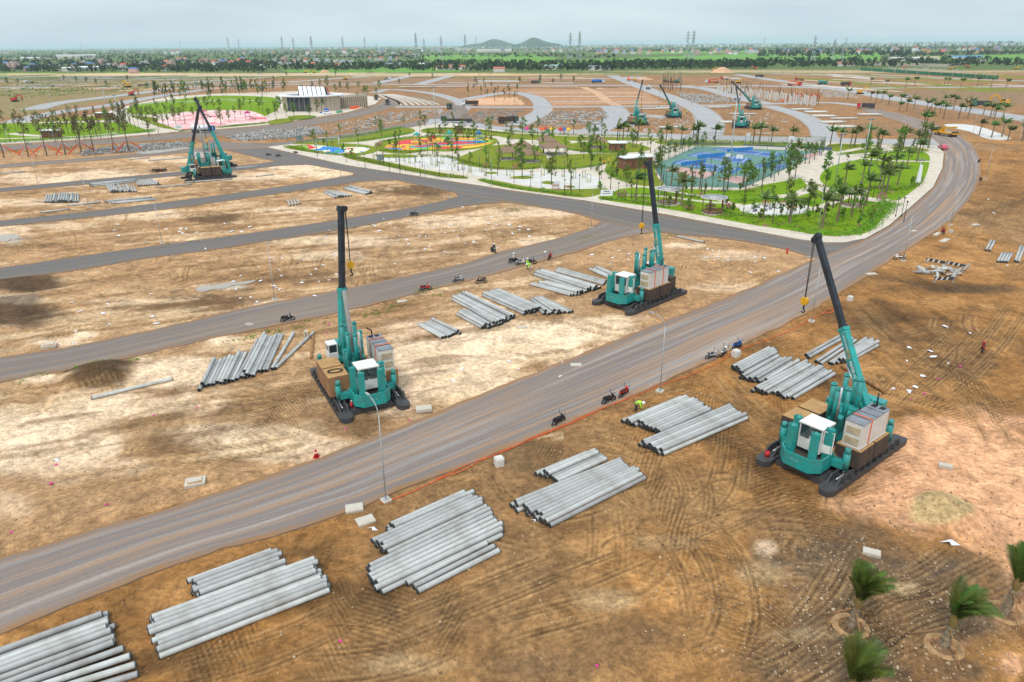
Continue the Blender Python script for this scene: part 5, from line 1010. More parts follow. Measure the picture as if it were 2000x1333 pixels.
# tall masts
ml = []
for x, y, h in [(392, 222, 17), (513, 198, 16), (851, 262, 17), (1421, 368, 20), (1630, 366, 12), (1686, 321, 12), (1790, 360, 5.5), (210, 222, 12), (236, 250, 13)]:
    p = gp(x, y); t = thing('light_mast', '', 'light mast', (p[0], p[1], .2), R(-90), 'tall masts'); ml.append(t)
    obj('pole', pm('mast', h, lambda b: b.cyl((0, 0, 0), (0, 0, h), .16, .09, n=8), [GALV]), t)
    for s in (-1, 1): obj('floodlight', pm('floodlight', 0, lambda b: b.box((0, 0, 0), (.3, .5, .35), ry=.5), [GREYTOP]), t, (.2, .45 * s, h + .05))
order(ml, 'tall grey light mast in the parks, %s')

# ================================================================== SMALL SITE THINGS
def block(name, px, py, d, m_, label, cat, rz=0, tilt=0, sink=.0, group=None):
    def f(b):
        x, y, z = d[0] / 2, d[1] / 2, d[2]; c_ = min(d) * .12
        b.prism([(-x + c_, -y), (x - c_, -y), (x, -y + c_), (x, y - c_), (x - c_, y), (-x + c_, y), (-x, y - c_), (-x, -y + c_)], 0, z - c_); q = len(b.v)
        b.prism([(-x + c_, -y + c_), (x - c_, -y + c_), (x - c_, y - c_), (-x + c_, y - c_)], z - c_, z)
    me = pm(name, (d, m_.name), f, [m_]); return tag(obj(name, me, None, gp(px, py, -sink), R(rz), rot=(tilt, 0, R(rz))), label, cat, group)
block('concrete_cube', 975, 908, (.75, .75, .75), CREAM, 'white concrete cube beside the orange cable', 'concrete block', 20)
block('concrete_cube', 1660, 587, (.65, .65, .65), CREAM, 'white concrete cube near the right boom on the road edge', 'concrete block', 40)
block('concrete_cube', 1437, 696, (.8, .8, .8), CREAM, 'cream concrete cube by the blue motorbike', 'concrete block', 30)
block('concrete_cube', 1857, 455, (.7, .7, .6), PALECON, 'pale concrete cube at the bend by the motorbike', 'concrete block', 30)
for x, y, d, rz, lab in [(692, 994, (1.3, 1.0, .18), 15, 'pale concrete slab on the road edge left of the lamp'), (714, 1018, (1.3, 1.0, .15), 30, 'rough concrete slab below the lamp footing'), (828, 804, (1.5, 1.0, .3), 10, 'concrete slab lying right of the centre machine'), (1125, 714, (1.2, .8, .14), 0, 'thin concrete slab on the sand beyond the road'), (1110, 711, (1.4, .9, .1), 35, 'pale scrap of slab on the sand beyond the road'), (1020, 640, (1.2, .7, .1), 10, 'slab lying near the short pile stack'), (785, 589, (1.3, .8, .12), 20, 'slab on the verge below the red motorbike'), (1830, 458, (2.4, .8, .2), 45, 'broken kerb stone on the outer bend'), (1845, 470, (3.0, 1.0, .12), 42, 'long pale slab on the outer edge of the bend'), (1785, 452, (1.2, .8, .15), 20, 'small slab near the junction lamp'), (1702, 536, (1.6, .8, .15), 10, 'thin slab near the fenced rubble'), (1335, 700, (1.0, .7, .12), 15, 'small slab under the second lamp'), (1905, 440, (1.6, .9, .2), 20, 'slab outside the bend'), (1846, 913, (1.0, .6, .3), -30, 'cream lump of concrete on pink clay'), (1702, 1082, (1.1, .7, .25), -25, 'white box lying behind a palm crown')]:
    block('concrete_slab', x, y, d, PALECON, lab, 'concrete slab', rz, group='loose concrete slabs')
for x, y, lab in [(382, 945, 'open concrete manhole top on the far road verge'), (97, 678, 'square concrete manhole top at the side road')]:
    t = thing('manhole', lab, 'manhole', gp(x, y), R(18), 'manhole tops'); obj('frame', pm('manhole', 0, lambda b: (b.box((0, 0, .12), (1.5, 1.2, .3)), b.box((0, .1, .30), (1.0, .6, .1), rz=.1)), [PALECON]), t); obj('opening', pm('opening', 0, lambda b: b.box((0, 0, .273), (1.1, .8, .01)), [DUST]), t)
t = thing('traffic_cone', 'red traffic cone on the far edge of the main road', 'traffic cone', gp(618, 893), 0)
obj('cone', pm('cone', 0, lambda b: (b.cyl((0, 0, .05), (0, 0, .75), .22, .05, n=12), b.box((0, 0, .03), (.5, .5, .06))), [RED]), t); obj('band', pm('band', 0, lambda b: b.cyl((0, 0, .35), (0, 0, .5), .145, .115, n=12), [WHITE]), t)
t = thing('hydrant', 'small red hydrant at the corner of the park road', 'hydrant', gp(1537, 496), 0); obj('post', pm('hydrant', 0, lambda b: (b.cyl((0, 0, 0), (0, 0, .9), .13, n=10), b.cyl((0, 0, .9), (0, 0, 1.05), .16, .06, n=10), b.cyl((-.25, 0, .65), (.25, 0, .65), .07, n=8)), [RED]), t)
t = thing('jerry_can', 'red fuel can on the left pontoon of the right machine', 'fuel can', (0, 0, 0)); t.parent = None
_m1 = M1.matrix_basis @ Vector((5.4, -2.75, .5)); t.location = _m1; obj('can', pm('can', 0, lambda b: (b.cyl((0, 0, 0), (0, 0, .45), .2, n=12), b.cyl((0, 0, .45), (0, 0, .55), .08, n=8)), [RED]), t); obj('handle', pm('can_handle', 0, lambda b: b.path([(-.12, 0, .45), (-.1, 0, .6), (.1, 0, .6), (.12, 0, .45)], .02, 5), [BLACK]), t)
ext = []
for k_, (x, y) in enumerate(((4.5, -2.0), (4.9, -2.0))):
    q = M2.matrix_basis @ Vector((4.6, -1.9 + .45 * k_ - .0, .62)); t = thing('fire_extinguisher', 'red fire extinguisher on the centre machine foot, %s of two' % ('left', 'right')[k_], 'extinguisher', q, 0, 'extinguishers')
    obj('bottle', pm('ext', 0, lambda b: (b.cyl((0, 0, 0), (0, 0, .5), .12, n=10), b.cyl((0, 0, .5), (0, 0, .6), .12, .04, n=10)), [RED]), t); obj('valve', pm('extv', 0, lambda b: b.box((0, 0, .65), (.15, .06, .08)), [WHITE]), t)
# coiled cable on the brown block of the centre machine, timber pole, fallen log
cb_ = MB()
for r_ in (.55, .6, .66): cb_.path([(r_ * math.cos(a * .4) * 1.1, r_ * .7 * math.sin(a * .4), .03 + .02 * r_) for a in range(17)], .03, 5)
q = M2.matrix_basis @ Vector((1.5, -2.4, 3.2)); tag(obj('cable_coil', cb_.mesh('cable_coil', BLACK), None, q, .4), 'black cable coil lying on the brown ballast block', 'cable')
b = MB(); b.path([G(*q) + np.array([0, 0, .05]) for q in [(745, 985), (790, 968), (830, 950), (870, 932), (905, 920), (940, 900), (1000, 876), (1060, 850), (1120, 826), (1180, 797), (1240, 775), (1290, 753), (1340, 737), (1400, 711), (1430, 692), (1460, 678), (1500, 664), (1540, 648), (1580, 627), (1605, 614), (1620, 604), (1632, 606), (1622, 612), (1605, 613)]], .033, 6); b.path([G(*q) + np.array([0, 0, .05]) for q in [(850, 938), (880, 925), (930, 900), (960, 893), (1010, 868), (1100, 832), (1160, 806), (1230, 776)]], .03, 6)
tag(obj('orange_cable', b.mesh('orange_cable', ORANGE)), 'orange cable snaking along the near edge of the main road', 'cable')
def log(a, b_, r, m_, label, cat='timber pole'):
    p = G(*a); q = G(*b_); n_ = 8; M_ = MB(); pts = [p + (q - p) * i / n_ for i in range(n_ + 1)]
    for i in range(n_): M_.cyl((*pts[i][:2], r * .9 + tz(*pts[i][:2])), (*pts[i + 1][:2], r * .9 + tz(*pts[i + 1][:2])), r * (1 - .02 * i), r * (1 - .02 * (i + 1)), 10)
    tag(obj('timber_pole', M_.mesh('timber_pole', m_)), label, cat)
log((1645, 718), (1728, 768), .24, WOOD, 'rusty brown pole lying behind the right machine'); log((612, 658), (608, 702), .18, WOOD, 'short brown log lying by the fanned stack'); log((600, 344), (640, 341), .15, WOOD, 'thin brown pole at the sandy tip') if False else None
b = MB(); b.path([G(*q) + np.array([0, 0, .04]) for q in [(638, 1224), (665, 1220), (690, 1221), (712, 1224)]], .035, 5); tag(obj('stick', b.mesh('stick', WOOD)), 'thin dry stick lying on the near soil', 'stick')
# rubble heap inside striped barriers at right
t = thing('rubble_heap', 'heap of broken concrete and wire inside striped barriers at right', 'rubble', gp(1832, 532), 0)
for k_ in range(46):
    a = rng.uniform(0, 6.28); r = rng.random() ** .6 * 2.6; h = (1 - r / 2.9) * .8
    me = pm('rubble', k_ % 7, lambda b: b.box((0, 0, 0), (rng.uniform(.4, 1.5), rng.uniform(.2, .6), rng.uniform(.08, .3)), rx=rng.uniform(-.4, .4)), [(PALECON, CONC, CONCW)[k_ % 3]])
    obj('fragment', me, t, (r * math.cos(a) * 1.3, r * math.sin(a), h * rng.random() + .1), rot=(rng.uniform(-.4, .4), rng.uniform(-.4, .4), rng.uniform(0, 3)))
bl = []
for (a, b_) in [((1808, 513), (1846, 520)), ((1848, 519), (1886, 528)), ((1866, 541), (1878, 530)), ((1880, 532), (1893, 524)), ((1824, 551), (1862, 551))]:
    p, q = gp(*a), gp(*b_); L_ = math.hypot(q[0] - p[0], q[1] - p[1]); t = thing('barrier', '', 'barrier', p, math.atan2(q[1] - p[1], q[0] - p[0]), 'striped barriers'); bl.append(t)
    obj('board', pm('board', round(L_, 1), lambda b: b.box((L_ / 2, 0, .55), (L_, .05, .5)), [STEEL if L_ < 3 else PALECON]), t)
    for k_ in range(max(2, int(L_ / .8))): obj('stripe', pm('stripe', 0, lambda b: b.box((0, 0, .55), (.22, .06, .48), ry=.5), [HAZ if k_ % 2 else WHITE]), t, (.3 + k_ * .75, 0, 0))
    for k_ in (0.1, L_ - .1): obj('post', pm('bpost', 0, lambda b: (b.box((0, 0, .45), (.06, .06, .9)), b.box((0, 0, .04), (.1, .6, .08))), [GALV]), t, (k_, 0, 0))
order(bl, 'striped barrier board round the rubble heap, %s of them')
# litter
lit = [pm('litter', i, lambda b: [b.add([(rng.uniform(-.22, .22) + .25 * math.cos(a), rng.uniform(-.1, .1) + .18 * math.sin(a), rng.uniform(.02, .12)) for a in np.linspace(0, 5.3, 6)] + [(0, 0, .16)], [(k_, (k_ + 1) % 6, 6) for k_ in range(6)])], [PLASTIC]) for i in range(5)]
litp = [pm('litterp', i, lambda b: [b.add([(.2 * math.cos(a), .16 * math.sin(a), rng.uniform(.02, .1)) for a in np.linspace(0, 5.3, 6)] + [(0, 0, .16)], [(k_, (k_ + 1) % 6, 6) for k_ in range(6)])], [MAGENTA]) for i in range(3)]
spots = []
for cx, cy, sx, sy, n in [(820, 440, 130, 40, 30), (1040, 440, 80, 30, 16), (620, 520, 120, 45, 26), (900, 470, 120, 25, 14), (330, 440, 150, 22, 18), (460, 560, 90, 26, 8), (200, 600, 150, 40, 10), (1420, 510, 90, 24, 12), (1200, 500, 60, 15, 6), (1840, 680, 90, 60, 8), (1760, 780, 60, 40, 6), (1000, 700, 150, 40, 7), (760, 340, 60, 18, 5), (1940, 420, 40, 60, 6)]:
    for _ in range(n): spots.append((rng.gauss(cx, sx * .6), rng.gauss(cy, sy * .6)))
for x, y in spots:
    tag(obj('litter', rng.choice(lit), None, gp(x, y), rng.uniform(0, 6.28), sc=rng.uniform(.7, 1.5)), 'small white scrap of plastic litter lying on the bare soil', 'litter', 'white plastic litter on the soil')
for x, y in [(110, 908), (385, 797), (300, 812), (100, 945), (22, 1040), (665, 1252), (208, 986), (375, 940), (675, 838), (800, 822), (643, 634), (640, 652), (1166, 1300), (1876, 716), (1900, 642), (1832, 741), (1806, 770), (1780, 780)]:
    tag(obj('litter', rng.choice(litp), None, gp(x, y), rng.uniform(0, 6.28), sc=rng.uniform(.6, 1.0)), 'small magenta scrap of plastic lying on the soil', 'litter', 'magenta plastic scraps')
for x, y, s, lab in [(1858, 1062, 2.2, 'pale blue white sack on the dark clay by the sand heap'), (112, 900, 1.6, 'white sheet scrap at the left sand edge'), (730, 1034, 1.5, 'white bag on the soil beside the middle stack'), (885, 745, 1.6, 'white bag in the sand beyond the main road'), (1045, 1017, 1.0, 'small white scrap below the third stack')]:
    tag(obj('litter', lit[0], None, gp(x, y), .4, sc=s), lab, 'litter')
# stones and clods on the near soil: nobody could count them
b = MB(); _c = []
for _ in range(5600):
    if rng.random() < .62: x = rng.gauss(1690, 190); y = rng.gauss(1180, 110)
    else: x = rng.uniform(-50, 2050); y = rng.uniform(560, 1400)
    if 540 < y < 1420: _c.append(G(x, y)[:2])
_c = np.array(_c); _mid = [tuple((np.array(u) + np.array(v)) / 2) for u, v in zip(GL(MAIN_NEAR[:20:2]), GL(MAIN_FAR[:20:2]))]
_c = _c[segdist(_c[:, 0], _c[:, 1], _mid) > 4.6]; _cz = terr(_c[:, 0], _c[:, 1])
for (X_, Y_), z in zip(_c, _cz):
    r = rng.uniform(.03, .09) * (1.6 if rng.random() < .08 else 1); a = rng.uniform(0, 6)
    q = [(X_ + r * rng.uniform(.7, 1.3) * math.cos(a + i * 1.57), Y_ + r * rng.uniform(.7, 1.3) * math.sin(a + i * 1.57), z + r * rng.uniform(-.2, .2)) for i in range(4)]
    b.add(q + [(X_, Y_, z + r * 1.1)], [(0, 1, 4), (1, 2, 4), (2, 3, 4), (3, 0, 4)], 0 if rng.random() < .7 else 1)
tag(obj('clods', b.mesh('clods', [mat('clod', (.26, .16, .085), .95, var=.3, scale=.6), mat('pebble', (.5, .37, .24), .9, var=.2, scale=.6)])), 'loose clods and stones scattered over the bare soil', 'clods', kind='stuff')

# ================================================================== VEGETATION
def leaf_cloud(b, c, rad, n, size, m=0, squash=1.0, rnd=rng, hollow=.35):
    for _ in range(n):
        while True:
            u = Vector((rnd.uniform(-1, 1), rnd.uniform(-1, 1), rnd.uniform(-1, 1)))
            if hollow < u.length < 1: break
        p = Vector(c) + Vector((u.x * rad[0], u.y * rad[1], u.z * rad[2])); s = size * rnd.uniform(.6, 1.3)
        a = Vector((rnd.gauss(0, 1), rnd.gauss(0, 1), rnd.gauss(0, .7))).normalized(); d = a.cross(Vector((rnd.gauss(0, 1), rnd.gauss(0, 1), rnd.gauss(0, 1)))).normalized()
        q = [p + a * s, p + d * s * .55, p - a * s, p - d * s * .55]
        b.add(q, [(0, 1, 2, 3)], m)
def tree_proto(kind, seed):
    r = random.Random(seed); T_ = MB(); C_ = MB()
    if kind == 'slim': h = r.uniform(5.5, 7.5); th = h * .55; cl = 8; cr, ch = .8, h * .24; leaf = .23; n = 22
    elif kind == 'broad': h = r.uniform(5.5, 8); th = h * .38; cl = 12; cr, ch = 1.45, h * .27; leaf = .27; n = 26
    elif kind == 'tall': h = r.uniform(9, 11); th = h * .3; cl = 16; cr, ch = 1.35, h * .33; leaf = .29; n = 32
    elif kind == 'bare': h = r.uniform(7, 10); th = h * .55; cl = 11; cr, ch = 1.1, h * .26; leaf = .24; n = 17
    else: h = r.uniform(2.5, 3.5); th = h * .4; cl = 8; cr, ch = .7, h * .25; leaf = .22; n = 24
    lean = (r.uniform(-.25, .25), r.uniform(-.25, .25)); pts = [(lean[0] * t_ * t_, lean[1] * t_ * t_, h * .8 * t_) for t_ in (0, .25, .5, .75, 1)]
    rad = [.16, .12, .09, .06, .03] if kind != 'small' else [.07, .06, .05, .03, .02]
    for i in range(4): T_.cyl(pts[i], pts[i + 1], rad[i], rad[i + 1], 7, cap=False)
    for k_ in range(cl):
        a = r.uniform(0, 6.28); zz = th + (h - th) * (k_ + .5) / cl; w_ = cr * math.sin(math.pi * min(.95, max(.18, (zz - th) / (h - th) * .9 + .1))) * r.uniform(.45, 1.05)
        c = (lean[0] + w_ * math.cos(a), lean[1] + w_ * math.sin(a), zz); st = (lean[0] * .5, lean[1] * .5, max(th * .8, zz - .9))
        T_.cyl(st, c, .035, .012, 4, cap=False)
        s = r.uniform(.5, .85) * cr * .75 if kind != 'bare' else r.uniform(.4, .75)
        leaf_cloud(C_, c, (s, s, s * .8), n, leaf, 0, rnd=r)
    lm = {'slim': LEAF, 'broad': LEAF, 'tall': LEAF, 'bare': LEAFB, 'small': LEAFL}[kind]
    return T_, C_, lm, h
TP = {}
def tree_mesh(kind, v, lm=None):
    k_ = (kind, v, lm.name if lm else '')
    if k_ not in TP:
        T_, C_, m_, h = tree_proto(kind, ord(kind[0]) * 7 + ord(kind[1]) * 3 + v * 31); TP[k_] = (T_.mesh('trunk', BARK), C_.mesh('crown', lm or m_), h)
    return TP[k_]
def tree(px, py, kind, lm=None, sc=1.0, z=.2, group='park trees', cat='tree', nm=None, v=None, prop=False):
    nm = nm or {'slim': 'slender_tree', 'broad': 'leafy_tree', 'tall': 'tall_tree', 'bare': 'half_bare_tree', 'small': 'sapling'}[kind]
    v = rng.randrange(5) if v is None else v; a, c, h = tree_mesh(kind, v, lm); p = G(px, py)
    t = spawn([('trunk', a), ('crown', c)], nm, '', cat, (p[0], p[1], z), rng.uniform(0, 6.28), group, sc * rng.uniform(.68, .98)); return t
def palm_mesh(seed, h=3.6, nf=16, fl=2.3, wind=(.5, 0)):
    r = random.Random(seed); T_ = MB(); C_ = MB()
    for i in range(6): T_.cyl((.02 * i, 0, h * i / 6), (.02 * (i + 1), 0, h * (i + 1) / 6), .20 - .015 * i, .185 - .015 * i, 8, cap=False)
    for k_ in range(nf):
        frond(C_, Vector((.12, 0, h)), 6.283 * k_ / nf + r.uniform(-.2, .2), r.uniform(.5, 1.35), fl * r.uniform(.8, 1.1), wind, 7, r)
    return T_.mesh('trunk', PALMT), C_.mesh('crown', PALM)
def frond(b, o, az, el, L_, wind, n, r, wid=.34, leaflets=False, droop=.11):
    p = Vector(o); d = Vector((math.cos(az) * math.cos(el), math.sin(az) * math.cos(el), math.sin(el))); st = L_ / n; pv = None; pts = [p.copy()]
    for i in range(n):
        d = (d + Vector((wind[0] * .13, wind[1] * .13, -droop - .18 * droop * i))).normalized(); p = p + d * st; pts.append(p.copy())
    for i in range(n):
        a, c = pts[i], pts[i + 1]; dd = (c - a).normalized(); s = dd.cross(Vector((0, 0, 1))); s = s.normalized() if s.length > .01 else Vector((1, 0, 0)); u = s.cross(dd)
        if not leaflets:
            w0 = wid * math.sin(math.pi * min(1, (i + .6) / (n + .4))) ; w1 = wid * math.sin(math.pi * min(1, (i + 1.6) / (n + .6)))
            for sg in (-1, 1):
                b.add([a, c, c + s * sg * w1 - Vector((0, 0, w1 * .7)) + dd * .1, a + s * sg * w0 - Vector((0, 0, w0 * .7)) + dd * .1], [(0, 1, 2, 3)])
        else:
            b.cyl(a, c, .022, .018, 4, cap=False)
            for q in range(4):
                e = a.lerp(c, q / 4); f_ = (i + q / 4) / n; l_ = wid * (.35 + 1.0 * math.sin(math.pi * min(1, f_ * .8 + .12))) * r.uniform(.85, 1.1)
                for sg in (-1, 1):
                    tip = e + (s * sg * .6 + dd * .75 + Vector((wind[0] * .5, wind[1] * .5, -.32)) + u * .1).normalized() * l_
                    ww = dd * .05; b.add([e - ww, e + ww, tip], [(0, 1, 2)])
PALMS = [palm_mesh(5 + i, h=rng.uniform(3.2, 4.2), wind=(.9, -.2)) for i in range(4)]; PALMR = [palm_mesh(45 + i, h=rng.uniform(2.6, 3.4), nf=13, fl=2.2, wind=(1.6, .3)) for i in range(4)]
def palm(px, py, sc=1.0, z=.2, group='park palms', lib=None):
    a, c = rng.choice(lib or PALMS); p = G(px, py); return spawn([('trunk', a), ('crown', c)], 'palm_tree', '', 'palm', (p[0], p[1], z), rng.uniform(-.4, .4), group, sc * rng.uniform(.9, 1.15))
# --- the playground park
sets = {}
def put(key, t): sets.setdefault(key, []).append(t)
for x, y in [(665, 272), (700, 283), (640, 287), (745, 268), (790, 252), (615, 288), (780, 290), (820, 262), (735, 262), (838, 284)]: put('tree round the small play area, %s', tree(x, y, 'broad' if rng.random() < .6 else 'slim', LEAFL))
for x, y in [(775, 296), (822, 299), (845, 302), (875, 296), (895, 300), (892, 296), (860, 282), (915, 282), (948, 288), (905, 272), (925, 268), (955, 268), (870, 258), (885, 256), (822, 250), (830, 248), (960, 262), (990, 262)]: put('tree round the colourful play area, %s', tree(x, y, rng.choice(['slim', 'broad', 'slim']), LEAF))
for x, y in [(774, 318), (825, 328), (855, 325), (884, 318), (895, 336), (918, 337), (975, 333), (972, 345), (960, 353)]: put('slim tree on the white plaza, %s', tree(x, y, 'slim', LEAFL))
for x, y, k_ in [(1020, 350, 'tall'), (1077, 363, 'broad'), (1114, 373, 'slim'), (1170, 370, 'slim'), (1192, 381, 'slim'), (1154, 333, 'tall'), (1224, 367, 'broad'), (1179, 316, 'slim'), (1135, 300, 'broad'), (1105, 303, 'slim'), (1062, 300, 'slim'), (995, 300, 'broad'), (1010, 325, 'slim'), (950, 322, 'slim'), (1140, 312, 'slim'), (1205, 345, 'slim'), (1248, 345, 'broad'), (1215, 330, 'broad'), (1250, 318, 'slim'), (1080, 290, 'slim'), (1040, 282, 'broad')]: put('tree on the lawns round the thatched roofs, %s', tree(x, y, k_, LEAF if k_ != 'slim' else LEAFL, 1.05))
for x, y in [(1020, 268), (1050, 270), (1120, 265), (1150, 272), (1175, 268), (1210, 270), (1225, 275), (1236, 290), (1265, 285), (1290, 288), (1180, 285), (1160, 283), (1310, 280), (1360, 282), (1000, 275), (1290, 300), (1270, 300)]: put('tree along the back edge of the playground park, %s', tree(x, y, rng.choice(['slim', 'broad']), rng.choice([LEAF, LEAFL]), 1.1))
for x, y, k_ in [(1487, 372, 'slim'), (1330, 360, 'small'), (1366, 372, 'slim'), (1412, 378, 'broad'), (1455, 380, 'broad'), (1540, 362, 'tall'), (1552, 352, 'tall'), (1610, 378, 'tall'), (1535, 325, 'slim'), (1580, 322, 'slim'), (1505, 345, 'small'), (1540, 437, 'broad'), (1575, 425, 'broad'), (1560, 422, 'small'), (1690, 312, 'broad'), (1758, 300, 'slim'), (1780, 310, 'slim'), (1800, 300, 'broad'), (1750, 316, 'broad'), (1712, 320, 'slim'), (1735, 330, 'small')]: put('leafy tree on the right lawns, %s', tree(x, y, k_, LEAFL if k_ == 'small' else LEAF, 1.12))
for x, y in [(1241, 395), (1330, 405), (1489, 432), (1542, 440), (1634, 437), (1604, 450), (1662, 421), (1690, 405), (1648, 368), (1682, 362), (1720, 350), (1730, 378), (1745, 345), (1770, 330), (1310, 370), (1716, 372), (1695, 345), (1790, 318), (1752, 365), (1450, 366), (1720, 384)]: put('palm on the lawns near the bend, %s', palm(x, y, 1.15))
for x, y in [(1205, 280), (1216, 282), (1245, 278), (1330, 282), (1352, 282), (1362, 282), (1395, 284), (1300, 282), (1470, 283), (1482, 284), (1505, 286), (1545, 286), (1640, 287), (1660, 290), (1668, 288), (1712, 292), (1718, 296), (1755, 292), (1788, 298), (1763, 290), (1800, 282), (1695, 284), (1620, 290)]: put('palm along the back road of the playground park, %s', palm(x, y, 1.25))
for x, y in [(1812, 292), (1800, 262), (1806, 258)]: put('big palm at the corner where the road narrows, %s', palm(x, y, 1.5))
rp_ = []
for x, y in [(1655, 195), (1710, 202), (1722, 200), (1735, 205), (1758, 205), (1756, 218), (1770, 218), (1784, 215), (1808, 222), (1818, 215), (1824, 225), (1835, 222), (1842, 233), (1855, 204), (1862, 215), (1886, 218), (1896, 215), (1872, 232), (1890, 232), (1920, 225), (1933, 232), (1940, 226), (1958, 232), (1912, 265), (1936, 270), (1956, 268), (1968, 275), (1996, 276), (1842, 210), (1940, 240), (1998, 262), (1700, 196)]: rp_.append(palm(x, y, 1.35, 0.0, 'windswept palms beyond the bend', PALMR))
order(rp_, 'windswept young palm beyond the bend, %s')
rp_ = []
for x in (1700, 1730, 1768, 1786, 1844, 1851, 1876, 1908, 1935, 1965): rp_.append(palm(x, 171 + rng.uniform(-4, 3), 1.5, 0.0, 'far palms on the dirt road', PALMR))
order(rp_, 'tiny far palm along the distant road, %s')
PWORLD = [np.array(GL(q)) for q in LAWNS]
def inside(p, w_):
    r = False; j = len(w_) - 1
    for i in range(len(w_)):
        if (w_[i][1] > p[1]) != (w_[j][1] > p[1]) and p[0] < (w_[j][0] - w_[i][0]) * (p[1] - w_[i][1]) / (w_[j][1] - w_[i][1]) + w_[i][0]: r = not r
        j = i
    return r
for _ in range(900):
    x, y = rng.uniform(560, 1810), rng.uniform(254, 450); p = G(x, y)[:2]
    if len(sets.get('small young tree scattered on the park lawns, %s', [])) >= 78: break
    if any(inside(p, w_) for w_ in PWORLD) and not (1275 < x < 1610 and 285 < y < 370) and not (1590 < x < 1780 and 320 < y < 372): put('small young tree scattered on the park lawns, %s', tree(x, y, rng.choice(['small', 'slim', 'small']), rng.choice([LEAFL, LEAF]), .95))
for x, y in [(1282, 345), (1290, 358), (1285, 330), (1292, 318), (1305, 312), (1318, 308), (1332, 302), (1345, 298), (1358, 293), (1372, 290), (1470, 366), (1490, 356), (1505, 350), (1520, 344), (1538, 338), (1555, 330), (1572, 322), (1590, 314), (1604, 306), (1420, 373), (1390, 373), (1350, 371), (1330, 370)]: put('slim tree against the court fence, %s', tree(x, y, rng.choice(['slim', 'broad']), LEAF, .95))
for k_, v in sets.items(): order(v, k_)
# --- the left park: slim, half bare trees
lt = []
for _ in range(74):
    x = rng.uniform(-30, 300); y = rng.uniform(236, 281) - max(0, x - 150) * .09; lt.append(tree(x, y, 'bare', rng.choice([LEAFB, LEAFB, LEAF]), 1.0, .22, 'slim trees in the left park'))
order(lt, 'slim half bare tree in the left park, %s')
lt = []
for _ in range(34):
    x = rng.uniform(225, 345); y = 262 - (x - 225) * .05 - rng.uniform(4, 46); lt.append(tree(x, y, rng.choice(['bare', 'slim', 'broad']), rng.choice([LEAFB, LEAF]), 1.0, .22, 'trees round the lawn of the left park'))
for x, y in [(352, 236), (362, 244), (378, 232), (392, 226), (405, 216), (420, 222), (432, 245), (448, 240), (460, 238), (470, 225), (478, 214), (490, 216), (506, 216), (514, 222), (525, 230), (536, 226), (540, 236), (365, 212), (385, 208), (410, 206), (340, 210), (430, 212)]: lt.append(tree(x, y, rng.choice(['slim', 'broad', 'bare']), LEAF, 1.1, .22, 'trees round the lawn of the left park'))
order(lt, 'tree round the big lawn of the left park, %s')
lt = []
for _ in range(82):
    x = rng.uniform(300, 560); y = 196 - (x - 300) * .055 - rng.uniform(0, 15) + (4 if x > 480 else 0); lt.append(tree(x, y, rng.choice(['broad', 'slim', 'tall']), rng.choice([LEAFD, LEAF]), 1.0, .1, 'grove behind the left park lawn'))
order(lt, 'tree in the grove behind the big lawn, %s')
lt = []
for x, y in [(560, 228), (575, 231), (605, 229), (620, 220), (632, 218), (700, 205), (712, 190), (718, 188), (590, 190), (655, 183), (665, 178), (680, 182), (640, 175), (625, 172), (700, 176), (735, 186), (742, 178), (548, 213), (543, 222)]: lt.append(tree(x, y, 'broad', LEAF, 1.25, .2, 'trees round the oval building'))
order(lt, 'tree beside the oval building, %s')
lt = []
for x, y in [(915, 178), (925, 182), (932, 175), (940, 188), (948, 182), (952, 192), (960, 178), (966, 198), (972, 186), (985, 196), (995, 192), (1005, 200), (1010, 185), (915, 190), (928, 170), (945, 170)]: lt.append(tree(x, y, 'slim', LEAFD, 1.2, 0, 'young trees on the orange plot'))
order(lt, 'young tree on the orange plot behind, %s')
lt = []
for x, y in [(16, 168), (36, 166), (126, 161), (150, 163), (170, 163), (188, 165), (208, 168), (250, 160), (640, 158), (655, 150), (780, 165), (845, 155), (800, 152), (610, 175), (1015, 165), (1055, 163), (1095, 160), (1080, 165), (1120, 163), (560, 150), (470, 160), (535, 160)]: lt.append(tree(x, y, 'broad', LEAFD, 1.1, 0, 'lone trees on the far plots'))
order(lt, 'lone small tree on the far plots, %s')
# --- tall row propped with orange bands at the left edge
pt = []
for i, x in enumerate([8, 56, 92, 128, 160, 184, 224, 252]):
    y = 308 - i * 1.6; a, c, h = tree_mesh('bare', i % 5); p = G(x, y); t = spawn([('trunk', a), ('crown', c)], 'propped_tree', '', 'tree', (p[0], p[1], -.03), rng.uniform(0, 6), 'tall trees propped with orange bands', 1.5); pt.append(t)
    def f(b):
        for k_ in range(4): aa = k_ * 1.571 + .4; b.cyl((2.2 * math.cos(aa), 2.2 * math.sin(aa), 0), (.1 * math.cos(aa), .1 * math.sin(aa), 2.6), .035, n=5)
    obj('prop', pm('prop', 0, f, [GALV]), t)
    def f(b):
        for s in (-1, 1): b.add([(s * .2, -.1, 2.5), (s * .2, -.1, 2.2), (s * 3.0, -.3, .2), (s * 3.0, -.3, .55)], [(0, 1, 2, 3)]); b.add([(s * .2, -.06, 2.5), (s * .2, -.06, 2.2), (s * 3.0, -.26, .2), (s * 3.0, -.26, .55)], [(0, 3, 2, 1)])
    obj('orange_band', pm('orange_band', 0, f, [ORANGE]), t)
order(pt, 'tall trunk propped with orange bands at left, %s')
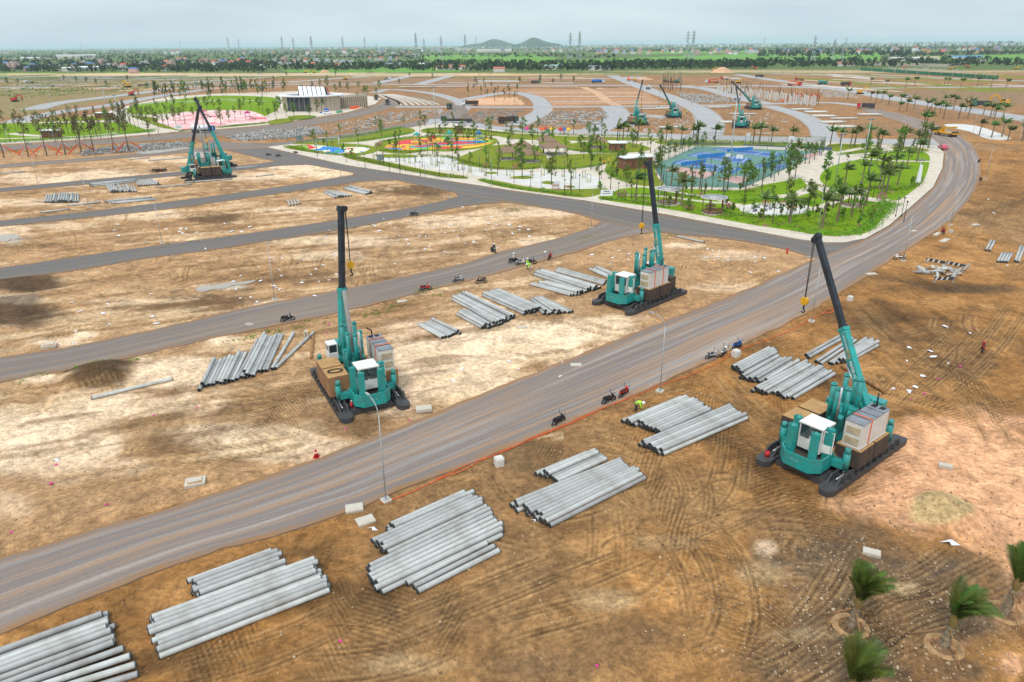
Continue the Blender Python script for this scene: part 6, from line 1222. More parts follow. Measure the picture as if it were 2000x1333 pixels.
# --- four young palms in the foreground
def big_palm(px, py, h, nf, fl, wind, label, seed, el=(.7, 1.45), bundle=.0):
    r = random.Random(seed); p = gp(px, py); t = thing('palm_tree', label, 'palm', p, 0, 'young palms in the foreground'); T_ = MB()
    for i in range(8): T_.cyl((.02 * i, 0, h * i / 8), (.02 * (i + 1), 0, h * (i + 1) / 8), .27 - .013 * i + (.03 if i % 2 else 0), .26 - .013 * i, 12, cap=False)
    obj('trunk', T_.mesh('trunk', PALMT), t)
    B_ = MB(); B_.lathe([(.16, 0), (.24, .3), (.19, .8), (.10, 1.3)], 10, (.16, 0, h - .1)); obj('crownshaft', B_.mesh('crownshaft', mat('crownshaft', (.16, .15, .04), .7, col2=(.22, .13, .05))), t)
    for k_ in range(nf):
        b = MB(); frond(b, Vector((.16, 0, h + .55)), 6.283 * k_ / nf + r.uniform(-.25, .25), r.uniform(*el), fl * r.uniform(.8, 1.1), wind, 9, r, .55, True, .075); obj('frond', b.mesh('frond', PALM), t)
    ring_ = MB(); ring_.lathe([(.7, .0), (.85, .10), (1.1, -.02)], 18); obj('soil_ring', ring_.mesh('soil_ring', mat('ring_soil', (.40, .235, .11), .95, var=.2, scale=2)), t)
    pr_ = MB()
    for k_ in range(3): a = k_ * 2.1 + .5; pr_.cyl((1.7 * math.cos(a), 1.7 * math.sin(a), 0), (.15 * math.cos(a), .15 * math.sin(a), h * .9), .035, n=6)
    obj('prop', pr_.mesh('prop', WOOD), t); return t
big_palm(1843, 1262, 1.5, 19, 2.5, (.5, -.1), 'young palm on a pale soil ring, second from the right edge', 3, (1.0, 1.52))
big_palm(1662, 1222, 1.4, 18, 2.4, (.25, -.05), 'young palm standing behind the tyre ruts at lower right', 4, (1.1, 1.54))
big_palm(1963, 1196, 1.8, 19, 2.7, (.3, .0), 'young palm cut by the right picture edge', 5, (1.05, 1.54))
big_palm(1648, 1390, 1.5, 18, 2.6, (.35, .1), 'young palm rising from the bottom picture edge', 6, (1.0, 1.52))
# --- hedges, shrub beds and weeds
def hedge(pts, w_, h, label, lm=LEAFL, z=.27, dens=26, flowers=0):
    ww = np.array(catmull(GL(pts), 6)); L_ = float(np.sum(np.hypot(*np.diff(ww, axis=0).T))); ww, _ = resample(ww, max(3, int(L_ / .8))); b = MB()
    for q in ww: leaf_cloud(b, (q[0] + rng.uniform(-.2, .2), q[1] + rng.uniform(-.2, .2), z + h * .5), (w_ * .6, w_ * .6, h * .55), dens, .20, 0 if rng.random() > flowers else 1, hollow=.3)
    t = tag(obj('hedge', b.mesh('hedge', [lm, FLOWER])), label, 'hedge', 'park hedges'); return t
for pts, w_, h, lab in [([(560, 289), (600, 297), (650, 304), (700, 306)], 2, .7, 'low hedge in front of the small play area'), ([(675, 308), (740, 322), (800, 336), (860, 347), (908, 351)], 2.2, .8, 'long hedge between the kerb and the white plaza'), ([(580, 281), (650, 274), (720, 264), (785, 251)], 2, .7, 'hedge along the boulevard side of the small play area'), ([(800, 262), (760, 270), (700, 278)], 2, .6, 'hedge inside the boulevard lawn'), ([(940, 355), (985, 366), (1060, 377), (1135, 386)], 1.6, .5, 'thin hedge on the kerb lawn left of the sign'),
        ([(820, 308), (870, 309), (915, 321), (950, 329)], 2, .7, 'hedge behind the white plaza'), ([(950, 331), (1000, 334), (1055, 330)], 1.8, .6, 'hedge below the thatched pavilions'), ([(1070, 331), (1120, 332), (1165, 326)], 1.6, .5, 'hedge on the lawn right of the pavilions'), ([(1110, 294), (1160, 300), (1220, 299)], 1.6, .6, 'hedge below the brown kiosk'), ([(1188, 335), (1200, 348), (1235, 362)], 2.5, .7, 'hedge left of the courts'), ([(1198, 381), (1230, 386), (1290, 384), (1370, 388)], 2.2, .6, 'hedge below the crossing paths'), ([(1175, 391), (1230, 397), (1300, 408)], 1.5, .5, 'hedge along the kerb under the sign'), ([(1400, 415), (1440, 424), (1500, 428), (1560, 426)], 1.8, .6, 'hedge in front of the round white plaza'), ([(1440, 398), (1470, 395), (1530, 396), (1590, 402)], 2, .7, 'hedge behind the round white plaza'),
        ([(1560, 455), (1640, 462), (1690, 452), (1720, 425), (1746, 402)], 3, .6, 'bright hedge at the lawn tip inside the bend'), ([(1690, 430), (1720, 408), (1740, 396)], 3, .6, 'bushy bed beside the magenta shrub'), ([(1750, 375), (1785, 366), (1795, 350)], 2.5, .5, 'low bed by the white post inside the bend'), ([(1640, 305), (1700, 300), (1800, 301)], 2, .6, 'hedge at the far end of the round lawn'), ([(985, 258), (1100, 266), (1270, 270)], 1.6, .7, 'long hedge along the back road, left part'), ([(1290, 276), (1400, 279), (1520, 282), (1600, 287)], 1.6, .7, 'long hedge along the back road, right part'), ([(1590, 366), (1630, 369), (1700, 372), (1740, 368)], 1.6, .5, 'hedge round the lower rim of the bright lawn'), ([(0, 281), (100, 275), (200, 268), (300, 258)], 1.6, .6, 'hedge along the boulevard side of the left park'), ([(352, 258), (430, 250), (515, 242)], 1.6, .5, 'hedge in front of the pink playground'), ([(265, 260), (290, 257), (306, 255)], 2, .6, 'short hedge where the left park path opens'), ([(570, 236), (600, 234), (615, 230)], 1.5, .5, 'hedge in front of the oval building'), ([(745, 296), (800, 300), (830, 297)], 1.8, .6, 'hedge below the colourful play area'), ([(745, 279), (800, 271), (880, 267)], 1.8, .6, 'hedge above the colourful play area'), ([(830, 256), (900, 254), (1000, 264)], 1.6, .6, 'hedge behind the white kiosk')]: hedge(pts, w_, h, lab)
for x, y, lab in [(1720, 394, 'magenta flowering shrub by the path inside the bend'), (1386, 415, 'magenta flowers at the right gazebo'), (740, 288, 'magenta shrub left of the colourful play area'), (1215, 388, 'pink flowers beside the park sign'), (862, 262, 'pink flowering shrub near the white kiosk'), (1344, 413, 'pale pink shrub between the gazebos'), (1425, 412, 'pink flowers right of the right gazebo')]:
    b = MB(); c = G(x, y); leaf_cloud(b, (0, 0, .7), (1.2, 1.2, .7), 70, .2, 0); leaf_cloud(b, (0, 0, .9), (1.25, 1.25, .7), 70, .2, 1, hollow=.7); tag(obj('flowering_shrub', b.mesh('flowering_shrub', [LEAFL, FLOWER]), None, (c[0], c[1], .27)), lab, 'shrub', 'flowering shrubs')
b = MB()      # ground cover planted over the lawns
for _ in range(4200):
    x, y = rng.uniform(560, 1810), rng.uniform(254, 458); p = G(x, y)[:2]
    if (1590 < x < 1790 and 318 < y < 374) or not any(inside(p, w_) for w_ in PWORLD): continue
    if float(vnoise(np.array([p[0] / 9]), np.array([p[1] / 9]), 8)[0]) < .47: continue
    s = rng.uniform(.4, 1.2); leaf_cloud(b, (p[0], p[1], .42), (s, s, .25), int(8 * s + 5), .17, 0 if rng.random() < .93 else 1)
tag(obj('ground_cover', b.mesh('ground_cover', [LEAFL, FLOWER])), 'low leafy ground cover planted over the park lawns', 'ground cover', kind='stuff')
b = MB()      # weeds along the road edges
for (a, c, n) in [((705, 618), (900, 566), 22), ((430, 672), (640, 625), 18), ((0, 752), (300, 700), 14), ((300, 480), (460, 462), 10), ((780, 395), (900, 390), 10), ((1130, 470), (1170, 450), 12), ((600, 330), (680, 345), 8), ((930, 405), (1030, 410), 10), ((1290, 462), (1330, 462), 6), ((60, 428), (300, 400), 8), ((640, 445), (690, 440), 6), ((820, 570), (850, 562), 14)]:
    for _ in range(n):
        t_ = rng.random(); p = gp(a[0] + (c[0] - a[0]) * t_ + rng.gauss(0, 5), a[1] + (c[1] - a[1]) * t_ + rng.gauss(0, 3)); s = rng.uniform(.25, .8); leaf_cloud(b, (p[0], p[1], p[2] + .08), (s, s, .14), int(10 * s + 5), .13, 0)
tag(obj('weeds', b.mesh('weeds', LEAFL)), 'green weeds growing in patches along the road edges', 'weeds', kind='stuff')
b = MB()      # grass on the far plots
for _ in range(900):
    x = rng.uniform(0, 560); y = rng.uniform(150, 200); 
    if y > 196 - x * .07 or rng.random() < .3: continue
    p = G(x, y); leaf_cloud(b, (p[0], p[1], .3), (rng.uniform(3, 9), rng.uniform(2, 5), .3), 7, .7, 0)
tag(obj('scrub', b.mesh('scrub', LEAF)), 'rough green scrub over the far left plots', 'scrub', kind='stuff')

# ================================================================== PARK THINGS
def pavilion(px, py, w_, label, rz):
    t = thing('thatched_pavilion', label, 'pavilion', (*G(px, py)[:2], .25), rz, 'thatched pavilions'); h = 2.5
    def roof(b):
        prof = [(w_ * .72, h - .25), (w_ * .68, h), (w_ * .4, h + .75), (w_ * .16, h + 1.25)]; n = 4
        for (r0, z0), (r1, z1) in zip(prof[:-1], prof[1:]):
            q = [(r0 * sx, r0 * sy, z0) for sx, sy in ((-1, -1), (1, -1), (1, 1), (-1, 1))] + [(r1 * sx, r1 * sy, z1) for sx, sy in ((-1, -1), (1, -1), (1, 1), (-1, 1))]
            b.add(q, [(k_, (k_ + 1) % 4, 4 + (k_ + 1) % 4, 4 + k_) for k_ in range(4)])
        b.box((0, 0, h + 1.32), (w_ * .36, w_ * .36, .2)); b.box((0, 0, h - .28), (w_ * 1.42, w_ * 1.42, .06))
    obj('roof', pm('thatch_roof', w_, roof, [THATCH]), t)
    for sx in (-1, 1):
        for sy in (-1, 1): obj('post', pm('ppost', w_, lambda b: b.cyl((0, 0, 0), (0, 0, h), .1, n=8), [BROWNP]), t, (sx * w_ * .5, sy * w_ * .5, 0))
    obj('bench', pm('pbench', w_, lambda b: (b.box((0, 0, .42), (w_ * .7, .4, .08)), b.box((-w_ * .3, 0, .2), (.1, .36, .4)), b.box((w_ * .3, 0, .2), (.1, .36, .4))), [GREYTOP]), t, (0, w_ * .3, 0))
    obj('floor', pm('pfloor', w_, lambda b: b.box((0, 0, .03), (w_ * 1.2, w_ * 1.2, .12)), [PALECON]), t)
for a in [(991, 313, 4.0, 'thatched pavilion, lowest left of the cluster', .2), (1021, 302, 4.0, 'thatched pavilion behind the lowest left one', .3), (1034, 318, 4.4, 'thatched pavilion, lowest right of the left cluster', .1), (1067, 290, 4.0, 'thatched pavilion, farthest of the middle pair', .2), (1081, 303, 5.2, 'largest thatched pavilion in the middle pair', .25), (1165, 290, 4.2, 'thatched pavilion standing alone at right', .15)]: pavilion(*a)
def gazebo(px, py, r, label):
    t = thing('gazebo', label, 'gazebo', (*G(px, py)[:2], .30), 0, 'round roofed gazebos'); h = 3.0
    obj('roof', pm('gz_roof', r, lambda b: (b.cyl((0, 0, h), (0, 0, h + .18), r, r * .98, n=28), b.cyl((0, 0, h + .18), (0, 0, h + .32), r * .9, r * .2, n=28)), [mat('pale_roof', (.52, .50, .48), .6, var=.15, scale=1.0)]), t)
    for k_ in range(12): a = k_ * .5236; obj('rib', pm('gz_rib', r, lambda b: b.box((r * .5, 0, h + .3), (r * .85, .05, .04), ry=.09), [GALV]), t, rz=a)
    for k_ in range(5): a = k_ * 1.2566 + .3; obj('post', pm('gz_post', 0, lambda b: b.box((0, 0, h / 2), (.16, .16, h)), [BROWNP]), t, (r * .78 * math.cos(a), r * .78 * math.sin(a), 0), a)
    obj('bench', pm('gz_bench', r, lambda b: b.lathe([(r * .55, .4), (r * .72, .4), (r * .72, .46), (r * .55, .46), (r * .55, .4)], 20), [WOOD]), t)
gazebo(1304, 400, 2.7, 'round pale roofed gazebo left of its twin at the park front'); gazebo(1392, 418, 2.7, 'round pale roofed gazebo beside the magenta flowers'); gazebo(1664, 404, 2.5, 'round pale roofed gazebo half hidden by palms inside the bend')
def kiosk(px, py, d, wallm, label, rz=.1):
    t = thing('kiosk', label, 'kiosk', (*G(px, py)[:2], .24), rz, 'park kiosks')
    obj('wall', pm('kw', d, lambda b: b.box((0, 0, d[2] / 2), d), [wallm]), t); obj('roof', pm('kr', d, lambda b: b.box((0, 0, d[2] + .14), (d[0] + .9, d[1] + .9, .28)), [PLASTIC]), t)
    obj('door', pm('kd', 0, lambda b: b.box((0, 0, 1.0), (.9, .06, 2.0)), [BROWNP]), t, (-d[0] * .2, -d[1] / 2 - .02, 0)); obj('window', pm('kwi', 0, lambda b: b.box((0, 0, 1.6), (1.0, .06, .8)), [GLASS]), t, (d[0] * .22, -d[1] / 2 - .02, 0))
BRICK = mat('brown_brick', (.27, .12, .07), .85, var=.15, scale=4)
kiosk(1205, 297, (4.6, 3.6, 2.6), BRICK, 'brown brick kiosk with white flat roof on the lawn'); kiosk(897, 262, (2.8, 2.6, 3.0), BRICK, 'small kiosk with thick white roof and pillars at the back road'); kiosk(1240, 330, (8.5, 4.2, 3.0), BRICK, 'long kiosk with wide white roof left of the courts', .35); kiosk(103, 270, (6, 3, 2.6), BROWNP, 'low shelter with pale flat roof in the left park', .0); kiosk(205, 232, (7, 3.5, 2.4), BRICK, 'brown shelter under the trees of the left park', .0)
# sports courts: fences, nets
FEN = mat('green_net', (.03, .12, .055), .8, alpha=.14, var=.1); FP = GREENP
def fence(pts, h, label):
    w_ = GL(pts); t = thing('court_fence', label, 'fence', (0, 0, .28), 0, 'court fences')
    for a, c in zip(w_[:-1], w_[1:]):
        L_ = math.hypot(*(c - a)); n = max(1, int(L_ / 5))
        for k_ in range(n + 1): p = a + (c - a) * k_ / n; obj('post', pm('fpost', h, lambda b: b.cyl((0, 0, 0), (0, 0, h), .06, n=6), [FP]), t, (p[0], p[1], 0))
        for k_ in range(n):
            p = a + (c - a) * k_ / n; q = a + (c - a) * (k_ + 1) / n; b = MB(); b.add([(*p, .05), (*q, .05), (*q, h), (*p, h)], [(0, 1, 2, 3)]); obj('net_panel', b.mesh('net_panel', FEN), t)
        b = MB(); b.cyl((*a, h), (*c, h), .04, n=6); b.cyl((*a, h * .5), (*c, h * .5), .03, n=6); obj('rail', b.mesh('rail', FP), t)
fence([(1276, 326), (1362, 287), (1608, 299)], 4.5, 'tall green net fence along the far side of the courts'); fence([(1276, 326), (1300, 366), (1452, 369), (1608, 299)], 4.5, 'tall green net fence along the near side of the courts')
for (a, c), lab in zip([((1362, 314), (1415, 307)), ((1330, 328), (1378, 321)), ((1420, 300), (1470, 296)), ((1490, 330), (1520, 322))], ['front left court', 'nearest court', 'farthest court', 'right small court']):
    p, q = G(*a), G(*c); L_ = float(np.hypot(*(q - p)[:2])); t = thing('court_net', 'blue windbreak net standing across the ' + lab, 'net', (p[0], p[1], .3), math.atan2(q[1] - p[1], q[0] - p[0]), 'court nets')
    b = MB(); b.box((L_ / 2, 0, .65), (L_, .05, .95)); obj('net', b.mesh('net', mat('net_blue', (.04, .25, .60), .7)), t)
    for k_ in range(int(L_ / 1.5)): obj('post', pm('npost', 0, lambda b: b.cyl((0, 0, 0), (0, 0, 1.2), .05, n=6), [BLACK]), t, (k_ * 1.5 + .3, 0, 0))
hp = []
for x, y in [(1600, 306), (1532, 310), (1415, 330), (1455, 285), (1545, 292), (1440, 335)]:
    t = thing('basketball_hoop', '', 'basketball hoop', (*G(x, y)[:2], .3), rng.uniform(0, 6), 'basketball hoops'); hp.append(t)
    obj('post', pm('hpost', 0, lambda b: b.path([(0, 0, 0), (0, 0, 2.4), (.4, 0, 3.0), (1.0, 0, 3.2)], .09, 7), [BLUE]), t); obj('backboard', pm('hboard', 0, lambda b: b.box((1.05, 0, 3.4), (.06, 1.7, 1.05)), [PLASTIC]), t); obj('ring', pm('hring', 0, lambda b: b.path([(1.35 + .23 * math.cos(a * .785), .23 * math.sin(a * .785), 3.05) for a in range(9)], .02, 5), [ORANGE]), t)
order(hp, 'basketball hoop with white board by the courts, %s')
lp = []
for _ in range(70):
    x = rng.uniform(590, 1800); y0 = 300 + (x - 590) * .085; y = y0 + rng.uniform(-30, 45) * min(1, (x - 500) / 500)
    if not (275 < y < 440): continue
    t = thing('park_lamp', '', 'park lamp', (*G(x, y)[:2], .25), rng.uniform(0, 6), 'dark park lamp posts'); lp.append(t)
    obj('post', pm('plamp', 0, lambda b: (b.cyl((0, 0, 0), (0, 0, 3.4), .06, .045, n=7), b.cyl((0, 0, 0), (0, 0, .3), .1, n=8)), [BLACK]), t); obj('lantern', pm('plant', 0, lambda b: (b.cyl((0, 0, 3.4), (0, 0, 3.75), .1, .22, n=8), b.cyl((0, 0, 3.75), (0, 0, 3.85), .28, .05, n=8)), [GREYTOP]), t)
order(lp, 'slim dark park lamp post, %s in the playground park')
# play equipment
CYEL, CTEAL = mat('play_yellow', (.78, .5, .03), .5), mat('play_teal', (.03, .42, .36), .5)
def play_tower(px, py, label, c1, c2, rz):
    t = thing('play_tower', label, 'play tower', (*G(px, py)[:2], .28), rz, 'play towers')
    for sx in (-1, 1):
        for sy in (-1, 1): obj('post', pm('ptp', c1.name, lambda b: b.cyl((0, 0, 0), (0, 0, 3.2), .09, n=7), [c1]), t, (sx * .9, sy * .9, 0))
    obj('deck', pm('ptd', c2.name, lambda b: b.box((0, 0, 1.4), (1.9, 1.9, .12)), [c2]), t); obj('roof', pm('ptr', c2.name, lambda b: b.cyl((0, 0, 3.1), (0, 0, 4.2), 1.6, .05, n=4), [c2]), t)
    obj('slide', pm('pts', 0, lambda b: (b.box((2.2, 0, .78), (3.0, .7, .08), ry=.48), b.box((2.2, .36, .9), (3.0, .06, .3), ry=.48), b.box((2.2, -.36, .9), (3.0, .06, .3), ry=.48)), [GREENP if c1 is not GREENP else RED]), t)
    obj('ladder', pm('ptl', 0, lambda b: [b.box((-1.1 - .1 * i, 0, 1.3 - .25 * i), (.1, .8, .05)) for i in range(5)], [BLUE]), t)
play_tower(815, 284, 'green play tower with slide on the yellow play surface', CYEL, CTEAL, .4); play_tower(878, 280, 'teal play tower with tall roof on the red play surface', CTEAL, CTEAL, 2.2); play_tower(845, 290, 'red play tower at the front of the colourful surface', CYEL, RED, -.6); play_tower(935, 281, 'blue play tower at the right end of the colourful surface', CTEAL, BLUE, .5); play_tower(485, 236, 'magenta slide tower on the pink playground', MAGENTA, MAGENTA, .3); play_tower(400, 232, 'pink play tower among trees on the pink playground', PINK, PINK, 1)
t = thing('swing_frame', 'white swing frame beside the small play area', 'swing', (*G(640, 286)[:2], .28), .05)
obj('frame', pm('swf', 0, lambda b: (b.cyl((-4, 0, 2.6), (4, 0, 2.6), .08, n=8), [b.cyl((x, s, 0), (x, 0, 2.6), .07, n=7) for x in (-4, 0, 4) for s in (-.8, .8)]), [PLASTIC]), t)
for x in (-3, -1.2, 1.2, 3): obj('swing_seat', pm('sws', 0, lambda b: (b.cyl((-.2, 0, .5), (-.2, 0, 2.6), .015, n=4), b.cyl((.2, 0, .5), (.2, 0, 2.6), .015, n=4), b.box((0, 0, .5), (.5, .2, .05))), [BLACK]), t, (x, 0, 0))
ex = []
for x, y in [(730, 312), (790, 318), (800, 321), (812, 319), (843, 324), (852, 327), (864, 322), (888, 328), (905, 333), (918, 340), (942, 338), (948, 345), (990, 345), (1000, 352), (1040, 345), (1100, 348), (1118, 352), (1140, 350), (1150, 358), (1060, 345)]:
    t = thing('exercise_machine', '', 'exercise machine', (*G(x, y)[:2], .23), rng.uniform(0, 6), 'outdoor exercise machines'); ex.append(t)
    obj('frame', pm('exf', 0, lambda b: (b.cyl((0, -.5, 0), (0, -.5, 1.9), .06, n=7), b.cyl((0, .5, 0), (0, .5, 1.9), .06, n=7), b.cyl((0, -.5, 1.9), (0, .5, 1.9), .05, n=7)), [GREENP]), t); obj('bar', pm('exb', 0, lambda b: (b.cyl((0, -.2, .3), (.3, -.2, 1.2), .04, n=6), b.cyl((0, .2, .3), (-.3, .2, 1.2), .04, n=6), b.box((.1, 0, .3), (.5, .6, .06))), [CYEL]), t)
order(ex, 'green outdoor exercise machine on the white plaza, %s')
bn = []
for x, y in [(1085, 371), (1108, 373), (1496, 404), (1530, 404), (1005, 333), (1010, 330), (950, 330), (1400, 421), (1640, 392)]:
    t = thing('bench', '', 'bench', (*G(x, y)[:2], .28), rng.uniform(-.3, .3), 'park benches'); bn.append(t)
    obj('seat', pm('bse', 0, lambda b: [b.box((0, -.2 + .14 * i, .44), (1.8, .11, .05)) for i in range(4)], [WOOD]), t); obj('backrest', pm('bba', 0, lambda b: [b.box((0, .3, .6 + .14 * i), (1.8, .05, .1)) for i in range(3)], [WOOD]), t)
    for s in (-.75, .75): obj('leg', pm('ble', 0, lambda b: b.box((0, .05, .21), (.08, .5, .42)), [BLACK]), t, (s, 0, 0))
order(bn, 'wooden slat bench in the playground park, %s')
stl = []
for x, y in [(1470, 411), (1480, 409), (1496, 407), (1504, 412), (1495, 415), (1510, 409), (1475, 416)]:
    t = tag(obj('stone_stool', pm('stool', 0, lambda b: b.lathe([(0, 0), (.3, 0), (.38, .25), (.3, .5), (0, .5)], 12), [GREYTOP]), None, (*G(x, y)[:2], .30)), '', 'stool', 'grey stone stools'); stl.append(t)
order(stl, 'grey drum stool on the round white plaza, %s')
fg = []
for x, y, m_ in [(1030, 262, MAGENTA), (1058, 263, ORANGE), (1066, 262, RED), (1078, 263, CYEL), (1095, 264, RED), (1102, 263, BLUE), (1110, 264, CYEL), (1069, 266, GREENP)]:
    t = thing('garden_figure', '', 'garden figure', (*G(x, y)[:2], .27), 0, 'painted mushroom figures'); fg.append(t)
    obj('stem', pm('fst', 0, lambda b: b.cyl((0, 0, 0), (0, 0, 1.5), .4, .35, n=10), [PLASTIC]), t); obj('cap', pm('fcap', m_.name, lambda b: b.lathe([(1.0, 1.4), (.9, 1.9), (.5, 2.3), (0, 2.4)], 12), [m_]), t)
order(fg, 'bright painted mushroom figure on the back lawn, %s')
def board(px, py, w_, h, m_, label, rz=0, z=.25, txt=None):
    t = thing('sign_board', label, 'sign', (*G(px, py)[:2], z), rz, 'park sign boards')
    obj('panel', pm('panel', (w_, h, m_.name), lambda b: b.box((0, 0, 1.0 + h / 2), (w_, .08, h)), [m_]), t)
    obj('print', pm('print', (w_, h), lambda b: (b.box((0, -.05, 1.0 + h * .75), (w_ * .5, .012, h * .14)), b.box((0, -.05, 1.0 + h * .4), (w_ * .7, .012, h * .1))), [GREENP]), t)
    for s in (-1, 1): obj('post', pm('spost', h, lambda b: b.box((0, 0, (1.0 + h) / 2), (.1, .1, 1.0 + h)), [GREENP if m_ is PLASTIC else GREYTOP]), t, (s * w_ * .48, .08, 0))
board(1184, 394, 2.6, 1.3, PLASTIC, 'white park sign with green print at the path mouth'); board(744, 322, 2.0, 1.6, GREYTOP, 'grey sign board on the kerb by the white plaza', -.1); board(586, 281, 2.6, 1.6, GREYTOP, 'blue grey sign board at the boulevard corner'); board(350, 258, 3.2, 1.4, PLASTIC, 'white park sign at the left park mouth'); board(1163, 263, 2.8, 1.3, GREYTOP, 'grey sign board on the back road')
b_ = MB(); b_.box((0, 0, 2.2), (1.1, .5, 4.4), taper=.55); tag(obj('white_totem', b_.mesh('white_totem', PLASTIC), None, (*G(1792, 361)[:2], .25)), 'white tapered totem standing inside the bend', 'totem')

# ================================================================== OVAL BUILDING
c0 = G(600, 219); B0 = thing('oval_building', 'beige oval building with white ring canopy and striped sloping skylight', 'building', (c0[0], c0[1] + 10.5, .2), R(4), None, 1.12)
RX, RY, HT = 13.5, 9.5, 7.0
ell = lambda rx, ry, a0, a1, n: [(rx * math.cos(a0 + (a1 - a0) * i / n), ry * math.sin(a0 + (a1 - a0) * i / n)) for i in range(n + 1)]
def wallseg(a0, a1, n, z0, z1, m_, nm, th=.35):
    o_ = ell(RX, RY, a0, a1, n); i_ = ell(RX - th, RY - th, a0, a1, n)[::-1]; b = MB(); b.prism(o_ + i_, z0, z1); return obj(nm, b.mesh(nm, m_), B0)
for k_ in range(34):
    a0 = k_ * 2 * math.pi / 34; a1 = a0 + 2 * math.pi / 34
    gl = -2.45 < math.atan2(math.sin((a0 + a1) / 2), math.cos((a0 + a1) / 2)) < -1.55
    if not gl: wallseg(a0 + .008, a1 - .008, 2, 0, HT - .6, BEIGE, 'wall_panel', .5)
    else: wallseg(a0 + .008, a1 - .03, 1, .1, HT - .9, GLASS, 'glass_pane', .1); wallseg(a1 - .03, a1 - .006, 1, 0, HT - .6, GREYTOP, 'mullion', .3)
b = MB(); o1 = ell(RX + 1.9, RY + 1.7, 0, 2 * math.pi, 48)[:-1]; i1 = ell(RX - 1.6, RY - 1.6, 0, 2 * math.pi, 48)[:-1]; n = 48
b.add([(x, y, HT) for x, y in o1] + [(x, y, HT) for x, y in i1] + [(x, y, HT - .55) for x, y in o1] + [(x, y, HT - .55) for x, y in i1], [(k_, (k_ + 1) % n, n + (k_ + 1) % n, n + k_) for k_ in range(n)] + [(2 * n + k_, 2 * n + (k_ + 1) % n, (k_ + 1) % n, k_) for k_ in range(n)] + [(n + k_, n + (k_ + 1) % n, 3 * n + (k_ + 1) % n, 3 * n + k_) for k_ in range(n)] + [(3 * n + k_, 3 * n + (k_ + 1) % n, 2 * n + (k_ + 1) % n, 2 * n + k_) for k_ in range(n)])
obj('ring_canopy', b.mesh('ring_canopy', PLASTIC), B0); b = MB(); b.prism(ell(RX - 1.62, RY - 1.62, 0, 6.2832, 40)[:-1], HT - 1.0, HT - .7); obj('roof_deck', b.mesh('roof_deck', GREYTOP), B0)
b = MB(); b.add([(-5, 5, HT - .7), (7.5, 5, HT - .7), (7.5, -4, HT - .7), (-5, -4, HT - .7), (-6.5, 5, HT + 3.4), (6.5, 5, HT + 3.0)], [(0, 4, 3), (1, 2, 5), (0, 1, 5, 4), (3, 2, 1, 0)]); obj('skylight_frame', b.mesh('skylight_frame', NAVY), B0)
for k_ in range(6):
    x0 = -5.2 + k_ * 2.1; b = MB(); b.add([(x0 - 1.3, 5, HT + 3.5 - .06 * k_), (x0 + .45, 5, HT + 3.44 - .06 * k_), (x0 + 2.6, -4.2, HT - .5), (x0 + .85, -4.2, HT - .5)] + [(x0 - 1.3, 5, HT + 3.35 - .06 * k_), (x0 + .45, 5, HT + 3.29 - .06 * k_), (x0 + 2.6, -4.2, HT - .65), (x0 + .85, -4.2, HT - .65)], [(3, 2, 1, 0), (4, 5, 6, 7), (0, 1, 5, 4), (2, 3, 7, 6), (1, 2, 6, 5), (3, 0, 4, 7)]); obj('skylight_panel', b.mesh('skylight_panel', PLASTIC), B0)
W_ = thing('fin_wing', 'low wing with tall beige fins beside the oval building', 'building', (*G(658, 213)[:2], .2), R(34))
obj('wall', pm('wing', 0, lambda b: b.box((9, 3.5, 2.6), (18, 6, 5.2)), [BEIGE]), W_); obj('roof_slab', pm('wingr', 0, lambda b: b.box((9, 3.5, 5.3), (18.4, 6.4, .2)), [GREYTOP]), W_)
for k_ in range(15): obj('fin', pm('fin', k_, lambda b: b.box((0, 0, 3.1 + .06 * k_), (.55, 1.0, 6.2 + .12 * k_)), [BEIGE]), W_, (1.0 + k_ * 1.2, -.15, 0))
b = MB()
for x, y, s, m_ in [(640, 224, .8, 0), (646, 221, 1.0, 1), (690, 214, 1.2, 2), (696, 213, 1.3, 2), (634, 222, .7, 3), (702, 210, 1, 0), (670, 219, .9, 4), (664, 220, .9, 4), (618, 222, .8, 3), (655, 222, .6, 1)]: pass
for k_, (x, y, d, m_, lab) in enumerate([(638, 220, (2.2, 1.6, 2.0), BLUE, 'blue tarpaulin covered crate'), (690, 214, (3.2, 1.8, 1.6), ORANGE, 'orange sheet covered heap'), (697, 212, (2.6, 1.6, 1.4), ORANGE, 'second orange sheet covered heap'), (660, 222, (1.5, 1.2, 1.3), mat('bin_green', (.10, .36, .24), .6), 'green bin, left of two'), (666, 221, (1.5, 1.2, 1.3), MATS['bin_green'], 'green bin, right of two'), (627, 222, (1.8, 1.2, .8), BLUE, 'small blue covered stack'), (705, 209, (2.4, 1.8, 1.2), PALECON, 'pale sheeted stack')]):
    block('covered_stack' if 'bin' not in lab else 'waste_bin', x, y, d, m_, lab + ' outside the oval building', 'bin' if 'bin' in lab else 'stack', 20 * k_)

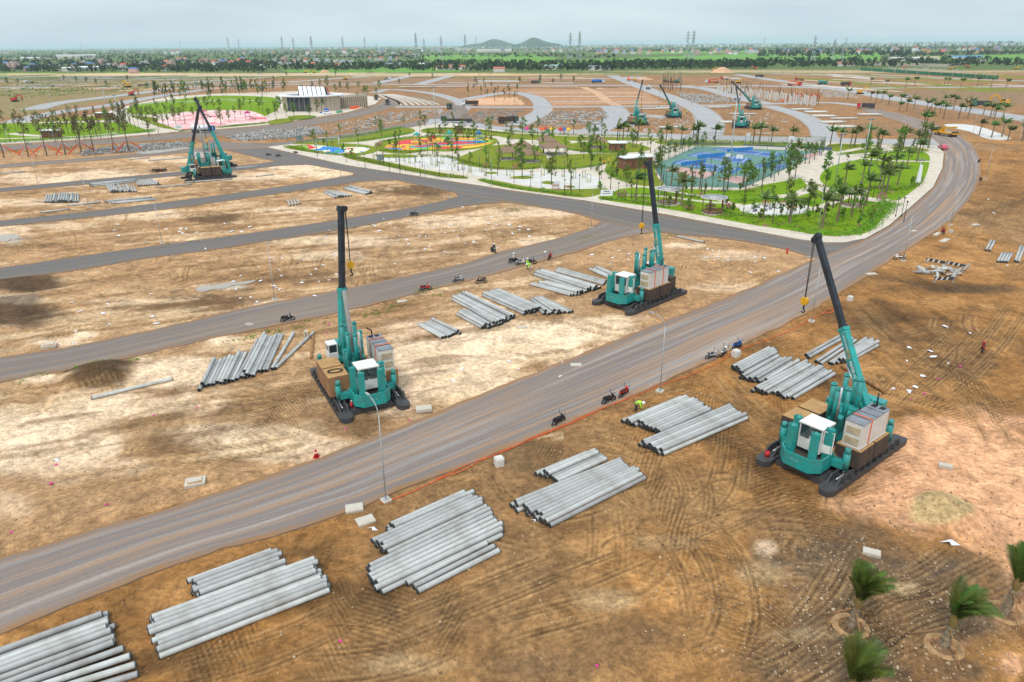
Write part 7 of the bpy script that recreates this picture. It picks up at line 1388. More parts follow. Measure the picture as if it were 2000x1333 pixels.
# ================================================================== VEHICLES
TYR = pm('v_tyre', 0, lambda b: (b.cyl((0, -.15, 0), (0, .15, 0), .5, n=16), b.cyl((0, -.16, 0), (0, .16, 0), .24, n=10, m=1)), [BLACK, GALV]); TYS = pm('v_tyre', 1, lambda b: (b.cyl((0, -.11, 0), (0, .11, 0), .33, n=16), b.cyl((0, -.12, 0), (0, .12, 0), .19, n=10, m=1)), [BLACK, GALV])
def truck(px, py, rz, cab, body, bm_, label, L_=8.0, nm='truck', group='site trucks'):
    p = gp(px, py); t = thing(nm, label, 'truck', (p[0], p[1], .07), R(rz), group)
    obj('chassis', pm('chs', L_, lambda b: b.box((-.3, 0, .75), (L_ - .4, .9, .3)), [STEEL]), t)
    c = obj('cab', pm('tcab', (L_, cab.name), lambda b: (b.box((L_ / 2 - .95, 0, 1.45), (1.8, 2.35, 1.3)), b.box((L_ / 2 - 1.0, 0, 2.4), (1.6, 2.25, .7), taper=.9)), [cab]), t)
    obj('windscreen', pm('tws', L_, lambda b: b.box((L_ / 2 - .17, 0, 2.3), (.05, 2.0, .65), ry=-.1), [GLASS]), c)
    for s in (-1, 1): obj('side_window', pm('tsw', L_, lambda b: b.box((L_ / 2 - .95, 0, 2.35), (1.0, .05, .55)), [GLASS]), c, (0, s * 1.13, 0))
    bl_ = L_ - 2.3; x0 = -1.1
    if body == 'tip': f = lambda b: (b.box((x0, 0, 1.1), (bl_, 2.4, .2)), [b.box((x0, s * 1.17, 1.9), (bl_, .1, 1.5)) for s in (-1, 1)], b.box((x0 + bl_ / 2, 0, 2.05), (.1, 2.4, 1.8)), b.box((x0 - bl_ / 2, 0, 1.8), (.1, 2.4, 1.3)), [b.box((x0 - bl_ / 2 + .5 + i * (bl_ - 1) / 4, s * 1.25, 1.9), (.12, .08, 1.5)) for i in range(5) for s in (-1, 1)], b.box((x0, 0, 2.2), (bl_ - .2, 2.2, .3), m=1))
    elif body == 'tank': f = lambda b: (b.cyl((x0 - bl_ / 2, 0, 2.0), (x0 + bl_ / 2, 0, 2.0), 1.05, n=18), b.box((x0, 0, 1.0), (bl_, 1.6, .3), m=1), b.box((x0, 0, 3.05), (bl_ * .6, .5, .12), m=1))
    elif body == 'flat': f = lambda b: (b.box((x0, 0, 1.15), (bl_, 2.4, .2)), b.box((x0 + bl_ / 2, 0, 1.8), (.1, 2.4, 1.2)), [b.box((x0, -.9 + .6 * i, 1.45), (bl_ - .6, .42, .4), m=1) for i in range(4)])
    elif body == 'mix': f = lambda b: (b.cyl((x0 - bl_ / 2, 0, 2.5), (x0, 0, 2.2), .6, 1.2, n=16), b.cyl((x0, 0, 2.2), (x0 + bl_ / 2, 0, 1.9), 1.2, .7, n=16), b.box((x0, 0, 1.0), (bl_, 2.0, .3), m=1))
    else: f = lambda b: (b.box((x0, 0, 1.15), (bl_, 2.3, .5)), b.box((x0 + bl_ / 2 - .8, 0, 2.0), (1.2, 1.8, 1.4)), b.box((x0 - bl_ * .05, .2, 3.0), (bl_ * .95, .6, .6), ry=.12), b.box((x0 - bl_ / 2 + .3, 0, 1.5), (.5, 2.3, .8), m=1), [b.box((x0 + sx * bl_ * .4, s * 1.3, .7), (.3, .3, 1.2), m=1) for sx in (-1, 1) for s in (-1, 1)])
    obj({'tip': 'tipper_body', 'tank': 'tank', 'flat': 'load_bed', 'mix': 'mixer_drum'}.get(body, 'crane_body'), pm('tbody' + body, (L_, bm_.name), f, [bm_, STEEL]), t)
    for x in (L_ / 2 - 1.3, -L_ / 2 + 2.2, -L_ / 2 + 1.0):
        for s in (-1, 1): obj('wheel', TYR, t, (x, s * 1.0, .5))
    for s in (-1, 1): obj('headlight', pm('thl', L_, lambda b: b.box((L_ / 2 - .03, 0, 1.0), (.06, .35, .2)), [PLASTIC]), t, (0, s * .85, 0))
    return t
def digger(px, py, rz, m_, label, sc=1.0, dz=0.0, boom=.75):
    p = gp(px, py); t = thing('excavator', label, 'excavator', (p[0], p[1], max(0, p[2]) + .02 + dz), R(rz), 'excavators', sc)
    for s in (-1, 1): obj('track', pm('dtr', 0, lambda b: b.prism([(-1.9, -.3), (-1.9, .3), (1.9, .3), (1.9, -.3)], .12, .85) if False else (b.box((0, 0, .45), (3.2, .55, .8)), b.cyl((-1.6, -.27, .45), (-1.6, .27, .45), .4, n=12), b.cyl((1.6, -.27, .45), (1.6, .27, .45), .4, n=12)), [BLACK]), t, (0, s * 1.1, 0))
    obj('body', pm('dbo', m_.name, lambda b: (b.box((-.6, 0, 1.5), (2.9, 2.5, .9)), b.box((-1.6, 0, 1.7), (1.0, 2.5, 1.2), taper=.92), b.cyl((0, 0, .8), (0, 0, 1.1), .8, n=14, m=1)), [m_, STEEL]), t)
    c = obj('cab', pm('dca', m_.name, lambda b: (b.box((.3, .75, 1.9), (1.3, .95, 1.6)), ), [m_]), t); obj('window', pm('dwi', 0, lambda b: (b.box((.3, 1.235, 2.25), (1.0, .03, .75)), b.box((.965, .75, 2.2), (.03, .8, .9))), [GLASS]), c)
    bo = obj('boom', pm('dbm', (m_.name, boom), lambda b: (b.box((2.0, -.2, 2.2 + boom * 1.4), (3.6, .35, .5), ry=-boom), b.box((4.3, -.2, 2.3 + boom * 1.9), (2.2, .32, .45), ry=.35)), [m_]), t)
    obj('arm', pm('dar', (m_.name, boom), lambda b: b.box((5.2, -.2, 1.6 + boom * 1.3), (.35, .3, 2.6), ry=.25), [m_]), bo); obj('bucket', pm('dbu', boom, lambda b: (b.box((4.8, -.2, .3 + boom * 1.2), (.7, .9, .6), ry=.3), [b.box((4.5, -.5 + .2 * i, .0 + boom * 1.2), (.1, .06, .2)) for i in range(4)]), [STEEL]), bo); return t
def car(px, py, rz, m_, label, suv=False, pick=False):
    p = gp(px, py); t = thing('car', label, 'car', (p[0], p[1], .075), R(rz), 'cars'); h = .25 if suv else 0
    obj('body', pm('cbo', (m_.name, suv), lambda b: (b.box((0, 0, .62 + h * .5), (4.4, 1.75, .55 + h)), b.box((1.55, 0, .82 + h), (1.2, 1.65, .14)), b.box((-.25 - (.25 if suv else 0), 0, 1.17 + h), (2.3 + h * 2, 1.6, .6), taper=.82)), [m_]), t)
    obj('windows', pm('cwi', suv, lambda b: b.box((-.25 - (.25 if suv else 0), 0, 1.15 + h), (2.12 + h * 2, 1.63, .4), taper=.86), [GLASS]), t)
    for x in (1.35, -1.35):
        for s in (-1, 1): obj('wheel', TYS, t, (x, s * .8, .33))
    for s in (-1, 1): obj('headlight', pm('chl', 0, lambda b: b.box((2.19, 0, .75), (.05, .35, .16)), [PLASTIC]), t, (0, s * .6, 0)); obj('tail_light', pm('ctl', 0, lambda b: b.box((-2.19, 0, .78), (.05, .3, .18)), [RED]), t, (0, s * .65, 0))
car(1841, 292, 78, PINK, 'pink red car driving round the bend'); car(640, 224, 12, PLASTIC, 'white car parked in front of the oval building', True); car(866, 246, 5, PLASTIC, 'white car behind the colourful play area'); car(1772, 191, -15, SILVER, 'silver blue car on the far right road'); car(640, 300, 0, SILVER, '') if False else None
DG = mat('army_green', (.05, .09, .06), .6)
truck(1845, 266, 100, YELLOW, 'crane', YELLOW, 'yellow truck crane driving away on the bend', 10)
truck(1690, 213, 155, RED, 'tip', STEEL, 'grey dump truck heading up the narrow road', 8.5); truck(1606, 166, 20, TEAL, 'mix', TEAL, 'teal mixer truck on the pale far road', 9); truck(1561, 158, 170, RED, 'flat', RED, 'red truck on the far road'); truck(1552, 168, 5, RED, 'crane', ORANGE, 'red orange crane truck beside the white columns', 11); truck(1652, 168, 5, RED, 'tip', STEEL, 'small red truck right of the mixer'); truck(1915, 208, 175, TEAL, 'tip', STEEL, 'teal tipper standing by the digger at far right', 9); truck(1046, 164, 0, GREENP, 'tip', STEEL, 'dark dump truck with green cab on the far road'); truck(1168, 163, 0, PLASTIC, 'tank', BLUE, 'blue tank truck with white cab on the far road', 11); truck(1266, 175, 60, PLASTIC, 'flat', CREAM, 'white truck where the far roads meet', 6); truck(1390, 163, 180, PLASTIC, 'crane', RED, 'white cab truck with red crane arm', 11); truck(1415, 156, 180, RED, 'tip', CREAM, 'pale truck behind the red crane truck'); truck(1483, 152, 160, STEEL, 'tip', RUSTD, 'brown dump truck on the far right road'); truck(878, 213, -80, DG, 'tip', DG, 'army green dump truck coming down the loop road', 8.5); truck(918, 207, 180, PLASTIC, 'tip', RUSTD, 'white cab tipper beside the orange plot', 9.5); truck(892, 240, 175, DG, 'flat', STEEL, 'long dark flatbed behind the play areas', 14); truck(993, 241, 20, DG, 'tip', RUSTD, 'dark tipper half hidden behind park trees', 9); truck(757, 156, 0, PLASTIC, 'flat', CREAM, 'white truck on the far diagonal road', 7); truck(398, 260, 2, BLUE, 'tank', PLASTIC, 'blue and white water truck before the pink playground', 9); truck(280, 169, 10, GREENP, 'flat', RED, 'green cab truck with red load at far left', 9); truck(57, 163, 180, PLASTIC, 'flat', CREAM, 'white box truck on the far left plots', 9); _ct = truck(650, 214, 190, RED, 'crane', RED, 'red crane truck lifting at the oval building', 9); truck(735, 196, 100, STEEL, 'tip', STEEL, 'dark truck on the curve beside the building', 8); truck(757, 205, 100, BLACK, 'flat', STEEL, 'black pickup truck on the curve', 6)
b = MB(); b.box((0, 0, 5.0), (.5, .5, 9.5), ry=-.32); obj('crane_arm', b.mesh('crane_arm', RED), _ct, (.5, 0, 1.2), math.pi)
for a in [(1680, 184, 0, YELLOW, 'yellow digger on the far road verge'), (1958, 206, 170, YELLOW, 'yellow digger with raised arm at far right', 1.25), (1228, 159, 90, ORANGE, 'orange roller-like digger left of its yellow twin'), (1240, 160, 90, YELLOW, 'yellow digger right of its orange twin'), (1428, 182, 180, YELLOW, 'yellow digger among the white columns'), (1442, 163, 0, YELLOW, 'yellow digger behind the white columns'), (250, 171, 150, YELLOW, 'yellow digger with long arm on the left far road', 1.3), (597, 143, 0, YELLOW, 'yellow digger at the field edge, left of two'), (614, 143, 180, YELLOW, 'yellow digger at the field edge, right of two'), (1393, 139, 10, YELLOW, 'yellow digger beside the far sand heap'), (1475, 136, 180, ORANGE, 'orange digger right of the far sand heap'), (1765, 134, 0, ORANGE, 'orange digger before the stone yard'), (1858, 136, 0, YELLOW, 'yellow digger on the far right bank'), (1890, 133, 180, ORANGE, 'orange digger on the far right bank'), (1985, 136, 0, YELLOW, 'yellow digger at the far right edge'), (30, 199, 0, RED, 'red digger at the left edge behind the trees'), (258, 187, 0, RED, 'red digger on the road behind the left park'), (1300, 160, 20, TEAL, 'teal machine in the parked group, left'), (1312, 161, 160, YELLOW, 'yellow machine in the parked group, middle'), (1322, 162, 30, TEAL, 'teal machine in the parked group, right'), (675, 156, 0, YELLOW, 'small yellow digger on the left diagonal plots')]: digger(*a[:5], *( [a[5]] if len(a) > 5 else []))

# ================================================================== HALF-BUILT PLOTS BEHIND
colm = []
COLW = mat('white_column', (.60, .57, .52), .85, objvar=.1, var=.1)
for k_ in range(56):
    a = k_ / 55; x = 1402 + 190 * a + rng.uniform(-2, 2); y = 178 + 26 * a + (k_ % 3) * 2.5; h = rng.uniform(3.8, 5.2)
    t = tag(obj('standing_column', pm('scol', k_ % 6, lambda b: b.box((0, 0, h / 2), (.9, .5, h)), [COLW]), None, (*G(x, y)[:2], 0), rng.uniform(-.2, .2)), '', 'column', 'white standing columns'); colm.append(t)
order(colm, 'white concrete column of the half built plot, %s')
b = MB()
for k_ in range(130):
    x = rng.uniform(1405, 1600); a = (x - 1402) / 190; y = 176 + 26 * a + rng.uniform(-9, 6); p = G(x, y); h = rng.uniform(3, 8); b.cyl((p[0], p[1], 0), (p[0], p[1], h), .07, n=4, m=0)
for k_ in range(60):
    x = rng.uniform(1522, 1600); p = G(x, rng.uniform(188, 202)); b.box((p[0], p[1], 1.4), (.1, 3.0, .5), m=1, rx=rng.uniform(-.8, .8))
for k_ in range(60):
    p = G(rng.uniform(1290, 1330), rng.uniform(160, 182)); b.cyl((p[0], p[1], 0), (p[0], p[1], rng.uniform(5, 10)), .08, n=4, m=0)
tag(obj('reinforcement_bars', b.mesh('reinforcement_bars', [RUSTD, ORANGE])), 'thicket of upright steel bars over the half built plot', 'steel bars', kind='stuff')
b = MB()      # cut pile heads and ground beams on the dug plots
def field(poly, n, hs, mi):
    w_ = np.array(GL(poly)); mn, mx_ = w_.min(0), w_.max(0); c = 0
    while c < n:
        q = np.array([rng.uniform(mn[0], mx_[0]), rng.uniform(mn[1], mx_[1])]); ins = False; j = len(w_) - 1
        for i in range(len(w_)):
            if (w_[i][1] > q[1]) != (w_[j][1] > q[1]) and q[0] < (w_[j][0] - w_[i][0]) * (q[1] - w_[i][1]) / (w_[j][1] - w_[i][1]) + w_[i][0]: ins = not ins
            j = i
        c += 1
        if ins:
            h = rng.uniform(*hs); m_ = rng.choice(mi)
            if rng.random() < .6: b.cyl((q[0], q[1], -.05), (q[0], q[1], h), .24, n=6, m=m_)
            else: b.box((q[0], q[1], .15), (rng.uniform(.5, 3.5), .4, .5), m=m_, rz=rng.choice([.2, 1.75]))
field([(440, 268), (480, 262), (560, 254), (620, 250), (640, 262), (560, 272), (470, 277)], 1500, (.4, 1.1), [0, 0, 1, 1, 2]); field([(150, 300), (200, 290), (290, 282), (365, 279), (370, 287), (270, 297), (160, 305)], 1100, (.4, 1.0), [0, 1, 1]); field([(640, 246), (700, 236), (760, 221), (860, 214), (868, 222), (800, 236), (700, 256), (640, 262)], 1100, (.2, .6), [0, 1, 2]); field([(900, 226), (960, 214), (1020, 215), (1000, 236), (930, 244)], 500, (.2, .5), [1, 1, 0]); field([(1040, 246), (1075, 218), (1180, 216), (1190, 228), (1160, 248)], 800, (.2, .6), [1, 1, 0, 2]); field([(1320, 182), (1390, 186), (1450, 200), (1350, 203)], 900, (.3, .9), [0, 0, 2, 1]); field([(1600, 176), (1640, 178), (1690, 192), (1610, 190)], 500, (.2, .6), [2, 0]); field([(1220, 225), (1360, 225), (1370, 258), (1215, 258)], 160, (.1, .3), [2]); field([(1430, 222), (1530, 222), (1540, 262), (1430, 262)], 140, (.1, .3), [2]); field([(1715, 134), (1800, 133), (1940, 146), (1950, 152), (1780, 143)], 900, (.6, 2.2), [3, 3, 2])
tag(obj('cut_pile_heads', b.mesh('cut_pile_heads', [CONC, CONCW, COLW, mat('yard_stone', (.55, .46, .36), .9, var=.2)])), 'dense fields of cut pile heads and ground beams on dug plots', 'pile heads', kind='stuff')
def heap(px, py, r, h, m_, label):
    b = MB(); n = 18; prof = [(1, 0), (.75, .32), (.5, .66), (.25, .9), (.05, 1)]; q = []
    for f_, z in prof:
        for k_ in range(n): rr = f_ * r * rng.uniform(.9, 1.1); q.append((rr * math.cos(k_ * 6.2832 / n), rr * math.sin(k_ * 6.2832 / n), h * z * rng.uniform(.94, 1.05) - .1))
    b.add(q, [(j * n + k_, j * n + (k_ + 1) % n, (j + 1) * n + (k_ + 1) % n, (j + 1) * n + k_) for j in range(4) for k_ in range(n)], 0, True); tag(obj('earth_heap', b.mesh('earth_heap', m_), None, (*G(px, py)[:2], 0)), label, 'heap')
heap(1410, 142, 14, 6, CLAY, 'orange sand heap at the far edge of the site'); heap(634, 142, 7, 3.5, CLAY, 'small orange heap at the field edge'); heap(1260, 156, 8, 2, CLAY, 'low orange heap on the far plots')
fr = []
for k_ in range(12):
    a = k_ / 12; p = G(1680 + 270 * a, 138 + 18 * a); q = G(1680 + 270 * (a + .08), 138 + 18 * (a + .08)); t = thing('hoarding_panel', '', 'hoarding', (p[0], p[1], 0), math.atan2(q[1] - p[1], q[0] - p[0]), 'dark green hoarding'); fr.append(t); L_ = float(np.hypot(*(q - p)[:2])); bb = MB(); bb.box((L_ / 2, 0, 1.6), (L_ - .1, .08, 3.2)); obj('sheet', bb.mesh('sheet', GREENP), t)
    for s in (0, .5): obj('post', pm('hopost', 0, lambda b: b.cyl((0, 0, 0), (0, 0, 3.3), .07, n=5), [GALV]), t, (s * L_, .1, 0))
order(fr, 'dark green hoarding panel before the stone yard, %s')
for px, py, n_, lx in [(1565, 215, 5, 10), (1592, 220, 5, 10), (1608, 228, 5, 10), (1648, 233, 3, 12), (1624, 240, 5, 10), (1644, 249, 5, 10), (1697, 225, 5, 10), (1270, 214, 2, 12), (1405, 211, 3, 12), (1450, 224, 3, 12), (1300, 213, 3, 10), (1420, 240, 5, 6), (1310, 250, 3, 10)]:
    b = MB(); p = G(px, py)
    for k_ in range(n_): b.cyl((-lx / 2, k_ * .95 - n_ * .45, .35), (lx / 2 + rng.uniform(-.6, .6), k_ * .95 - n_ * .45, .35), .33, n=8)
    pb_ = globals().setdefault('PB', []); pb_.append(tag(obj('pile_bundle', b.mesh('pile_bundle', COLW), None, (p[0], p[1], 0), rng.uniform(-.25, .1)), '', 'pile bundle', 'pale far pile bundles'))
order(PB, 'pale bundle of piles lying on the far plots, %s')

# ================================================================== FAR COUNTRY
def house_mesh(v):
    r = random.Random(v * 13 + 5); w_, d, h = r.uniform(6, 11), r.uniform(7, 12), r.uniform(3.5, 10); kind = v % 4
    wm = [PLASTIC, CREAM, WHITE, mat('pale_blue_wall', (.42, .50, .58), .8), mat('ochre_wall', (.60, .46, .24), .8), mat('pink_wall', (.58, .38, .34), .8)][v % 6]; rm = [mat('red_tile', (.50, .10, .06), .8), mat('orange_tile', (.58, .17, .06), .8), mat('grey_sheet', (.30, .31, .33), .6), mat('blue_sheet', (.07, .18, .40), .6)][(v * 7 // 3) % 4]
    W = MB(); W.box((0, 0, h / 2), (w_, d, h)); Rf = MB()
    if kind == 3: Rf.box((0, 0, h + .2), (w_ + .6, d + .6, .4)); W.box((w_ * .2, d * .1, h + 1.2), (w_ * .4, d * .4, 2.4))
    else:
        e = .6; x, y = w_ / 2 + e, d / 2 + e; rg = h + r.uniform(1.6, 2.8); k_ = 0 if kind == 0 else w_ * .25
        Rf.add([(-x, -y, h), (x, -y, h), (x, y, h), (-x, y, h), (-x + k_, 0, rg), (x - k_, 0, rg)], [(0, 1, 5, 4), (2, 3, 4, 5), (1, 2, 5), (3, 0, 4), (3, 2, 1, 0)])
    parts = [('wall', W.mesh('house_wall', wm)), ('roof', Rf.mesh('house_roof', rm if kind != 3 else PALECON))]
    wn = pm('hwin', 0, lambda b: b.box((0, 0, 0), (1.3, .1, 1.4)), [GLASS]); ww = []
    for fl_ in range(int(h // 3.3)):
        for k_ in range(2): ww.append((-w_ * .25 + k_ * w_ * .5, -d / 2 - .03, 1.8 + 3.2 * fl_))
    return parts, wn, ww, pm('hdoor', 0, lambda b: b.box((0, 0, 1.1), (1.1, .1, 2.2)), [BROWNP]), d, wm, kind
HM = [house_mesh(v) for v in range(18)]
hs = {}
def house(px, py, v=None, sc=1.0, detail=True, key=''):
    parts, wn, ww, dr, d, wm, kind = HM[rng.randrange(18) if v is None else v]; p = G(px, py); t = spawn(parts, 'house', '', 'house', (p[0], p[1], 0), rng.uniform(-.6, .6), 'far houses', sc); hs.setdefault(key, []).append(t)
    if detail:
        for q in ww: obj('window', wn, t, q)
        obj('door', dr, t, (0, -d / 2 - .03, 0))
K1, K2, K3, K4, K5 = 'house in the near village at left, %s', 'house in the second village beyond the trees, %s', 'house in the hazy town at right, %s', 'house in the hazy town at left, %s', 'house in the mid town behind the green field, %s'
for x, y in [(14, 133), (24, 136), (32, 136), (67, 134), (56, 140), (104, 131), (148, 134), (160, 131), (168, 130), (178, 134), (214, 131), (226, 135), (242, 136), (248, 127), (262, 144), (268, 125), (278, 128), (286, 127), (240, 138), (310, 126), (326, 126), (350, 120), (362, 120), (378, 128), (395, 125), (404, 124), (428, 125), (436, 128), (440, 124), (452, 126), (466, 123), (486, 127), (474, 118), (420, 130), (336, 134), (324, 139), (510, 138), (513, 130), (537, 122), (556, 124), (575, 126), (585, 124), (598, 122), (612, 128), (618, 124), (628, 124), (657, 124), (672, 124), (685, 130), (660, 136), (722, 118), (735, 119), (745, 122), (762, 120), (776, 120), (780, 128), (120, 134), (200, 128), (640, 122), (520, 126), (548, 128), (566, 128)]: house(x, y, sc=rng.uniform(.8, 1.15), key=K1)
for _ in range(46): house(rng.uniform(-20, 800), rng.uniform(101.5, 107) - .0, sc=1.5, detail=False, key=K4)
for _ in range(62): house(rng.uniform(1150, 2030), rng.uniform(99, 106) - (lambda x: 0)(0), sc=1.4, detail=False, key=K3)
for _ in range(40): house(rng.uniform(1155, 1560), rng.uniform(100, 107.5), sc=1.2, detail=False, key=K5)
for _ in range(30): house(rng.uniform(800, 1160), rng.uniform(96, 103), sc=1.5, detail=False, key=K2)
for k_, v in hs.items(): order(v, k_)
sheds = []
for x, y, w_, d, m_ in [(1080, 136, 26, 9, mat('teal_sheet', (.30, .46, .42), .6)), (1170, 138, 26, 12, GREYTOP), (880, 137, 40, 6, mat('red_sheet', (.55, .14, .10), .7)), (830, 131, 15, 7, PLASTIC), (770, 131, 30, 7, GREYTOP), (130, 140, 26, 5, CREAM), (175, 138, 30, 5, PLASTIC), (1650, 130, 22, 7, MATS['red_sheet']), (965, 102, 160, 60, PLASTIC), (905, 100, 90, 40, CREAM), (60, 116.5, 60, 5, PLASTIC), (150, 115, 120, 4, PLASTIC), (1885, 116, 60, 10, mat('sky_sheet', (.05, .28, .62), .6)), (1770, 119, 60, 12, CREAM), (1810, 118, 40, 12, mat('ochre_block', (.6, .5, .32), .8)), (975, 141, 14, 8, MATS['red_sheet'])]:
    t = thing('shed', '', 'shed', (*G(x, y)[:2], 0), rng.uniform(-.05, .1), 'long far sheds'); sheds.append(t); h = 4.5 if w_ < 80 else 10
    obj('wall', pm('shw', (w_, d), lambda b: b.box((0, 0, h / 2), (w_, d, h)), [CREAM]), t); obj('roof', pm('shr', (w_, d, m_.name), lambda b: b.add([(-w_ / 2 - .5, -d / 2 - .5, h), (w_ / 2 + .5, -d / 2 - .5, h), (w_ / 2 + .5, d / 2 + .5, h), (-w_ / 2 - .5, d / 2 + .5, h), (-w_ / 2 - .5, 0, h + 1.6), (w_ / 2 + .5, 0, h + 1.6)], [(0, 1, 5, 4), (2, 3, 4, 5), (1, 2, 5), (3, 0, 4), (3, 2, 1, 0)]), [m_]), t)
order(sheds, 'long low shed beyond the site, %s')
# white perimeter wall of the substation and tall pylons
for a, c, lab in [((1690, 127), (1850, 132), 'pale wall in front of the substation'), ((1850, 132), (1925, 121), 'pale wall slanting along the substation road'), ((-40, 117.5), (190, 114.5), 'long white wall across the left trees'), ((560, 111), (840, 107), 'long pale viaduct wall beyond the villages'), ((990, 101), (1240, 97.5), 'pale elevated road under the hills')]:
    p, q = G(*a), G(*c); L_ = float(np.hypot(*(q - p)[:2])); b = MB(); b.box((L_ / 2, 0, 2.0), (L_, .6, 4.0)); tag(obj('boundary_wall', b.mesh('boundary_wall', PALECON), None, (p[0], p[1], 0), math.atan2(q[1] - p[1], q[0] - p[0])), lab, 'wall')
def pylon_mesh(v):
    def f(b):
        H_, w0 = 1.0, .10
        lv = [0, .25, .45, .6, .72, .82, .91, 1.0]; wd = [.085, .06, .04, .026, .022, .02, .018, .004]
        for i in range(len(lv) - 1):
            for s in range(4):
                sx, sy = ((-1, -1), (1, -1), (1, 1), (-1, 1))[s]; tx, ty = ((-1, -1), (1, -1), (1, 1), (-1, 1))[(s + 1) % 4]
                b.cyl((sx * wd[i], sy * wd[i], lv[i]), (sx * wd[i + 1], sy * wd[i + 1], lv[i + 1]), .0045, n=4); b.cyl((sx * wd[i], sy * wd[i], lv[i]), (tx * wd[i + 1], ty * wd[i + 1], lv[i + 1]), .004, n=4); b.cyl((tx * wd[i], ty * wd[i], lv[i]), (sx * wd[i + 1], sy * wd[i + 1], lv[i + 1]), .004, n=4)
    def arms(b):
        for z, l in ((.72, .10), (.82, .085), (.91, .07)): b.box((0, 0, z), (l * 2, .012, .010)); b.cyl((-l, 0, z), (0, 0, z + .03), .004, n=4); b.cyl((l, 0, z), (0, 0, z + .03), .004, n=4)
    return [('lattice', pm('pyl', v, f, [GALV])), ('cross_arms', pm('pya', v, arms, [GALV]))]
py_ = []
for x, yb, yt in [(448, 102, 78), (468, 100, 80), (553, 104, 76), (575, 106, 79), (611, 117, 78), (671, 106, 77), (714, 102, 77), (736, 104, 87), (814, 117, 73), (829, 104, 80), (863, 122, 79), (909, 112, 75), (930, 96, 75), (1113, 121, 73), (1131, 120, 71), (1340, 120, 70), (1351, 121, 70), (1491, 97, 76), (1586, 124, 78), (1625, 121, 83), (1643, 120, 88), (1254, 97, 84), (353, 98, 82), (1650, 98, 76), (160, 100, 88)]:
    p = G(x, yb); hh = (yb - yt) / F * p[1] * 1.04; py_.append(spawn(pylon_mesh(0), 'power_pylon', '', 'pylon', (p[0], p[1], 0), rng.uniform(-.6, .6), 'power pylons', float(hh)))
order(py_, 'steel lattice power pylon on the horizon, %s')
b = MB()      # far woods, hedgerows and orchards read as one mass
def ftree(px, py, h, m_, n=9):
    p = G(px, py); w_ = h * rng.uniform(.32, .5)
    for k_ in range(n):
        a = rng.uniform(0, 6.28); r = w_ * rng.random() ** .5; z = h * rng.uniform(.3, .95); s = h * rng.uniform(.12, .24); c = Vector((p[0] + r * math.cos(a), p[1] + r * math.sin(a), z))
        for q in range(2):
            u = Vector((rng.gauss(0, 1), rng.gauss(0, .6), rng.gauss(0, .8))).normalized() * s; v = Vector((rng.gauss(0, 1), rng.gauss(0, .6), rng.gauss(0, .8))).normalized() * s; b.add([c + u, c + v, c - u, c - v], [(0, 1, 2, 3)], m_)
def belt(poly_y, x0, x1, n, h):
    for _ in range(n):
        x = rng.uniform(x0, x1); f_ = (x - x0) / (x1 - x0); y = rng.uniform(poly_y[0][0] + (poly_y[1][0] - poly_y[0][0]) * f_, poly_y[0][1] + (poly_y[1][1] - poly_y[0][1]) * f_); ftree(x, y, h * rng.uniform(.6, 1.25), rng.choice([0, 0, 1, 2]))
belt([(119, 143), (122, 143)], -30, 520, 1150, 7); belt([(122, 141), (124, 139)], 500, 800, 420, 7); belt([(121, 141), (126, 140)], 800, 1200, 620, 7); belt([(124, 139), (124, 136)], 1180, 1500, 520, 7.5); belt([(118, 135), (119, 130)], 1480, 2020, 520, 7)
belt([(104, 119), (101, 117)], -30, 830, 950, 8); belt([(98, 104), (94, 100)], -30, 2030, 900, 9); belt([(107, 113), (110, 116)], 830, 1200, 160, 8); belt([(100, 105), (92, 97)], 1150, 2030, 500, 9); belt([(105, 114), (104, 112)], 1480, 1780, 160, 12); belt([(108, 113), (103, 108)], 1750, 2030, 180, 9); belt([(92.5, 98), (88, 92)], -30, 2030, 700, 14); belt([(89.5, 92.5), (84, 88)], -60, 2060, 500, 24)
tag(obj('far_woods', b.mesh('far_woods', [mat('leaf_far', (.028, .062, .022), .85, var=.3, scale=.05), mat('leaf_far_light', (.06, .105, .025), .85, var=.3, scale=.05), mat('leaf_far_dark', (.018, .042, .02), .85, var=.3, scale=.05)])), 'far woods and hedgerows filling the plain to the horizon', 'woods', kind='stuff')
b = MB()      # specks of the remotest town
for _ in range(1500):
    x = rng.uniform(-40, 2040); p = G(x, rng.uniform(91.5, 97) - x * .0055 + 3); s = rng.uniform(7, 16); b.box((p[0], p[1], s * .45), (s, s, s * .9), m=rng.choice([0, 0, 0, 1, 2, 3]))
tag(obj('remote_town', b.mesh('remote_town', [PLASTIC, CREAM, MATS['pink_wall'], MATS['pale_blue_wall']])), 'pale specks of a remote town along the horizon', 'town', kind='stuff')
def hill(px, py, wpx, hpx, label, seed):
    p = G(px, py); k_ = p[1] / F; w_, h = wpx * k_ / 2, hpx * k_; b = MB(); n = 44; q = []; N_ = 14
    for j in range(N_ + 1):
        for i in range(n + 1):
            u = i / n * 2 - 1; v = j / N_ * 2 - 1; z = h * max(0, 1 - (abs(u) ** 1.7 + v * v)) ** .75 * (1 + .22 * math.sin(u * 5 + seed)) * (0.9 + .25 * float(vnoise(np.array([u * 6 + seed]), np.array([v * 6]), 5)[0])); q.append((u * w_, v * w_ * .5, z + rng.uniform(0, h * .05)))
    b.add(q, [(j * (n + 1) + i, j * (n + 1) + i + 1, (j + 1) * (n + 1) + i + 1, (j + 1) * (n + 1) + i) for j in range(N_) for i in range(n)], 0, True)
    o = obj('hill', b.mesh('hill', mat('hill_wood', (.05, .09, .035), .95, var=.3, scale=.02)), None, (p[0], p[1], 0)); tag(o, label, kind='structure')
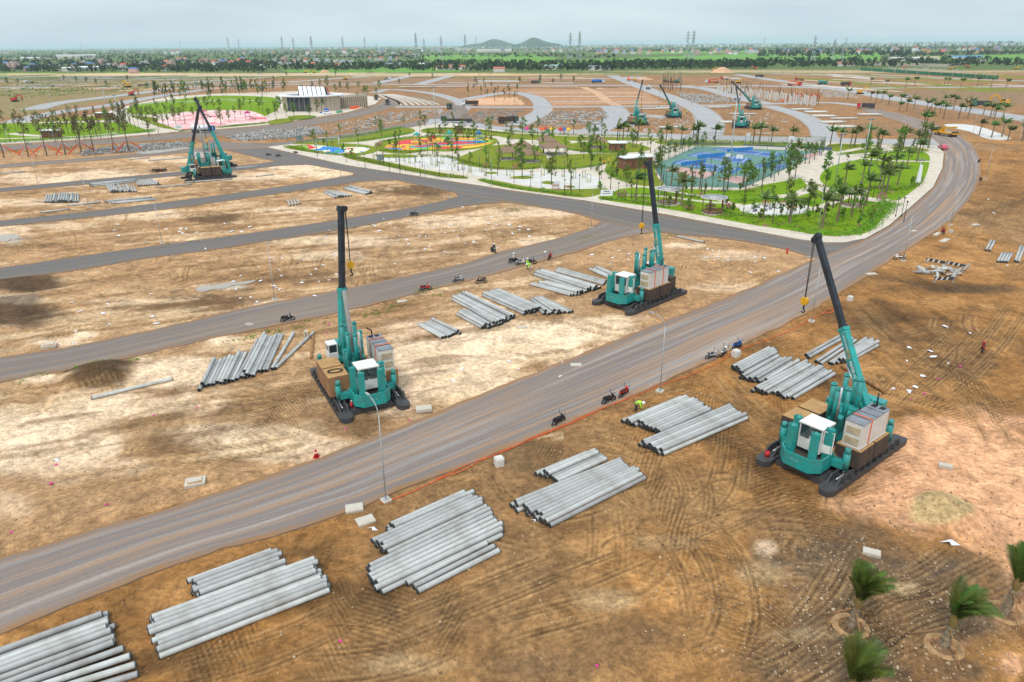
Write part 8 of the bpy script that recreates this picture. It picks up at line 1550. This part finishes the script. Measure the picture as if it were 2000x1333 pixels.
hill(962, 93, 116, 10, 'wooded hill at the horizon', 1.0); hill(1048, 93, 100, 12, 'rounder wooded hill at the horizon', 2.2)
for k_ in range(90):      # narrow plots, service lanes and verges on the far site
    lf = k_ % 2; x0 = rng.uniform(-30, 420) if lf else rng.uniform(1480, 1950); y0 = rng.uniform(149, 178) if lf else rng.uniform(142, 176); dx = rng.uniform(50, 190); dy = dx * (rng.uniform(-.05, .0) if lf else rng.uniform(.02, .09))
    if not lf and y0 + dy > 150 + (x0 + dx - 1480) * .09 + 16: continue
    line_strip('plot_strip', [(x0, y0), (x0 + dx / 2, y0 + dy / 2), (x0 + dx, y0 + dy)], rng.uniform(5, 13) if lf else rng.uniform(3, 9), .036 + k_ * .0003, [STRIP, CLAY, GRASS, ROAD_PALE, GRASS, mat('dark_plot', (.12, .075, .04), .95, var=.2, scale=.1)][k_ % 6], 10)
for k_ in range(40):      # rows of dug plots across the middle of the far site
    x0 = rng.uniform(560, 1230); y0 = rng.choice([150.5, 152, 153.5, 155, 157, 158.5, 160, 162, 169.5, 171, 172.5]); dx = rng.uniform(40, 130)
    if y0 > 168 and x0 < 900: x0 += 0; 
    line_strip('plot_strip', [(x0, y0), (x0 + dx / 2, y0 + .2), (x0 + dx, y0 + .3)], rng.uniform(2.5, 7), .037 + k_ * .0003, [STRIP, MATS['dark_plot'], CLAY, MATS['dark_plot'], STRIP, GRASS][k_ % 6], 10)
# ================================================================== HAZE
hb = MB(); hb.box((0, 15500 - 200, 42), (70000, 31400, 86)); hz = bpy.data.materials.new('haze'); hz.use_nodes = True; t = hz.node_tree; t.nodes.clear()
pv = t.nodes.new('ShaderNodeVolumePrincipled'); pv.inputs['Color'].default_value = (.74, .90, 1.0, 1); pv.inputs['Density'].default_value = .000065; pv.inputs['Anisotropy'].default_value = .0; oo = t.nodes.new('ShaderNodeOutputMaterial'); t.links.new(pv.outputs[0], oo.inputs['Volume'])
tag(obj('haze', hb.mesh('haze', hz)), 'thin pale haze over the plain', 'haze', kind='stuff')
